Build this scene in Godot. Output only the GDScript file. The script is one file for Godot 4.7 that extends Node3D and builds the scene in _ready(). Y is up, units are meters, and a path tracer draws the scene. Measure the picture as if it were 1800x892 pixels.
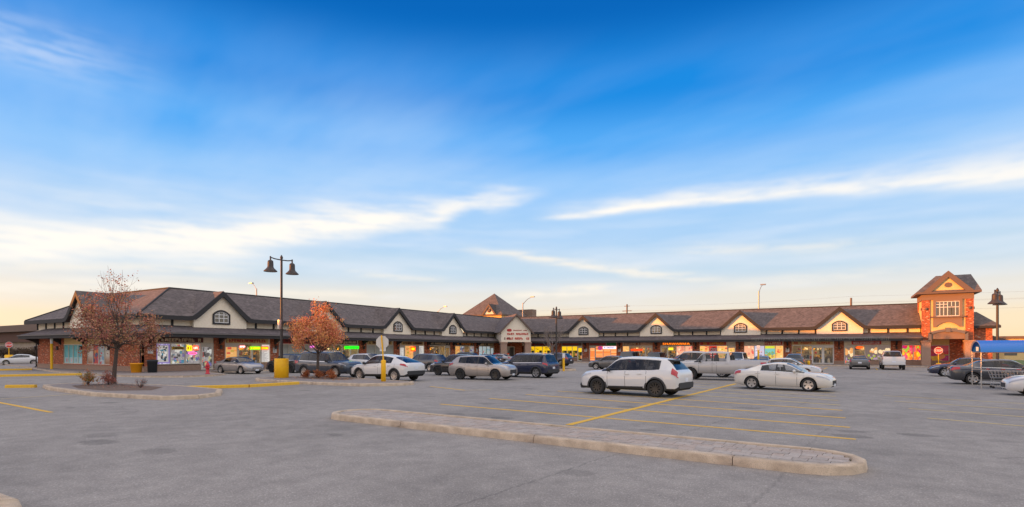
extends Node3D
# A shopping plaza at sunset. World axes: +X runs along the far wing to the right, -Z runs along the near wing away from the camera.
var M := {}
var XF := Transform3D.IDENTITY
var rng := RandomNumberGenerator.new()
var used := {}
var cache := {}
const WALL_X := -51.4
const WALL_Z := -84.0
const END_Z := -24.3
const SIDE_X := -73.2


func _ready() -> void:
	rng.seed = 7
	make_camera()
	make_sky()
	make_sun()
	make_materials()
	build_ground()
	build_near_wing()
	build_far_wing()
	build_entrance()
	build_tower()
	build_pyramid()
	build_background()
	build_islands()
	build_markings()
	build_cars()
	build_trees()
	build_furniture()
	build_corral()


func make_camera() -> void:
	var c := Camera3D.new()
	c.name = "camera"
	c.position = Vector3(0, 2.05, 0)
	c.rotation.y = deg_to_rad(30.903)
	c.near = 0.1
	c.far = 3000.0
	# the photograph keeps its verticals upright: level lens, shifted upwards (horizon at row 615 of 892, focal length 969 px)
	c.projection = Camera3D.PROJECTION_FRUSTUM
	c.size = 892.0 / 969.0 * 0.1
	c.frustum_offset = Vector2(0, (615.0 - 446.0) / 969.0 * 0.1)
	c.current = true
	add_child(c)


func make_sun() -> void:
	var s := DirectionalLight3D.new()
	s.name = "sun"
	var to_sun := Vector3(-0.75, 0.0525, 0.66).normalized()
	s.look_at_from_position(to_sun * 100.0, Vector3.ZERO, Vector3.UP)
	s.light_color = Color(1.0, 0.60, 0.22)
	s.light_energy = 1.6
	s.light_angular_distance = 0.6
	s.shadow_enabled = true
	add_child(s)


func ramp(x: float, xs: Array, ys: Array) -> float:
	if x <= xs[0]:
		return ys[0]
	for i in range(1, xs.size()):
		if x <= xs[i]:
			var t: float = (x - xs[i - 1]) / (xs[i] - xs[i - 1])
			t = t * t * (3.0 - 2.0 * t)
			return lerpf(ys[i - 1], ys[i], t)
	return ys[-1]


func make_sky() -> void:
	var w := 2048
	var h := 1024
	var data := PackedFloat32Array()
	data.resize(w * h * 3)
	var n1 := FastNoiseLite.new()
	n1.seed = 3
	n1.noise_type = FastNoiseLite.TYPE_SIMPLEX_SMOOTH
	n1.frequency = 1.0
	n1.fractal_type = FastNoiseLite.FRACTAL_FBM
	n1.fractal_octaves = 5
	n1.fractal_gain = 0.55
	var n2: FastNoiseLite = n1.duplicate()
	n2.seed = 11
	n2.fractal_octaves = 3
	var es := [0.0, 2.5, 5.0, 8.0, 12.0, 16.0, 20.0, 25.0, 32.0, 45.0, 90.0]
	var rs := [0.99, 0.97, 0.82, 0.56, 0.40, 0.25, 0.09, 0.012, 0.003, 0.06, 0.16]
	var gs := [0.74, 0.79, 0.78, 0.71, 0.63, 0.54, 0.40, 0.255, 0.13, 0.18, 0.30]
	var bs := [0.42, 0.54, 0.70, 0.84, 0.91, 0.94, 0.90, 0.75, 0.49, 0.52, 0.62]
	var a1 := [-120.0, -75.0, -43.0, -30.0, -17.0, -9.0, -3.0, 5.0]
	var c1 := [4.0, 5.5, 8.2, 9.8, 12.2, 13.3, 15.2, 15.8]
	var u1 := [2.2, 2.2, 1.8, 1.7, 1.5, 1.2, 0.8, 0.5]
	var i1 := [0.3, 0.8, 0.95, 1.0, 1.0, 0.85, 0.75, 0.0]
	var a2 := [1.0, 7.0, 13.0, 20.0, 27.0, 35.0, 43.0, 60.0, 90.0, 140.0]
	var c2 := [13.4, 13.6, 14.1, 14.4, 14.3, 13.9, 13.1, 11.5, 9.0, 8.0]
	var u2 := [0.4, 0.6, 0.8, 0.8, 0.9, 1.1, 1.5, 1.8, 2.0, 2.0]
	var i2 := [0.0, 0.85, 1.0, 0.9, 0.85, 0.8, 0.85, 0.6, 0.5, 0.0]
	var thin := [[-3.0, 21.0, 10.2, 6.7, 0.45, 0.75], [18.0, 34.0, 9.8, 9.0, 0.5, 0.45], [-16.0, -7.0, 7.6, 7.3, 0.35, 0.5], [0.0, 10.5, 5.7, 6.3, 0.4, 0.75], [-43.0, -25.0, 6.2, 7.8, 0.4, 0.55], [-46.0, -28.0, 4.4, 6.3, 0.45, 0.6], [22.0, 40.0, 6.0, 7.2, 0.5, 0.35], [-30.0, -12.0, 5.2, 5.6, 0.4, 0.5]]
	var cam_az := -30.903
	var sun_dir := Vector3(-0.75, 0.0525, 0.66).normalized()
	for j in h / 2:
		var e := 90.0 - 180.0 * (j + 0.5) / h
		var er := deg_to_rad(e)
		var base := Vector3(ramp(e, es, rs), ramp(e, es, gs), ramp(e, es, bs))
		var fill_sheet_up := smoothstep(34.0, 58.0, e)
		for i in w:
			var az := 360.0 * (i + 0.5) / w
			var a := fposmod(az - cam_az + 180.0, 360.0) - 180.0
			var ar := deg_to_rad(az)
			var d := Vector3(sin(ar) * cos(er), sin(er), -cos(ar) * cos(er))
			# clouds lie on a high flat sheet, so that they shrink towards the horizon
			var k := 1.0 / (d.y + 0.10)
			var px := d.x * k
			var pz := d.z * k
			var wisp := n1.get_noise_2d(px * 0.55 + pz * 0.18, pz * 1.5 - px * 0.35)
			var broad := n2.get_noise_2d(px * 0.35 + 9.0, pz * 0.45)
			var col := base
			# towards the sun the low air is warmer and brighter
			var near_sun := maxf(0.0, d.dot(sun_dir))
			var low := exp(-e / 9.0)
			col += Vector3(4.2, 2.2, 0.95) * exp(-e / 15.0) * pow(near_sun, 6.0)
			var veil := clampf(0.26 + 0.6 * wisp + 0.45 * broad, 0.0, 1.0)
			var left := smoothstep(30.0, -40.0, a) if a > -140.0 else 1.0
			var share := veil * (0.34 + 0.14 * left) * smoothstep(31.0, 20.0, e) * smoothstep(3.0, 9.0, e)
			share += clampf(0.2 + 1.2 * n1.get_noise_2d(a * 0.05 + 40.0, e * 0.55), 0.0, 1.0) * 0.45 * smoothstep(17.0, 10.0, e) * smoothstep(2.0, 6.0, e)
			var wisp_tone := Vector3(0.60, 0.77, 0.99).lerp(Vector3(1.05, 0.93, 0.78), exp(-e / 8.0))
			col = col.lerp(wisp_tone, clampf(share, 0.0, 0.92))
			# bright cloud sheet added to the unseen sky overhead and behind, as fill light
			var fill_sheet := clampf(0.78 + 0.8 * wisp + 0.7 * broad, 0.0, 1.0) * maxf(fill_sheet_up, 0.75 * smoothstep(55.0, 95.0, absf(a)) * smoothstep(5.0, 18.0, e))
			col = col.lerp(Vector3(1.80, 1.62, 1.48), fill_sheet * 0.92)
			# two long bright streaks and some thin ones below them, frayed into filaments
			if e < 34.0 and a < 141.0 and a > -121.0:
				var fray := n1.get_noise_2d(a * 0.07, e * 0.45) * 0.9
				var fil := n1.get_noise_2d(a * 0.16 - e * 0.35 + 70.0, e * 1.7 + a * 0.03)
				for q in 2:
					var mid := ramp(a, a1 if q == 0 else a2, c1 if q == 0 else c2) + fray * (1.1 if q == 0 else 0.4)
					var up := ramp(a, a1 if q == 0 else a2, u1 if q == 0 else u2)
					var force := ramp(a, a1 if q == 0 else a2, i1 if q == 0 else i2)
					var de := e - mid
					var s := 0.0
					if de > 0.0:
						s = exp(-pow(de / (up * (1.0 + 0.6 * fray)), 2.0)) * 0.62 + 0.38 * exp(-de / (up * 1.7))
					else:
						s = exp(-pow(de / (up * (0.95 if q == 0 else 0.55)), 2.0))
					s *= force * clampf(0.95 + 0.3 * fray + 0.6 * fil, 0.35, 1.0)
					col = col.lerp(Vector3(1.06, 0.99, 0.89), clampf(s, 0.0, 0.93))
				if e < 13.0:
					for t in thin:
						if a > t[0] - 6.0 and a < t[1] + 6.0:
							var f: float = (a - t[0]) / (t[1] - t[0])
							var de := e - lerpf(t[2], t[3], f) - fray * 0.5
							var s: float = exp(-pow(de / t[4], 2.0)) * t[5] * smoothstep(-0.2, 0.15, f) * smoothstep(1.2, 0.7, f)
							col = col.lerp(Vector3(1.0, 0.92, 0.80), clampf(s * clampf(0.8 + 1.4 * fil, 0.1, 1.0), 0.0, 0.8))
				elif e > 17.0 and a < -30.0:
					var s := exp(-pow((a + 41.5) / 5.0, 2.0) - pow((e - 22.6) / 1.5, 2.0)) * clampf(0.6 + 1.6 * fil, 0.0, 1.0)
					col = col.lerp(Vector3(0.52, 0.66, 0.92), s * 0.75)
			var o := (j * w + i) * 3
			# the exposure below lifts the shaded lot; the added cloud sheet is brighter than the sky in view
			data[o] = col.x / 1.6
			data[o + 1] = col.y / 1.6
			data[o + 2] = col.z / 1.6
	for j in range(h / 2, h):
		for i in w:
			var o := (j * w + i) * 3
			data[o] = 0.20
			data[o + 1] = 0.19
			data[o + 2] = 0.19
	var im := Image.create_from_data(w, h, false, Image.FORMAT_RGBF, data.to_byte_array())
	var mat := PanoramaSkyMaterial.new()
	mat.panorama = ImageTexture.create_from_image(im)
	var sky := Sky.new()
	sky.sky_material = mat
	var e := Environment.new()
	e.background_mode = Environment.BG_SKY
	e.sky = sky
	e.tonemap_mode = Environment.TONE_MAPPER_LINEAR
	e.tonemap_exposure = 1.66
	e.sdfgi_enabled = true
	e.ssao_enabled = true
	e.ssil_enabled = true
	var we := WorldEnvironment.new()
	we.name = "world"
	we.environment = e
	add_child(we)


# ---------------------------------------------------------------- helpers
func numbered(n: String) -> String:
	used[n] = used.get(n, -1) + 1
	return n if used[n] == 0 else "%s_%03d" % [n, used[n]]


func meta(o: Node, label: String, category: String, group := "", kind := "") -> void:
	if label:
		o.set_meta("label", label)
	if category:
		o.set_meta("category", category)
	if group:
		o.set_meta("group", group)
	if kind:
		o.set_meta("kind", kind)


func thing(called: String, label: String, category: String, at := Vector3.ZERO, turn := 0.0, group := "", kind := "") -> Node3D:
	var o := Node3D.new()
	o.name = numbered(called)
	o.position = at
	o.rotation.y = turn
	meta(o, label, category, group, kind)
	add_child(o)
	return o


func part(called: String, parent: Node) -> Node3D:
	var o := Node3D.new()
	o.name = called
	parent.add_child(o, true)
	return o


func S(smooth := false) -> SurfaceTool:
	var st := SurfaceTool.new()
	st.begin(Mesh.PRIMITIVE_TRIANGLES)
	st.set_smooth_group(0 if smooth else -1)
	return st


func put(called: String, st: SurfaceTool, mat: Material, parent: Node) -> MeshInstance3D:
	st.generate_normals()
	var mi := MeshInstance3D.new()
	mi.name = called
	mi.mesh = st.commit()
	mi.material_override = mat
	parent.add_child(mi, true)
	return mi


func put_mesh(called: String, mesh: Mesh, mat: Material, parent: Node, t := Transform3D.IDENTITY) -> MeshInstance3D:
	var mi := MeshInstance3D.new()
	mi.name = called
	mi.mesh = mesh
	mi.material_override = mat
	mi.transform = t
	parent.add_child(mi, true)
	return mi


func own(called: String, st: SurfaceTool, mat: Material, label: String, category: String, group := "", kind := "") -> MeshInstance3D:
	var o := put(numbered(called), st, mat, self)
	meta(o, label, category, group, kind)
	return o


# corners run counter-clockwise as seen from the front
func quad(st: SurfaceTool, a: Vector3, b: Vector3, c: Vector3, d: Vector3) -> void:
	tri(st, a, b, c)
	tri(st, a, c, d)


func tri(st: SurfaceTool, a: Vector3, b: Vector3, c: Vector3) -> void:
	st.add_vertex(XF * a)
	st.add_vertex(XF * c)
	st.add_vertex(XF * b)


func quad_uv(st: SurfaceTool, p: Array, uv: Array) -> void:
	for i in [0, 2, 1, 0, 3, 2]:
		st.set_uv(uv[i])
		st.add_vertex(XF * (p[i] as Vector3))


func tri_uv(st: SurfaceTool, p: Array, uv: Array) -> void:
	for i in [0, 2, 1]:
		st.set_uv(uv[i])
		st.add_vertex(XF * (p[i] as Vector3))


func box(st: SurfaceTool, a: Vector3, b: Vector3) -> void:
	var lo := Vector3(minf(a.x, b.x), minf(a.y, b.y), minf(a.z, b.z))
	var hi := Vector3(maxf(a.x, b.x), maxf(a.y, b.y), maxf(a.z, b.z))
	var p := func(x: int, y: int, z: int) -> Vector3: return Vector3(hi.x if x else lo.x, hi.y if y else lo.y, hi.z if z else lo.z)
	quad(st, p.call(0, 0, 1), p.call(1, 0, 1), p.call(1, 1, 1), p.call(0, 1, 1))
	quad(st, p.call(1, 0, 0), p.call(0, 0, 0), p.call(0, 1, 0), p.call(1, 1, 0))
	quad(st, p.call(1, 0, 1), p.call(1, 0, 0), p.call(1, 1, 0), p.call(1, 1, 1))
	quad(st, p.call(0, 0, 0), p.call(0, 0, 1), p.call(0, 1, 1), p.call(0, 1, 0))
	quad(st, p.call(0, 1, 1), p.call(1, 1, 1), p.call(1, 1, 0), p.call(0, 1, 0))
	quad(st, p.call(0, 0, 0), p.call(1, 0, 0), p.call(1, 0, 1), p.call(0, 0, 1))


func boxc(st: SurfaceTool, c: Vector3, s: Vector3) -> void:
	box(st, c - s * 0.5, c + s * 0.5)


# a shared unit box for pieces that are alike
func piece(called: String, a: Vector3, b: Vector3, mat: Material, parent: Node) -> MeshInstance3D:
	if not cache.has("box"):
		var bm := BoxMesh.new()
		bm.size = Vector3.ONE
		cache.box = bm
	var s := (b - a).abs()
	return put_mesh(called, cache.box, mat, parent, XF * Transform3D(Basis.from_scale(s), (a + b) * 0.5))


func tube(st: SurfaceTool, pts: Array, radii: Array, n := 8, cap := true) -> void:
	st.set_smooth_group(0)
	var rings := []
	var side := Vector3.ZERO
	for i in pts.size():
		var p: Vector3 = pts[i]
		var d: Vector3
		if i == 0:
			d = pts[1] - p
		elif i == pts.size() - 1:
			d = p - pts[i - 1]
		else:
			d = (pts[i + 1] - p).normalized() + (p - pts[i - 1]).normalized()
		d = d.normalized()
		if side == Vector3.ZERO:
			side = d.cross(Vector3.UP if absf(d.y) < 0.9 else Vector3.RIGHT).normalized()
		side = (side - d * side.dot(d)).normalized()
		var up := side.cross(d)
		var ring := []
		var r: float = radii[mini(i, radii.size() - 1)]
		for q in n:
			var an := TAU * q / n
			ring.append(p + (side * cos(an) + up * sin(an)) * r)
		rings.append(ring)
	for i in pts.size() - 1:
		for q in n:
			var q2 := (q + 1) % n
			quad(st, rings[i][q], rings[i][q2], rings[i + 1][q2], rings[i + 1][q])
	if cap:
		st.set_smooth_group(-1)
		for q in range(1, n - 1):
			tri(st, rings[0][0], rings[0][q + 1], rings[0][q])
			tri(st, rings[-1][0], rings[-1][q], rings[-1][q + 1])


func lathe(st: SurfaceTool, prof: Array, at: Vector3, n := 16, axis := Vector3.UP, smooth := true) -> void:
	st.set_smooth_group(0 if smooth else -1)
	var s := axis.cross(Vector3.UP if absf(axis.y) < 0.9 else Vector3.RIGHT).normalized()
	var u := s.cross(axis)
	for i in prof.size() - 1:
		for q in n:
			var a0 := TAU * q / n
			var a1 := TAU * (q + 1) / n
			var d0 := s * cos(a0) + u * sin(a0)
			var d1 := s * cos(a1) + u * sin(a1)
			var p: Vector2 = prof[i]
			var r: Vector2 = prof[i + 1]
			quad(st, at + d0 * p.x + axis * p.y, at + d1 * p.x + axis * p.y, at + d1 * r.x + axis * r.y, at + d0 * r.x + axis * r.y)


# a polygon in the plane (o, ux, uy) pushed along `push`
func prism(st: SurfaceTool, poly: PackedVector2Array, o: Vector3, ux: Vector3, uy: Vector3, push: Vector3) -> void:
	if Geometry2D.is_polygon_clockwise(poly):
		poly = poly.duplicate()
		poly.reverse()
	var flip := ux.cross(uy).dot(push) < 0.0
	var idx := Geometry2D.triangulate_polygon(poly)
	var at := func(i: int) -> Vector3: return o + ux * poly[i].x + uy * poly[i].y
	for i in range(0, idx.size(), 3):
		var a: Vector3 = at.call(idx[i])
		var b: Vector3 = at.call(idx[i + 1])
		var c: Vector3 = at.call(idx[i + 2])
		if (b - a).cross(c - a).dot(push) < 0.0:
			var q := b
			b = c
			c = q
		tri(st, a + push, b + push, c + push)
		tri(st, a, c, b)
	for i in poly.size():
		var a: Vector3 = at.call(i)
		var b: Vector3 = at.call((i + 1) % poly.size())
		if flip:
			quad(st, a, a + push, b + push, b)
		else:
			quad(st, a, b, b + push, a + push)


func text_mesh(called: String, txt: String, height: float, mat: Material, parent: Node, at: Vector3, width := 0.0, basis := Basis.IDENTITY, depth := 0.02, serif := false) -> MeshInstance3D:
	var key := "text" + txt + str(depth) + str(serif)
	if not cache.has(key):
		var f := SystemFont.new()
		f.font_names = PackedStringArray(["Droid Serif" if serif else "Droid Sans"])
		f.font_weight = 700
		var tm := TextMesh.new()
		tm.text = txt
		tm.font = f
		tm.font_size = 48
		tm.pixel_size = 0.01
		tm.depth = depth
		tm.curve_step = 4.0
		cache[key] = tm
	var mesh: TextMesh = cache[key]
	var box_ := mesh.get_aabb()
	var sy := height / maxf(box_.size.y, 0.01)
	var sx := sy if width == 0.0 else width / maxf(box_.size.x, 0.01)
	var c := box_.get_center()
	var t := Transform3D(basis, at) * Transform3D(Basis.from_scale(Vector3(sx, sy, 1.0)), Vector3(-c.x * sx, -c.y * sy, 0))
	return put_mesh(called, mesh, mat, parent, XF * t)


# unreadable raised lettering: rows of small strokes, no words
func strokes(called: String, w: float, h: float, at: Vector3, mat: Material, parent: Node, count: int, seed_: int) -> MeshInstance3D:
	var r := RandomNumberGenerator.new()
	r.seed = seed_
	var st := S()
	var step := w / count
	for i in count:
		if r.randf() < 0.1:
			continue
		var x0 := at.x - w * 0.5 + i * step
		var g := step * 0.78
		var t := g * 0.3
		var k := r.randi() % 5
		var y0 := at.y - h * 0.5
		var z0 := at.z
		box(st, Vector3(x0, y0, z0), Vector3(x0 + t, y0 + h, z0 + 0.05))
		if k != 1:
			box(st, Vector3(x0 + t, y0 + h - t, z0), Vector3(x0 + g, y0 + h, z0 + 0.05))
		if k == 0 or k == 3:
			box(st, Vector3(x0 + g - t, y0, z0), Vector3(x0 + g, y0 + h - t, z0 + 0.05))
		if k != 3:
			box(st, Vector3(x0 + t, y0 + h * 0.42, z0), Vector3(x0 + g * 0.9 - (t if k == 0 else 0.0), y0 + h * 0.42 + t, z0 + 0.05))
		if k == 1 or k == 4:
			box(st, Vector3(x0 + t, y0, z0), Vector3(x0 + g, y0 + t, z0 + 0.05))
	var o := put(called, st, mat, parent)
	o.set_meta("kind", "stuff")
	return o


# ---------------------------------------------------------------- materials
func lin(r: float, g: float, b: float) -> Color:
	return Color(r, g, b).linear_to_srgb()


func mat(c: Color, rough := 0.8, metal := 0.0) -> StandardMaterial3D:
	var m := StandardMaterial3D.new()
	m.albedo_color = c
	m.roughness = rough
	m.metallic = metal
	return m


func noise_bytes(size: int, freq: float, seed_: int, oct := 4) -> PackedByteArray:
	var n := FastNoiseLite.new()
	n.seed = seed_
	n.noise_type = FastNoiseLite.TYPE_SIMPLEX_SMOOTH
	n.frequency = freq
	n.fractal_octaves = oct
	var im := n.get_seamless_image(size, size, false, false, 0.1, true)
	im.convert(Image.FORMAT_L8)
	return im.get_data()


func tex_of(size_x: int, size_y: int, bytes: PackedByteArray) -> ImageTexture:
	return ImageTexture.create_from_image(Image.create_from_data(size_x, size_y, false, Image.FORMAT_RGB8, bytes))


# a tinted grain: colour a to colour b by noise, with salt of colour c
func grain(size: int, freq: float, seed_: int, a: Color, b: Color, salt := 0.0, c := Color.WHITE, fine := 0.0) -> ImageTexture:
	var n := noise_bytes(size, freq, seed_)
	var r := RandomNumberGenerator.new()
	r.seed = seed_
	var out := PackedByteArray()
	out.resize(size * size * 3)
	for i in size * size:
		var t := n[i] / 255.0
		var k := a.lerp(b, t)
		if salt > 0.0 and r.randf() < salt:
			k = k.lerp(c, r.randf() * 0.8)
		var f := 1.0 + (r.randf() - 0.5) * fine
		out[i * 3] = clampi(int(k.r * f * 255.0), 0, 255)
		out[i * 3 + 1] = clampi(int(k.g * f * 255.0), 0, 255)
		out[i * 3 + 2] = clampi(int(k.b * f * 255.0), 0, 255)
	return tex_of(size, size, out)


func worldly(m: StandardMaterial3D, t: Texture2D, metres: float) -> StandardMaterial3D:
	m.albedo_texture = t
	m.uv1_triplanar = true
	m.uv1_world_triplanar = true
	m.uv1_triplanar_sharpness = 8.0
	m.uv1_scale = Vector3.ONE / metres
	return m


func brick_texture(seed_: int, base: Color, mortar: Color) -> ImageTexture:
	var size := 1024
	var n := noise_bytes(size, 0.02, seed_)
	var r := RandomNumberGenerator.new()
	r.seed = seed_
	var cols := 24
	var rows := 64
	var tone := []
	for i in cols * rows:
		var k := base * (0.75 + 0.5 * r.randf())
		k = k.lerp(base * Color(0.75, 0.62, 0.6), r.randf() * 0.6)
		if r.randf() < 0.035:
			k = Color(0.82, 0.66, 0.55)
		tone.append(k)
	var out := PackedByteArray()
	out.resize(size * size * 3)
	for y in size:
		var row := y * rows / size
		var fy := y - row * size / rows
		for x in size:
			var xx := (x + (21 if row % 2 else 0)) % size
			var col := xx * cols / size
			var fx := xx - int(col * size / float(cols))
			var k: Color = tone[row * cols + col]
			if fy < 2 or fx < 2:
				k = mortar
			var f := 0.82 + 0.36 * n[y * size + x] / 255.0
			var o := (y * size + x) * 3
			out[o] = clampi(int(k.r * f * 255.0), 0, 255)
			out[o + 1] = clampi(int(k.g * f * 255.0), 0, 255)
			out[o + 2] = clampi(int(k.b * f * 255.0), 0, 255)
	return tex_of(size, size, out)


func shingle_texture(base: Color) -> ImageTexture:
	var sx := 1024
	var sy := 1024
	var n := noise_bytes(1024, 0.006, 21)
	var r := RandomNumberGenerator.new()
	r.seed = 5
	var rows := 48
	var cols := 40
	var tone := PackedFloat32Array()
	for i in rows * cols:
		tone.append(0.86 + 0.22 * r.randf() + (0.10 if r.randf() < 0.12 else 0.0))
	var shift := PackedInt32Array()
	for i in rows:
		shift.append(r.randi() % 1024)
	var out := PackedByteArray()
	out.resize(sx * sy * 3)
	for y in sy:
		var row := y * rows / sy
		var fy := y % (sy / rows)
		for x in sx:
			var col := ((x + shift[row]) % sx) * cols / sx
			var f := tone[row * cols + col] * (0.9 + 0.2 * n[y * sx + x] / 255.0)
			if fy < 3:
				f *= 0.72
			var o := (y * sx + x) * 3
			out[o] = clampi(int(255.0 * base.r * f), 0, 255)
			out[o + 1] = clampi(int(255.0 * base.g * f), 0, 255)
			out[o + 2] = clampi(int(255.0 * base.b * f), 0, 255)
	return tex_of(sx, sy, out)


# broad patches, seams and cracks of an old parking lot, multiplied over the fine grain
func lot_texture() -> ImageTexture:
	var s := 1024
	var n := noise_bytes(s, 0.006, 31, 5)
	var n2 := noise_bytes(s, 0.03, 32, 3)
	var f := PackedFloat32Array()
	f.resize(s * s)
	for i in s * s:
		f[i] = 0.84 + 0.16 * n[i] / 255.0 + 0.10 * n2[i] / 255.0
	var r := RandomNumberGenerator.new()
	r.seed = 14
	for c in 40:
		var x := r.randf() * s
		var y := r.randf() * s
		var an := r.randf() * TAU if c > 14 else (0.12 if c % 2 else 1.69)
		var depth := 0.07 + 0.15 * r.randf()
		for k in r.randi_range(40, 330):
			an += (r.randf() - 0.5) * (0.55 if c > 14 else 0.12)
			if c <= 14:
				an = lerpf(an, 0.12 if c % 2 else 1.69, 0.1)
			x += cos(an)
			y += sin(an)
			var o := posmod(int(y), s) * s + posmod(int(x), s)
			f[o] *= 1.0 - depth * (0.5 + 0.5 * r.randf())
	for c in 130:
		var x := r.randi() % s
		var y := r.randi() % s
		var ra := r.randi_range(3, 11)
		var k := 0.84 + 0.11 * r.randf()
		for dy in range(-ra, ra + 1):
			for dx in range(-ra, ra + 1):
				var q := dx * dx + dy * dy * 2.2 + (r.randf() - 0.5) * ra * ra
				if q < ra * ra:
					f[posmod(y + dy, s) * s + posmod(x + dx, s)] *= k
	var out := PackedByteArray()
	out.resize(s * s * 3)
	for i in s * s:
		var v := clampi(int(f[i] * 255.0), 0, 255)
		out[i * 3] = v
		out[i * 3 + 1] = v
		out[i * 3 + 2] = v
	return tex_of(s, s, out)


func disc(im: Image, cx: float, cy: float, r: float, c: Color) -> void:
	for y in range(maxi(0, int(cy - r)), mini(im.get_height(), int(cy + r) + 1)):
		for x in range(maxi(0, int(cx - r)), mini(im.get_width(), int(cx + r) + 1)):
			var q := Vector2(x - cx, y - cy).length() / r
			if q < 1.0:
				im.set_pixel(x, y, c.lerp(Color(1, 1, 1), 0.25) if Vector2(x - cx + r * 0.3, y - cy + r * 0.3).length() < r * 0.25 else c)


# flat print on window vinyl
func print_mat(kind: String, seed_: int, glow := 0.0) -> StandardMaterial3D:
	var key := "print%s%d%s" % [kind, seed_, glow]
	if cache.has(key):
		return cache[key]
	var r := RandomNumberGenerator.new()
	r.seed = seed_
	var im := Image.create(128, 160, false, Image.FORMAT_RGB8)
	if kind == "fruit":
		im.fill(Color(0.75, 0.22, 0.20))
		var cs := [Color(0.85, 0.12, 0.22), Color(0.95, 0.45, 0.12), Color(0.95, 0.75, 0.12), Color(0.75, 0.1, 0.42), Color(0.98, 0.6, 0.3), Color(0.6, 0.75, 0.2), Color(0.9, 0.3, 0.4)]
		for i in 60:
			disc(im, r.randf() * 128, r.randf() * 160, r.randf_range(14, 34), cs[r.randi() % cs.size()])
	elif kind == "menu":
		im.fill(Color(0.95, 0.76, 0.06))
		for i in 6:
			im.fill_rect(Rect2i(r.randi_range(4, 70), r.randi_range(8, 140), r.randi_range(20, 50), r.randi_range(3, 8)), Color(0.1, 0.1, 0.08))
		im.fill_rect(Rect2i(70, 60, 48, 60), Color(0.12, 0.13, 0.10))
		disc(im, 40, 110, 20, Color(0.75, 0.4, 0.2))
	elif kind == "menu_dark":
		im.fill(Color(0.95, 0.78, 0.06))
		im.fill_rect(Rect2i(8, 62, 112, 98), Color(0.10, 0.11, 0.08))
		for i in 7:
			im.fill_rect(Rect2i(14, 70 + i * 12, r.randi_range(20, 70), 4), Color(0.75, 0.65, 0.1))
		disc(im, 92, 120, 20, Color(0.8, 0.5, 0.3))
	elif kind == "orange":
		im.fill(Color(0.93, 0.50, 0.22))
		for i in 9:
			im.fill_rect(Rect2i(0, r.randi_range(0, 158), 128, r.randi_range(2, 5)), Color(0.98, 0.80, 0.55))
	elif kind == "ads":
		im.fill(Color(0.62, 0.60, 0.60))
		var cs := [Color(0.85, 0.85, 0.82), Color(0.25, 0.24, 0.24), Color(0.45, 0.40, 0.62), Color(0.75, 0.72, 0.5), Color(0.2, 0.5, 0.6), Color(0.38, 0.36, 0.35), Color(0.8, 0.3, 0.25)]
		for i in 42:
			im.fill_rect(Rect2i(r.randi_range(-10, 110), r.randi_range(-10, 140), r.randi_range(6, 34), r.randi_range(6, 30)), cs[r.randi() % cs.size()])
		for i in 120:
			im.fill_rect(Rect2i(r.randi_range(0, 124), r.randi_range(0, 156), r.randi_range(1, 6), r.randi_range(1, 3)), Color(0.15, 0.15, 0.17) if i % 2 else Color(0.9, 0.9, 0.88))
	elif kind == "ads_violet":
		im.fill(Color(0.52, 0.45, 0.72))
		im.fill_rect(Rect2i(12, 14, 104, 132), Color(0.72, 0.70, 0.68))
		for i in 40:
			im.fill_rect(Rect2i(r.randi_range(14, 90), r.randi_range(16, 120), r.randi_range(5, 26), r.randi_range(5, 24)), [Color(0.2, 0.2, 0.22), Color(0.85, 0.83, 0.8), Color(0.5, 0.45, 0.35), Color(0.1, 0.45, 0.55)][r.randi() % 4])
		for i in 40:
			disc(im, r.randf() * 128, 4 if i % 2 else 156, 3, Color(0.9, 0.88, 0.95))
	elif kind == "teal":
		im.fill(Color(0.40, 0.74, 0.76))
		im.fill_rect(Rect2i(0, 108, 128, 52), Color(0.68, 0.84, 0.85))
		disc(im, 64, 134, 18, [Color(0.85, 0.5, 0.5), Color(0.9, 0.75, 0.75), Color(0.55, 0.68, 0.72), Color(0.8, 0.85, 0.85)][seed_ % 4])
	elif kind == "pastel":
		im.fill(Color(0.86, 0.82, 0.76))
		for y in range(90, 160):
			for x in 128:
				im.set_pixel(x, y, Color(0.86, 0.82, 0.76).lerp(Color(0.66, 0.42, 0.28), clampf((y - 90) / 70.0 + (r.randf() - 0.5) * 0.3, 0, 1)))
		for i in 30:
			im.fill_rect(Rect2i(r.randi_range(20, 100), r.randi_range(20, 52), r.randi_range(3, 12), 3), Color(0.35, 0.33, 0.5))
	elif kind == "people":
		im.fill(Color(0.80, 0.30, 0.26))
		for i in 22:
			disc(im, r.randf() * 128, r.randf_range(30, 160), r.randf_range(8, 22), [Color(0.85, 0.3, 0.4), Color(0.25, 0.3, 0.5), Color(0.85, 0.65, 0.4), Color(0.9, 0.45, 0.2)][r.randi() % 4])
	elif kind == "peach":
		im.fill(Color(0.95, 0.72, 0.42))
		for i in 14:
			im.fill_rect(Rect2i(r.randi_range(0, 100), r.randi_range(0, 150), r.randi_range(10, 40), r.randi_range(5, 22)), [Color(0.95, 0.6, 0.3), Color(0.98, 0.82, 0.55), Color(0.85, 0.35, 0.25), Color(0.7, 0.65, 0.2)][r.randi() % 4])
	elif kind == "grocery":
		im.fill(Color(0.42, 0.36, 0.33))
		for i in 9:
			disc(im, r.randf() * 128, r.randf_range(40, 90), r.randf_range(14, 26), [Color(0.9, 0.8, 0.62), Color(0.85, 0.6, 0.35)][r.randi() % 2])
		for i in 12:
			disc(im, r.randf() * 128, r.randf_range(110, 160), r.randf_range(8, 14), [Color(0.6, 0.65, 0.2), Color(0.85, 0.4, 0.3), Color(0.6, 0.5, 0.6)][r.randi() % 3])
	elif kind == "bluewhite":
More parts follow.
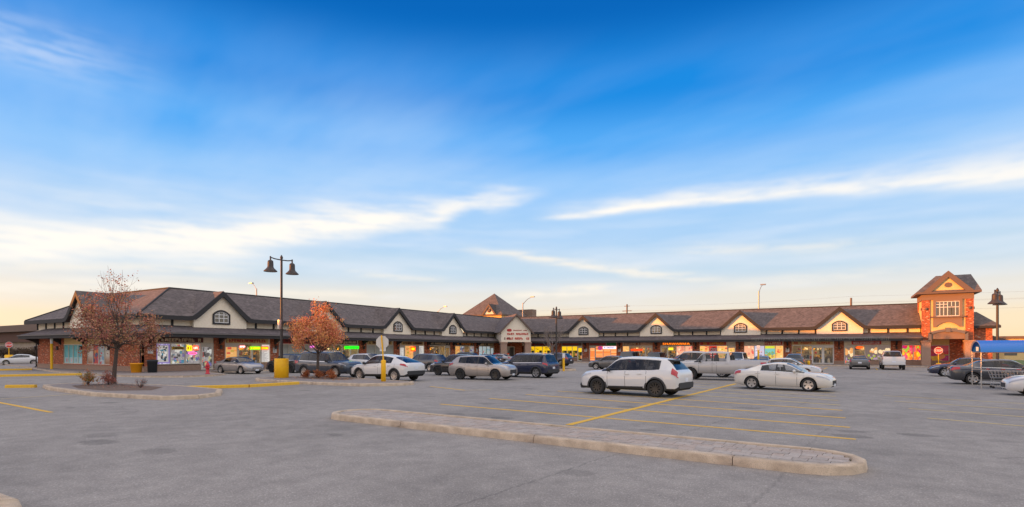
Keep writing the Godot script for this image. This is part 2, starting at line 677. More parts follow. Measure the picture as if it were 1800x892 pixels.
		im.fill(Color(0.72, 0.78, 0.80))
		for i in 12:
			im.fill_rect(Rect2i(r.randi_range(0, 100), r.randi_range(30, 150), r.randi_range(10, 50), r.randi_range(6, 26)), [Color(0.35, 0.62, 0.75), Color(0.85, 0.86, 0.88), Color(0.5, 0.75, 0.7), Color(0.8, 0.3, 0.3)][r.randi() % 4])
	elif kind == "pinkdots":
		im.fill(Color(0.92, 0.66, 0.52))
		for i in 10:
			disc(im, r.randf() * 128, r.randf() * 160, r.randf_range(8, 20), [Color(0.85, 0.35, 0.3), Color(0.95, 0.8, 0.65), Color(0.8, 0.5, 0.4)][r.randi() % 3])
	elif kind == "lilac":
		im.fill(Color(0.74, 0.72, 0.80))
		for i in 12:
			im.fill_rect(Rect2i(r.randi_range(10, 90), r.randi_range(30, 150), r.randi_range(10, 34), r.randi_range(4, 12)), [Color(0.35, 0.35, 0.45), Color(0.85, 0.55, 0.4), Color(0.9, 0.9, 0.92)][r.randi() % 3])
	elif kind == "scenic":
		im.fill(Color(0.85, 0.75, 0.30))
		im.fill_rect(Rect2i(0, 34, 128, 70), Color(0.45, 0.72, 0.70))
		im.fill_rect(Rect2i(10, 8, 108, 18), Color(0.75, 0.85, 0.2))
		for i in 16:
			disc(im, r.randf() * 128, r.randf_range(80, 150), r.randf_range(8, 18), [Color(0.5, 0.6, 0.3), Color(0.65, 0.5, 0.3), Color(0.4, 0.6, 0.55)][r.randi() % 3])
	elif kind == "whitepaper":
		im.fill(Color(0.88, 0.87, 0.84))
		for i in 24:
			im.fill_rect(Rect2i(14, 16 + i * 6, r.randi_range(30, 100), 2), Color(0.45, 0.42, 0.42))
	elif kind == "redpaper":
		im.fill(Color(0.78, 0.22, 0.18))
		for i in 4:
			im.fill_rect(Rect2i(20, 40 + i * 26, r.randi_range(50, 90), 10), Color(0.95, 0.85, 0.8))
	elif kind == "letters_yellow":
		im.fill(Color(0.85, 0.45, 0.05))
		for i in 14:
			im.fill_rect(Rect2i(4 + i * 9, 40 + r.randi_range(0, 20), 6, r.randi_range(50, 84)), Color(0.8, 0.95, 0.1))
	else:
		im.fill(Color(0.66, 0.66, 0.62))
	var t := ImageTexture.create_from_image(im)
	var m := mat(Color.WHITE, 0.35)
	m.albedo_texture = t
	m.texture_repeat = false
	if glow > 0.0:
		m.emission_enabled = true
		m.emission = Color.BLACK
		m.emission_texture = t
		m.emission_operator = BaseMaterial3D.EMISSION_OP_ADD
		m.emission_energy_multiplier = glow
	cache[key] = m
	return m


func glow_mat(c: Color, energy: float) -> StandardMaterial3D:
	var m := mat(c, 0.5)
	m.emission_enabled = true
	m.emission = c
	m.emission_energy_multiplier = energy
	return m


func paint(c: Color, flake := 0.0) -> StandardMaterial3D:
	var m := mat(c, 0.38, flake)
	m.clearcoat_enabled = true
	m.clearcoat = 1.0
	m.clearcoat_roughness = 0.06
	return m


func make_materials() -> void:
	var g := grain(1024, 0.02, 1, Color(0.525, 0.50, 0.474), Color(0.60, 0.572, 0.54), 0.15, Color(0.78, 0.755, 0.72), 0.16)
	M.asphalt = worldly(mat(Color.WHITE, 0.92), g, 13.0)
	M.asphalt.detail_enabled = true
	M.asphalt.detail_albedo = lot_texture()
	M.asphalt.detail_blend_mode = BaseMaterial3D.BLEND_MODE_MUL
	M.asphalt.detail_uv_layer = BaseMaterial3D.DETAIL_UV_2
	M.asphalt.uv2_triplanar = true
	M.asphalt.uv2_world_triplanar = true
	M.asphalt.uv2_scale = Vector3.ONE / 42.0
	M.asphalt.heightmap_enabled = true
	M.asphalt.heightmap_texture = g
	M.asphalt.heightmap_scale = 0.9
	M.concrete = worldly(mat(Color.WHITE, 0.9), grain(512, 0.012, 2, Color(0.66, 0.585, 0.50), Color(0.84, 0.76, 0.66), 0.10, Color(0.45, 0.42, 0.39), 0.10), 3.1)
	M.concrete_dull = worldly(mat(Color.WHITE, 0.9), grain(512, 0.012, 3, Color(0.50, 0.46, 0.44), Color(0.60, 0.56, 0.53), 0.06, Color(0.40, 0.38, 0.36), 0.08), 2.2)
	var pg := grain(256, 0.03, 4, Color(0.64, 0.60, 0.56), Color(0.73, 0.68, 0.64), 0.10, Color(0.44, 0.41, 0.39), 0.12)
	for i in 4:
		var k: Color = [Color(1, 1, 1), Color(0.96, 0.94, 0.93), Color(1.0, 0.97, 0.95), Color(0.93, 0.93, 0.93)][i]
		M["paver%d" % i] = worldly(mat(k, 0.9), pg, 0.9)
	M.sand = worldly(mat(Color.WHITE, 1.0), grain(256, 0.05, 6, Color(0.33, 0.31, 0.25), Color(0.42, 0.40, 0.31), 0.15, Color(0.25, 0.35, 0.15), 0.3), 0.8)
	M.soil = worldly(mat(Color.WHITE, 1.0), grain(256, 0.05, 8, Color(0.34, 0.28, 0.24), Color(0.46, 0.38, 0.33), 0.2, Color(0.60, 0.45, 0.32), 0.3), 1.0)
	M.grass = worldly(mat(Color.WHITE, 1.0), grain(256, 0.05, 9, Color(0.30, 0.36, 0.14), Color(0.42, 0.46, 0.20), 0.2, Color(0.52, 0.50, 0.26), 0.3), 3.0)
	M.brick = worldly(mat(Color.WHITE, 0.9), brick_texture(12, Color(0.71, 0.39, 0.245), Color(0.66, 0.50, 0.40)), 4.9)
	M.stone = worldly(mat(Color.WHITE, 0.9), grain(512, 0.02, 13, Color(0.58, 0.47, 0.40), Color(0.72, 0.60, 0.52), 0.12, Color(0.50, 0.40, 0.35), 0.16), 1.6)
	M.stucco = worldly(mat(Color.WHITE, 0.95), grain(256, 0.03, 14, Color(0.93, 0.87, 0.77), Color(0.97, 0.92, 0.83), 0.0, Color.WHITE, 0.06), 2.5)
	M.stucco_gold = worldly(mat(Color.WHITE, 0.95), grain(256, 0.03, 15, Color(0.86, 0.74, 0.50), Color(0.91, 0.79, 0.55), 0.0, Color.WHITE, 0.06), 2.5)
	M.shingle = mat(Color.WHITE, 0.95)
	M.shingle.albedo_texture = shingle_texture(Color(0.415, 0.375, 0.36))
	M.shingle.uv1_scale = Vector3(1.0 / 9.0, 1.0 / 7.5, 1.0)
	M.shingle_canopy = mat(Color(0.93, 0.93, 0.96), 0.95)
	M.shingle_canopy.albedo_texture = M.shingle.albedo_texture
	M.shingle_canopy.uv1_scale = Vector3(1.0 / 9.0, 1.0 / 7.5, 1.0)
	M.fascia = mat(lin(0.032, 0.030, 0.030), 0.75)
	M.trim_brown = mat(lin(0.16, 0.11, 0.085), 0.8)
	M.trim_tan = mat(lin(0.25, 0.165, 0.115), 0.85)
	M.trim_grey = mat(lin(0.17, 0.15, 0.14), 0.85)
	M.soffit = mat(lin(0.10, 0.085, 0.075), 0.8)
	M.black = mat(lin(0.018, 0.018, 0.019), 0.55)
	M.flat_roof = mat(lin(0.2, 0.19, 0.18), 0.95)
	M.frame = mat(lin(0.70, 0.64, 0.54), 0.45)
	M.white_frame = mat(lin(0.78, 0.76, 0.72), 0.5)
	M.blind = worldly(mat(Color.WHITE, 0.7), grain(256, 0.01, 16, Color(0.68, 0.68, 0.64), Color(0.75, 0.75, 0.71), 0.0, Color.WHITE, 0.03), 2.0)
	M.pane_dark = mat(lin(0.10, 0.10, 0.095), 0.06)
	M.pane_dark.metallic_specular = 0.8
	M.pane = mat(Color(0.8, 0.85, 0.85, 0.12), 0.03)
	M.pane.transparency = BaseMaterial3D.TRANSPARENCY_ALPHA
	M.interior = mat(lin(0.42, 0.35, 0.24), 0.9)
	M.interior_floor = mat(lin(0.30, 0.26, 0.22), 0.6)
	M.ceiling_lamp = glow_mat(Color(1.0, 0.86, 0.62), 3.0)
	M.yellow = worldly(mat(Color.WHITE, 0.55), grain(256, 0.02, 17, Color(0.96, 0.70, 0.02), Color(0.99, 0.77, 0.03), 0.02, Color(0.6, 0.45, 0.1), 0.05), 1.5)
	M.yellow_line = worldly(mat(Color.WHITE, 0.85), grain(512, 0.02, 18, Color(0.83, 0.64, 0.18), Color(0.91, 0.72, 0.24), 0.14, Color(0.56, 0.50, 0.40), 0.15), 1.6)
	M.pale_line = worldly(mat(Color.WHITE, 0.85), grain(512, 0.03, 19, Color(0.74, 0.64, 0.40), Color(0.88, 0.76, 0.46), 0.2, Color(0.55, 0.52, 0.48), 0.2), 1.6)
	M.lamp_black = mat(lin(0.045, 0.035, 0.03), 0.5)
	M.sign_red = mat(lin(0.62, 0.035, 0.02), 0.4)
	M.sign_white = mat(lin(0.78, 0.76, 0.74), 0.45)
	M.sign_back = mat(lin(0.66, 0.62, 0.55), 0.5)
	M.letter_red = mat(lin(0.50, 0.03, 0.025), 0.5)
	M.letter_dark = mat(lin(0.12, 0.04, 0.035), 0.5)
	M.letter_orange = mat(lin(0.85, 0.30, 0.05), 0.45)
	M.letter_cream = mat(lin(0.75, 0.62, 0.42), 0.5)
	M.hydrant = mat(lin(0.55, 0.03, 0.04), 0.45)
	M.bin_orange = mat(lin(0.92, 0.38, 0.008), 0.5)
	M.bin_black = mat(lin(0.02, 0.025, 0.03), 0.5)
	M.galvanised = mat(lin(0.50, 0.49, 0.47), 0.35, 0.7)
	M.blue_vinyl = mat(lin(0.01, 0.13, 0.55), 0.4)
	M.bark = worldly(mat(Color.WHITE, 0.95), grain(256, 0.04, 20, Color(0.27, 0.23, 0.21), Color(0.40, 0.35, 0.31), 0.1, Color(0.2, 0.17, 0.15), 0.2), 0.6)
	M.twig = mat(lin(0.06, 0.045, 0.04), 0.95)
	M.leaf = mat(Color.WHITE, 0.75)
	M.leaf.vertex_color_use_as_albedo = true
	M.leaf.backlight_enabled = true
	M.leaf.backlight = Color(0.5, 0.5, 0.5)
	M.far_wall = worldly(mat(Color.WHITE, 0.9), grain(256, 0.01, 22, Color(0.64, 0.58, 0.52), Color(0.72, 0.66, 0.60), 0.0, Color.WHITE, 0.04), 6.0)
	M.far_roof = mat(lin(0.11, 0.055, 0.04), 0.85)
	M.old_wood = mat(lin(0.20, 0.15, 0.11), 0.9)
	M.steel = mat(lin(0.35, 0.34, 0.33), 0.4, 0.6)
	# cars
	M.tyre = mat(lin(0.022, 0.022, 0.022), 0.85)
	M.rim = mat(lin(0.55, 0.53, 0.51), 0.3, 0.85)
	M.rim_dark = mat(lin(0.05, 0.048, 0.045), 0.35, 0.5)
	M.plastic = mat(lin(0.03, 0.03, 0.031), 0.6)
	M.under = mat(lin(0.012, 0.012, 0.012), 0.9)
	M.seam = mat(lin(0.02, 0.02, 0.02), 0.8)
	M.car_glass = mat(Color(0.04, 0.055, 0.06, 0.62), 0.03)
	M.car_glass.transparency = BaseMaterial3D.TRANSPARENCY_ALPHA
	M.car_glass_clear = mat(Color(0.10, 0.13, 0.13, 0.28), 0.03)
	M.car_glass_clear.transparency = BaseMaterial3D.TRANSPARENCY_ALPHA
	M.car_glass_dark = mat(lin(0.012, 0.016, 0.02), 0.04)
	M.car_glass_dark.metallic_specular = 0.8
	M.seat = mat(lin(0.05, 0.048, 0.045), 0.9)
	M.chrome = mat(lin(0.75, 0.74, 0.72), 0.12, 1.0)
	M.tail = mat(lin(0.45, 0.015, 0.02), 0.15)
	M.tail.clearcoat_enabled = true
	M.head = mat(lin(0.45, 0.46, 0.48), 0.12, 0.3)
	M.head.clearcoat_enabled = true
	M.plate = mat(lin(0.68, 0.70, 0.74), 0.5)


# ---------------------------------------------------------------- ground, pavements, markings
func sheet(poly: Array, y: float, called: String, m: Material, label: String, category: String) -> MeshInstance3D:
	var st := S()
	var pv := PackedVector2Array(poly)
	var idx := Geometry2D.triangulate_polygon(pv)
	for i in range(0, idx.size(), 3):
		var a := Vector3(pv[idx[i]].x, y, pv[idx[i]].y)
		var b := Vector3(pv[idx[i + 1]].x, y, pv[idx[i + 1]].y)
		var c := Vector3(pv[idx[i + 2]].x, y, pv[idx[i + 2]].y)
		if (b - a).cross(c - a).y > 0.0:
			tri(st, a, b, c)
		else:
			tri(st, a, c, b)
	return own(called, st, m, label, category, "", "structure")


func build_ground() -> void:
	sheet([Vector2(-900, -900), Vector2(900, -900), Vector2(900, 500), Vector2(-900, 500)], 0.0, "ground", M.asphalt, "worn grey asphalt of the parking lot", "ground")
	sheet([Vector2(-900, -34), Vector2(-104, -34), Vector2(-80, -60), Vector2(-80, -400), Vector2(-900, -400)], 0.004, "lawn", M.grass, "green grass verge behind the white car at the street", "grass")
	sheet([Vector2(20, -87), Vector2(300, -87), Vector2(300, -140), Vector2(20, -140)], 0.004, "lawn", M.grass, "green grass strip beyond the blue cart shelter", "grass")
	# raised pavements round the shops
	var walk := [Vector2(-97, -28.2), Vector2(-80, -25.4), Vector2(-61, -21.4), Vector2(-49, -20.2), Vector2(-44, -20.8), Vector2(-41.4, -22.3), Vector2(-41.2, -24.4), Vector2(-42.6, -26.2), Vector2(-46.8, -26.9), Vector2(-47.2, -27.6), Vector2(-47.2, -74.0), Vector2(-41.5, -79.6), Vector2(8.0, -79.6), Vector2(9.5, -77.4), Vector2(15.6, -77.4), Vector2(17.0, -79.6), Vector2(17, -96), Vector2(-97, -96)]
	raised("pavement", walk, 0.0, 0.14, M.concrete_dull, "concrete pavement running along the shop fronts")


func raised(called: String, poly: Array, y0: float, y1: float, m: Material, label: String) -> void:
	var o := thing(called, label, "pavement", Vector3.ZERO, 0.0, "", "structure")
	var st := S()
	prism(st, PackedVector2Array(poly), Vector3(0, y0, 0), Vector3.RIGHT, Vector3.BACK, Vector3(0, y1 - y0, 0))
	put("slab", st, m, o)
	# kerb stones along the outer edge, a little proud of the slab
	var r := RandomNumberGenerator.new()
	r.seed = 77
	for i in 15:
		var a: Vector2 = poly[i]
		var b: Vector2 = poly[i + 1]
		var n := maxi(1, int((b - a).length() / 3.0))
		for k in n:
			var p := a.lerp(b, k / float(n))
			var q := a.lerp(b, (k + 1) / float(n))
			var d := (q - p).normalized()
			var nrm := Vector2(-d.y, d.x)
			p += d * 0.008
			q -= d * 0.008
			var ks := S()
			var prof := [Vector2(-0.15, y0), Vector2(0.02, y0), Vector2(0.0, y1 - 0.03), Vector2(-0.03, y1 + 0.006), Vector2(-0.15, y1 + 0.006)]
			var side := 1.0 if i < 100 else -1.0
			for j in prof.size() - 1:
				var u: Vector2 = prof[j]
				var v: Vector2 = prof[j + 1]
				var pu := p + nrm * u.x * side
				var pv := p + nrm * v.x * side
				var qu := q + nrm * u.x * side
				var qv := q + nrm * v.x * side
				quad(ks, Vector3(pu.x, u.y, pu.y), Vector3(qu.x, u.y, qu.y), Vector3(qv.x, v.y, qv.y), Vector3(pv.x, v.y, pv.y))
			put("kerb_stone", ks, M.concrete, o)


func strip(a: Vector2, b: Vector2, w: float, m: Material, label: String, called := "parking_line", y := 0.004) -> void:
	var d := (b - a).normalized()
	var n := Vector2(-d.y, d.x) * w * 0.5
	var st := S()
	var steps := maxi(1, int((b - a).length() / 0.6))
	var r := RandomNumberGenerator.new()
	r.seed = int(absf(a.x * 31.0 + a.y * 17.0)) + 5
	var l0 := a + n
	var r0 := a - n
	for i in steps:
		var p := a.lerp(b, (i + 1) / float(steps))
		var l1 := p + n * (0.88 + 0.24 * r.randf())
		var r1 := p - n * (0.88 + 0.24 * r.randf())
		quad(st, Vector3(l0.x, y, l0.y), Vector3(l1.x, y, l1.y), Vector3(r1.x, y, r1.y), Vector3(r0.x, y, r0.y))
		l0 = l1
		r0 = r1
	own(called, st, m, label, "road marking", "painted lines of the lot", "structure")


func build_markings() -> void:
	var rows := [[-12.94, -16.37, 0.28, -14.82], [-12.67, -19.34, 0.19, -17.01], [-12.36, -21.91, 0.10, -19.27], [-12.05, -24.5, 0.02, -21.65]]
	var nth := ["nearest", "second", "third", "fourth", "fifth", "sixth", "seventh", "eighth", "ninth"]
	for i in rows.size():
		var q: Array = rows[i]
		strip(Vector2(q[0], q[1]), Vector2(q[2], q[3]), 0.16, M.yellow_line, "%s yellow stall line behind the paved island" % nth[i])
	for i in 5:
		var z := -25.64 - 2.2 * i
		strip(Vector2(-12.0 + 0.1 * i, z - 2.0), Vector2(-0.05 - 0.08 * i, z + 2.0 + 0.05 * i), 0.15, M.pale_line, "%s stall line from the paved island, worn pale" % nth[4 + i])
	strip(Vector2(-6.36, -13.6), Vector2(-5.45, -35.2), 0.22, M.yellow_line, "yellow centre line crossing the stall lines by the white crossover", "parking_line", 0.008)
	# lines by the planted islands
	strip(Vector2(-19.6, -23.9), Vector2(-16.3, -22.6), 0.16, M.yellow_line, "yellow line running from the white hatchback tail")
	strip(Vector2(-16.3, -22.6), Vector2(-15.3, -23.5), 0.12, M.pale_line, "short pale line past the white hatchback tail")
	strip(Vector2(-29.5, -8.2), Vector2(-22.1, -7.7), 0.15, M.yellow_line, "yellow line at the left edge of the lot")
	strip(Vector2(-29.9, -8.7), Vector2(-30.2, -11.3), 0.10, M.pale_line, "thin pale line before the island with the bare-topped tree")
	yellow_kerb([Vector2(-29.2, -15.85), Vector2(-27.6, -18.3), Vector2(-27.5, -21.4)], "yellow painted kerb between the two planted islands")
	yellow_kerb([Vector2(-54.6, -15.3), Vector2(-53.6, -17.6), Vector2(-52.1, -20.1)], "long yellow painted kerb before the brick corner")
	yellow_kerb([Vector2(-70.9, -19.2), Vector2(-70.3, -20.9), Vector2(-69.4, -22.6)], "short yellow painted kerb by the yellow post")
	yellow_kerb([Vector2(-38.4, -11.4), Vector2(-37.3, -12.3)], "stub of yellow kerb touching the tip of the planted island")
	strip(Vector2(-1.6, -66.0), Vector2(-1.4, -72.0), 0.14, M.yellow_line, "yellow stall line left of the dark grey sedan")
	strip(Vector2(3.1, -66.5), Vector2(3.2, -72.0), 0.14, M.yellow_line, "yellow stall line right of the dark grey sedan")
	strip(Vector2(1.6, -58.4), Vector2(9.0, -62.0), 0.12, M.pale_line, "thin yellowish line before the white pickup at the shops")
	for i in 4:
		strip(Vector2(1.6 + 0.2 * i, -29.5 + 3.0 * i), Vector2(7.5, -27.3 + 3.0 * i), 0.12, M.pale_line, "%s pale stall line beside the white car at the right edge" % nth[3 - i])


# a yellow painted concrete kerb
func yellow_kerb(pts: Array, label: String) -> void:
	var o := thing("yellow_kerb", label, "kerb", Vector3.ZERO, 0.0, "yellow painted kerbs", "structure")
	for i in pts.size() - 1:
		var a: Vector2 = pts[i]
		var b: Vector2 = pts[i + 1]
		var n := maxi(1, int((b - a).length() / 2.4))
		for k in n:
			var d := (b - a).normalized()
			var p := a.lerp(b, k / float(n)) + d * 0.006
			var q := a.lerp(b, (k + 1) / float(n)) - d * 0.006
			var st := S()
			prism(st, PackedVector2Array([Vector2(-0.13, 0), Vector2(0.13, 0), Vector2(0.11, 0.13), Vector2(0.08, 0.16), Vector2(-0.08, 0.16), Vector2(-0.11, 0.13)]), Vector3(p.x, 0, p.y), Vector3(-d.y, 0, d.x), Vector3.UP, Vector3(q.x - p.x, 0, q.y - p.y))
			put("kerb_stone", st, M.yellow_line, o)


# an island: kerb stones round a rounded outline, with a bed inside
func outline(a: Vector2, b: Vector2, half: float, n := 7) -> PackedVector2Array:
	var d := (b - a).normalized()
	var s := Vector2(-d.y, d.x)
	var out := PackedVector2Array()
	for i in n + 1:
		var an := -PI / 2 + PI * i / n
		out.append(b + d * cos(an) * half + s * sin(an) * half)
	for i in n + 1:
		var an := PI / 2 + PI * i / n
		out.append(a + d * cos(an) * half + s * sin(an) * half)
	return out


func kerb_ring(poly: PackedVector2Array, hgt: float, width: float, parent: Node, stone: float, m: Material) -> PackedVector2Array:
	# outward normals of a counter-clockwise ring in (x, z), then stones cut every `stone` metres
	var c := Vector2.ZERO
	for p in poly:
		c += p / poly.size()
	var pts := []
	var dens := []
	for i in poly.size():
		var a := poly[i]
		var b := poly[(i + 1) % poly.size()]
		var k := maxi(1, int((b - a).length() / 0.5))
		for q in k:
			dens.append(a.lerp(b, q / float(k)))
	var n := dens.size()
	var nor := []
	for i in n:
		var t: Vector2 = (dens[(i + 1) % n] - dens[(i - 1 + n) % n]).normalized()
		var q := Vector2(t.y, -t.x)
		if q.dot(dens[i] - c) < 0.0 and absf(q.dot((dens[i] - c).normalized())) > 0.05:
			q = -q
		nor.append(q)
	var prof := [Vector2(0.02, 0.0), Vector2(0.0, hgt - 0.045), Vector2(-0.012, hgt - 0.018), Vector2(-0.04, hgt), Vector2(-width, hgt), Vector2(-width - 0.005, 0.0)]
	var run := 0.0
	var start := 0
	var inner := PackedVector2Array()
	for i in n:
		inner.append(dens[i] + nor[i] * -width)
	var i := 0
	while i < n:
		var e := i
		var len_ := 0.0
		while e < n and len_ < stone:
			len_ += (dens[(e + 1) % n] - dens[e]).length()
			e += 1
		if n - e < 3:
			e = n
		var st := S(true)
		for j in range(i, e):
			var p: Vector2 = dens[j]
			var q: Vector2 = dens[(j + 1) % n]
			var t := (q - p).normalized()
			if j == i:
				p += t * 0.007
			if j == e - 1:
				q -= t * 0.007
			for f in prof.size() - 1:
				var u: Vector2 = prof[f]
				var v: Vector2 = prof[f + 1]
				var pu: Vector2 = p + nor[j] * u.x
				var qu: Vector2 = q + nor[(j + 1) % n] * u.x
				var pv: Vector2 = p + nor[j] * v.x
				var qv: Vector2 = q + nor[(j + 1) % n] * v.x
				quad(st, Vector3(qu.x, u.y, qu.y), Vector3(pu.x, u.y, pu.y), Vector3(pv.x, v.y, pv.y), Vector3(qv.x, v.y, qv.y))
		for jj in [i, e]:
			var p: Vector2 = dens[jj % n]
			for f in range(1, prof.size() - 1):
				var u: Vector2 = prof[f]
				var v: Vector2 = prof[f + 1]
				var s2: Vector2 = (dens[(jj + 1) % n] - dens[jj % n]).normalized() * (0.007 if jj == i else -0.007)
				var o := p + s2
				var w0: Vector2 = o + nor[jj % n] * prof[0].x
				var w1: Vector2 = o + nor[jj % n] * u.x
				var w2: Vector2 = o + nor[jj % n] * v.x
				tri(st, Vector3(w0.x, 0, w0.y), Vector3(w1.x, u.y, w1.y), Vector3(w2.x, v.y, w2.y))
		put("kerb_stone", st, m, parent)
		i = e
	return inner


func bed(poly: PackedVector2Array, y: float, m: Material, called: String, parent: Node) -> void:
	var st := S()
	var idx := Geometry2D.triangulate_polygon(poly)
	for i in range(0, idx.size(), 3):
		var a := Vector3(poly[idx[i]].x, y, poly[idx[i]].y)
		var b := Vector3(poly[idx[i + 1]].x, y, poly[idx[i + 1]].y)
		var c := Vector3(poly[idx[i + 2]].x, y, poly[idx[i + 2]].y)
		if (b - a).cross(c - a).y > 0.0:
			tri(st, a, b, c)
		else:
			tri(st, a, c, b)
	put(called, st, m, parent)


func build_islands() -> void:
	# foreground island, paved with small mixed stones
	var isl := thing("traffic_island", "long low kerbed island paved with grey stones, in the foreground", "island", Vector3.ZERO, 0.0, "", "structure")
	var a := Vector2(-12.5, -12.05)
	var b := Vector2(-0.55, -11.2)
	var inner := kerb_ring(outline(a, b, 0.93), 0.16, 0.20, isl, 3.7, M.concrete)
	bed(inner, 0.10, M.sand, "bedding", isl)
	var d := (b - a).normalized()
	var s := Vector2(-d.y, d.x)
	var half := 0.93 - 0.22
	var length := (b - a).length()
	var r := RandomNumberGenerator.new()
	r.seed = 41
	var rowz := [-0.70, -0.50, -0.25, 0.0, 0.25, 0.50, 0.70]
	var count := 0
	var bm := BoxMesh.new()
	bm.size = Vector3.ONE
	for k in rowz.size() - 1:
		var z0: float = rowz[k]
		var z1: float = rowz[k + 1]
		var zm := (absf(z0) + absf(z1)) * 0.5
		var over := sqrt(maxf(0.0, half * half - zm * zm)) - 0.02
		var x := -over
		while x < length + over - 0.08:
			var w: float = [0.20, 0.25, 0.34][r.randi() % 3] if k > 0 and k < 5 else 0.20
			if x + w > length + over:
				w = length + over - x
			var c2 := a + d * (x + w * 0.5) + s * ((z0 + z1) * 0.5)
			var rise := 0.136 + r.randf_range(-0.004, 0.004)
			var t := Transform3D(Basis(Vector3.UP, -d.angle()) * Basis.from_scale(Vector3(w - 0.010, 0.08, z1 - z0 - 0.010)), Vector3(c2.x, rise - 0.04, c2.y))
			put_mesh("paver", bm, M["paver%d" % (r.randi() % 4)], isl, t)
			count += 1
			x += w
	# planted island at the left
	var p2 := thing("traffic_island", "wide planted island at the left holding the tree with a bare top", "island", Vector3.ZERO, 0.0, "", "structure")
	var ring := PackedVector2Array([Vector2(-23.6, -11.9), Vector2(-23.0, -13.0), Vector2(-23.6, -14.3), Vector2(-25.6, -15.6), Vector2(-30.0, -16.0), Vector2(-35.4, -15.2), Vector2(-37.6, -13.9), Vector2(-37.0, -12.5), Vector2(-34.6, -11.9), Vector2(-28.5, -11.3)])
	ring.reverse()
	var in2 := kerb_ring(ring, 0.16, 0.22, p2, 3.4, M.concrete)
	bed(in2, 0.15, M.concrete_dull, "paving", p2)
	bed(PackedVector2Array([Vector2(-29.0, -12.2), Vector2(-27.6, -13.4), Vector2(-29.4, -14.8), Vector2(-33.0, -15.0), Vector2(-35.2, -14.3), Vector2(-34.6, -12.9), Vector2(-32.0, -12.2)]), 0.156, M.soil, "planting_bed", p2)
	# planted island in the middle with lamp and orange tree
	var p3 := thing("traffic_island", "kerbed island carrying the lamp post and the orange tree", "island", Vector3.ZERO, 0.0, "", "structure")
	var ring3 := PackedVector2Array([Vector2(-21.6, -23.2), Vector2(-21.3, -24.4), Vector2(-21.9, -25.2), Vector2(-29.0, -26.4), Vector2(-33.4, -26.0), Vector2(-34.3, -24.6), Vector2(-33.8, -22.9), Vector2(-32.4, -22.0), Vector2(-27.0, -21.6), Vector2(-23.0, -21.9)])
	ring3.reverse()
	var in3 := kerb_ring(ring3, 0.16, 0.22, p3, 3.4, M.concrete)
	bed(in3, 0.15, M.concrete_dull, "paving", p3)
	bed(PackedVector2Array([Vector2(-26.6, -24.2), Vector2(-27.4, -26.0), Vector2(-31.8, -26.0), Vector2(-31.8, -24.6), Vector2(-29.5, -23.8)]), 0.156, M.soil, "planting_bed", p3)
	# corner of another kerb at the bottom left of the picture
	var p4 := thing("traffic_island", "corner of a kerbed island at the bottom left edge", "island", Vector3.ZERO, 0.0, "", "structure")
	var in4 := kerb_ring(outline(Vector2(-16.0, -2.0), Vector2(-9.0, -2.0), 0.8), 0.16, 0.2, p4, 3.4, M.concrete)
	bed(in4, 0.15, M.concrete_dull, "paving", p4)
	# small planted strip by the far lamp post
	var p5 := thing("traffic_island", "small kerbed bed below the far double lamp and bare tree", "island", Vector3.ZERO, 0.0, "", "structure")
	var in5 := kerb_ring(outline(Vector2(-27.5, -54.0), Vector2(-23.4, -49.0), 1.2), 0.16, 0.2, p5, 3.4, M.concrete)
	bed(in5, 0.15, M.soil, "planting_bed", p5)


# ---------------------------------------------------------------- buildings
const EAVE := 5.06
const RIDGE := 8.0
const OVER := 0.8
const SET := -4.4
const PITCH := (RIDGE - EAVE) / (OVER - SET)


func frame_of(o: Node3D, basis: Basis, origin: Vector3) -> void:
	XF = Transform3D(basis, origin - o.position)


func roof_face(pts: Array, across: Vector3, up: Vector3, called: String, m: Material, parent: Node) -> void:
	var st := S()
	var uv := []
	for p in pts:
		uv.append(Vector2((p as Vector3).dot(across), -(p as Vector3).dot(up)))
	for i in range(1, pts.size() - 1):
		tri_uv(st, [pts[0], pts[i], pts[i + 1]], [uv[0], uv[i], uv[i + 1]])
	put(called, st, m, parent)


# a long slope from the eave (s0 to s1) to the ridge (r0 to r1), left open behind each dormer's face
func long_slope(s0: float, s1: float, r0: float, r1: float, dormers: Array, hw: float, m: Material, parent: Node) -> void:
	var up := Vector3(0, RIDGE - EAVE, SET - OVER).normalized()
	var cuts := [s0]
	for c in dormers:
		cuts.append(c - hw + 0.28)
		cuts.append(c + hw - 0.28)
	cuts.append(s1)
	for i in cuts.size() - 1:
		var a: float = cuts[i]
		var b: float = cuts[i + 1]
		var d0 := 0.0 if i % 2 else OVER
		var pts := [Vector3(a, EAVE + (OVER - d0) * PITCH, d0), Vector3(b, EAVE + (OVER - d0) * PITCH, d0)]
		if i == cuts.size() - 2:
			pts.append(Vector3(r1, RIDGE, SET))
		else:
			pts.append(hip_top(b, s0, r0))
		if r0 > a and r0 < b:
			pts.append(Vector3(r0, RIDGE, SET))
		if i == 0 and r0 < s0:
			pts.append(Vector3(r0, RIDGE, SET))
		elif i > 0:
			pts.append(hip_top(a, s0, r0))
		roof_face(pts, Vector3.RIGHT, up, "roof", m, parent)


func hip_top(s: float, s0: float, r0: float) -> Vector3:
	if s >= r0:
		return Vector3(s, RIDGE, SET)
	var t := (s - s0) / (r0 - s0)
	return Vector3(s, lerpf(EAVE, RIDGE, t), lerpf(OVER, SET, t))


func arch_poly(hw: float, y0: float, y_side: float, y_top: float, n := 8) -> PackedVector2Array:
	var out := PackedVector2Array([Vector2(-hw, y0), Vector2(hw, y0)])
	for i in n + 1:
		var t := 1.0 - 2.0 * i / n
		out.append(Vector2(hw * t, y_side + (y_top - y_side) * (1.0 - t * t)))
	return out


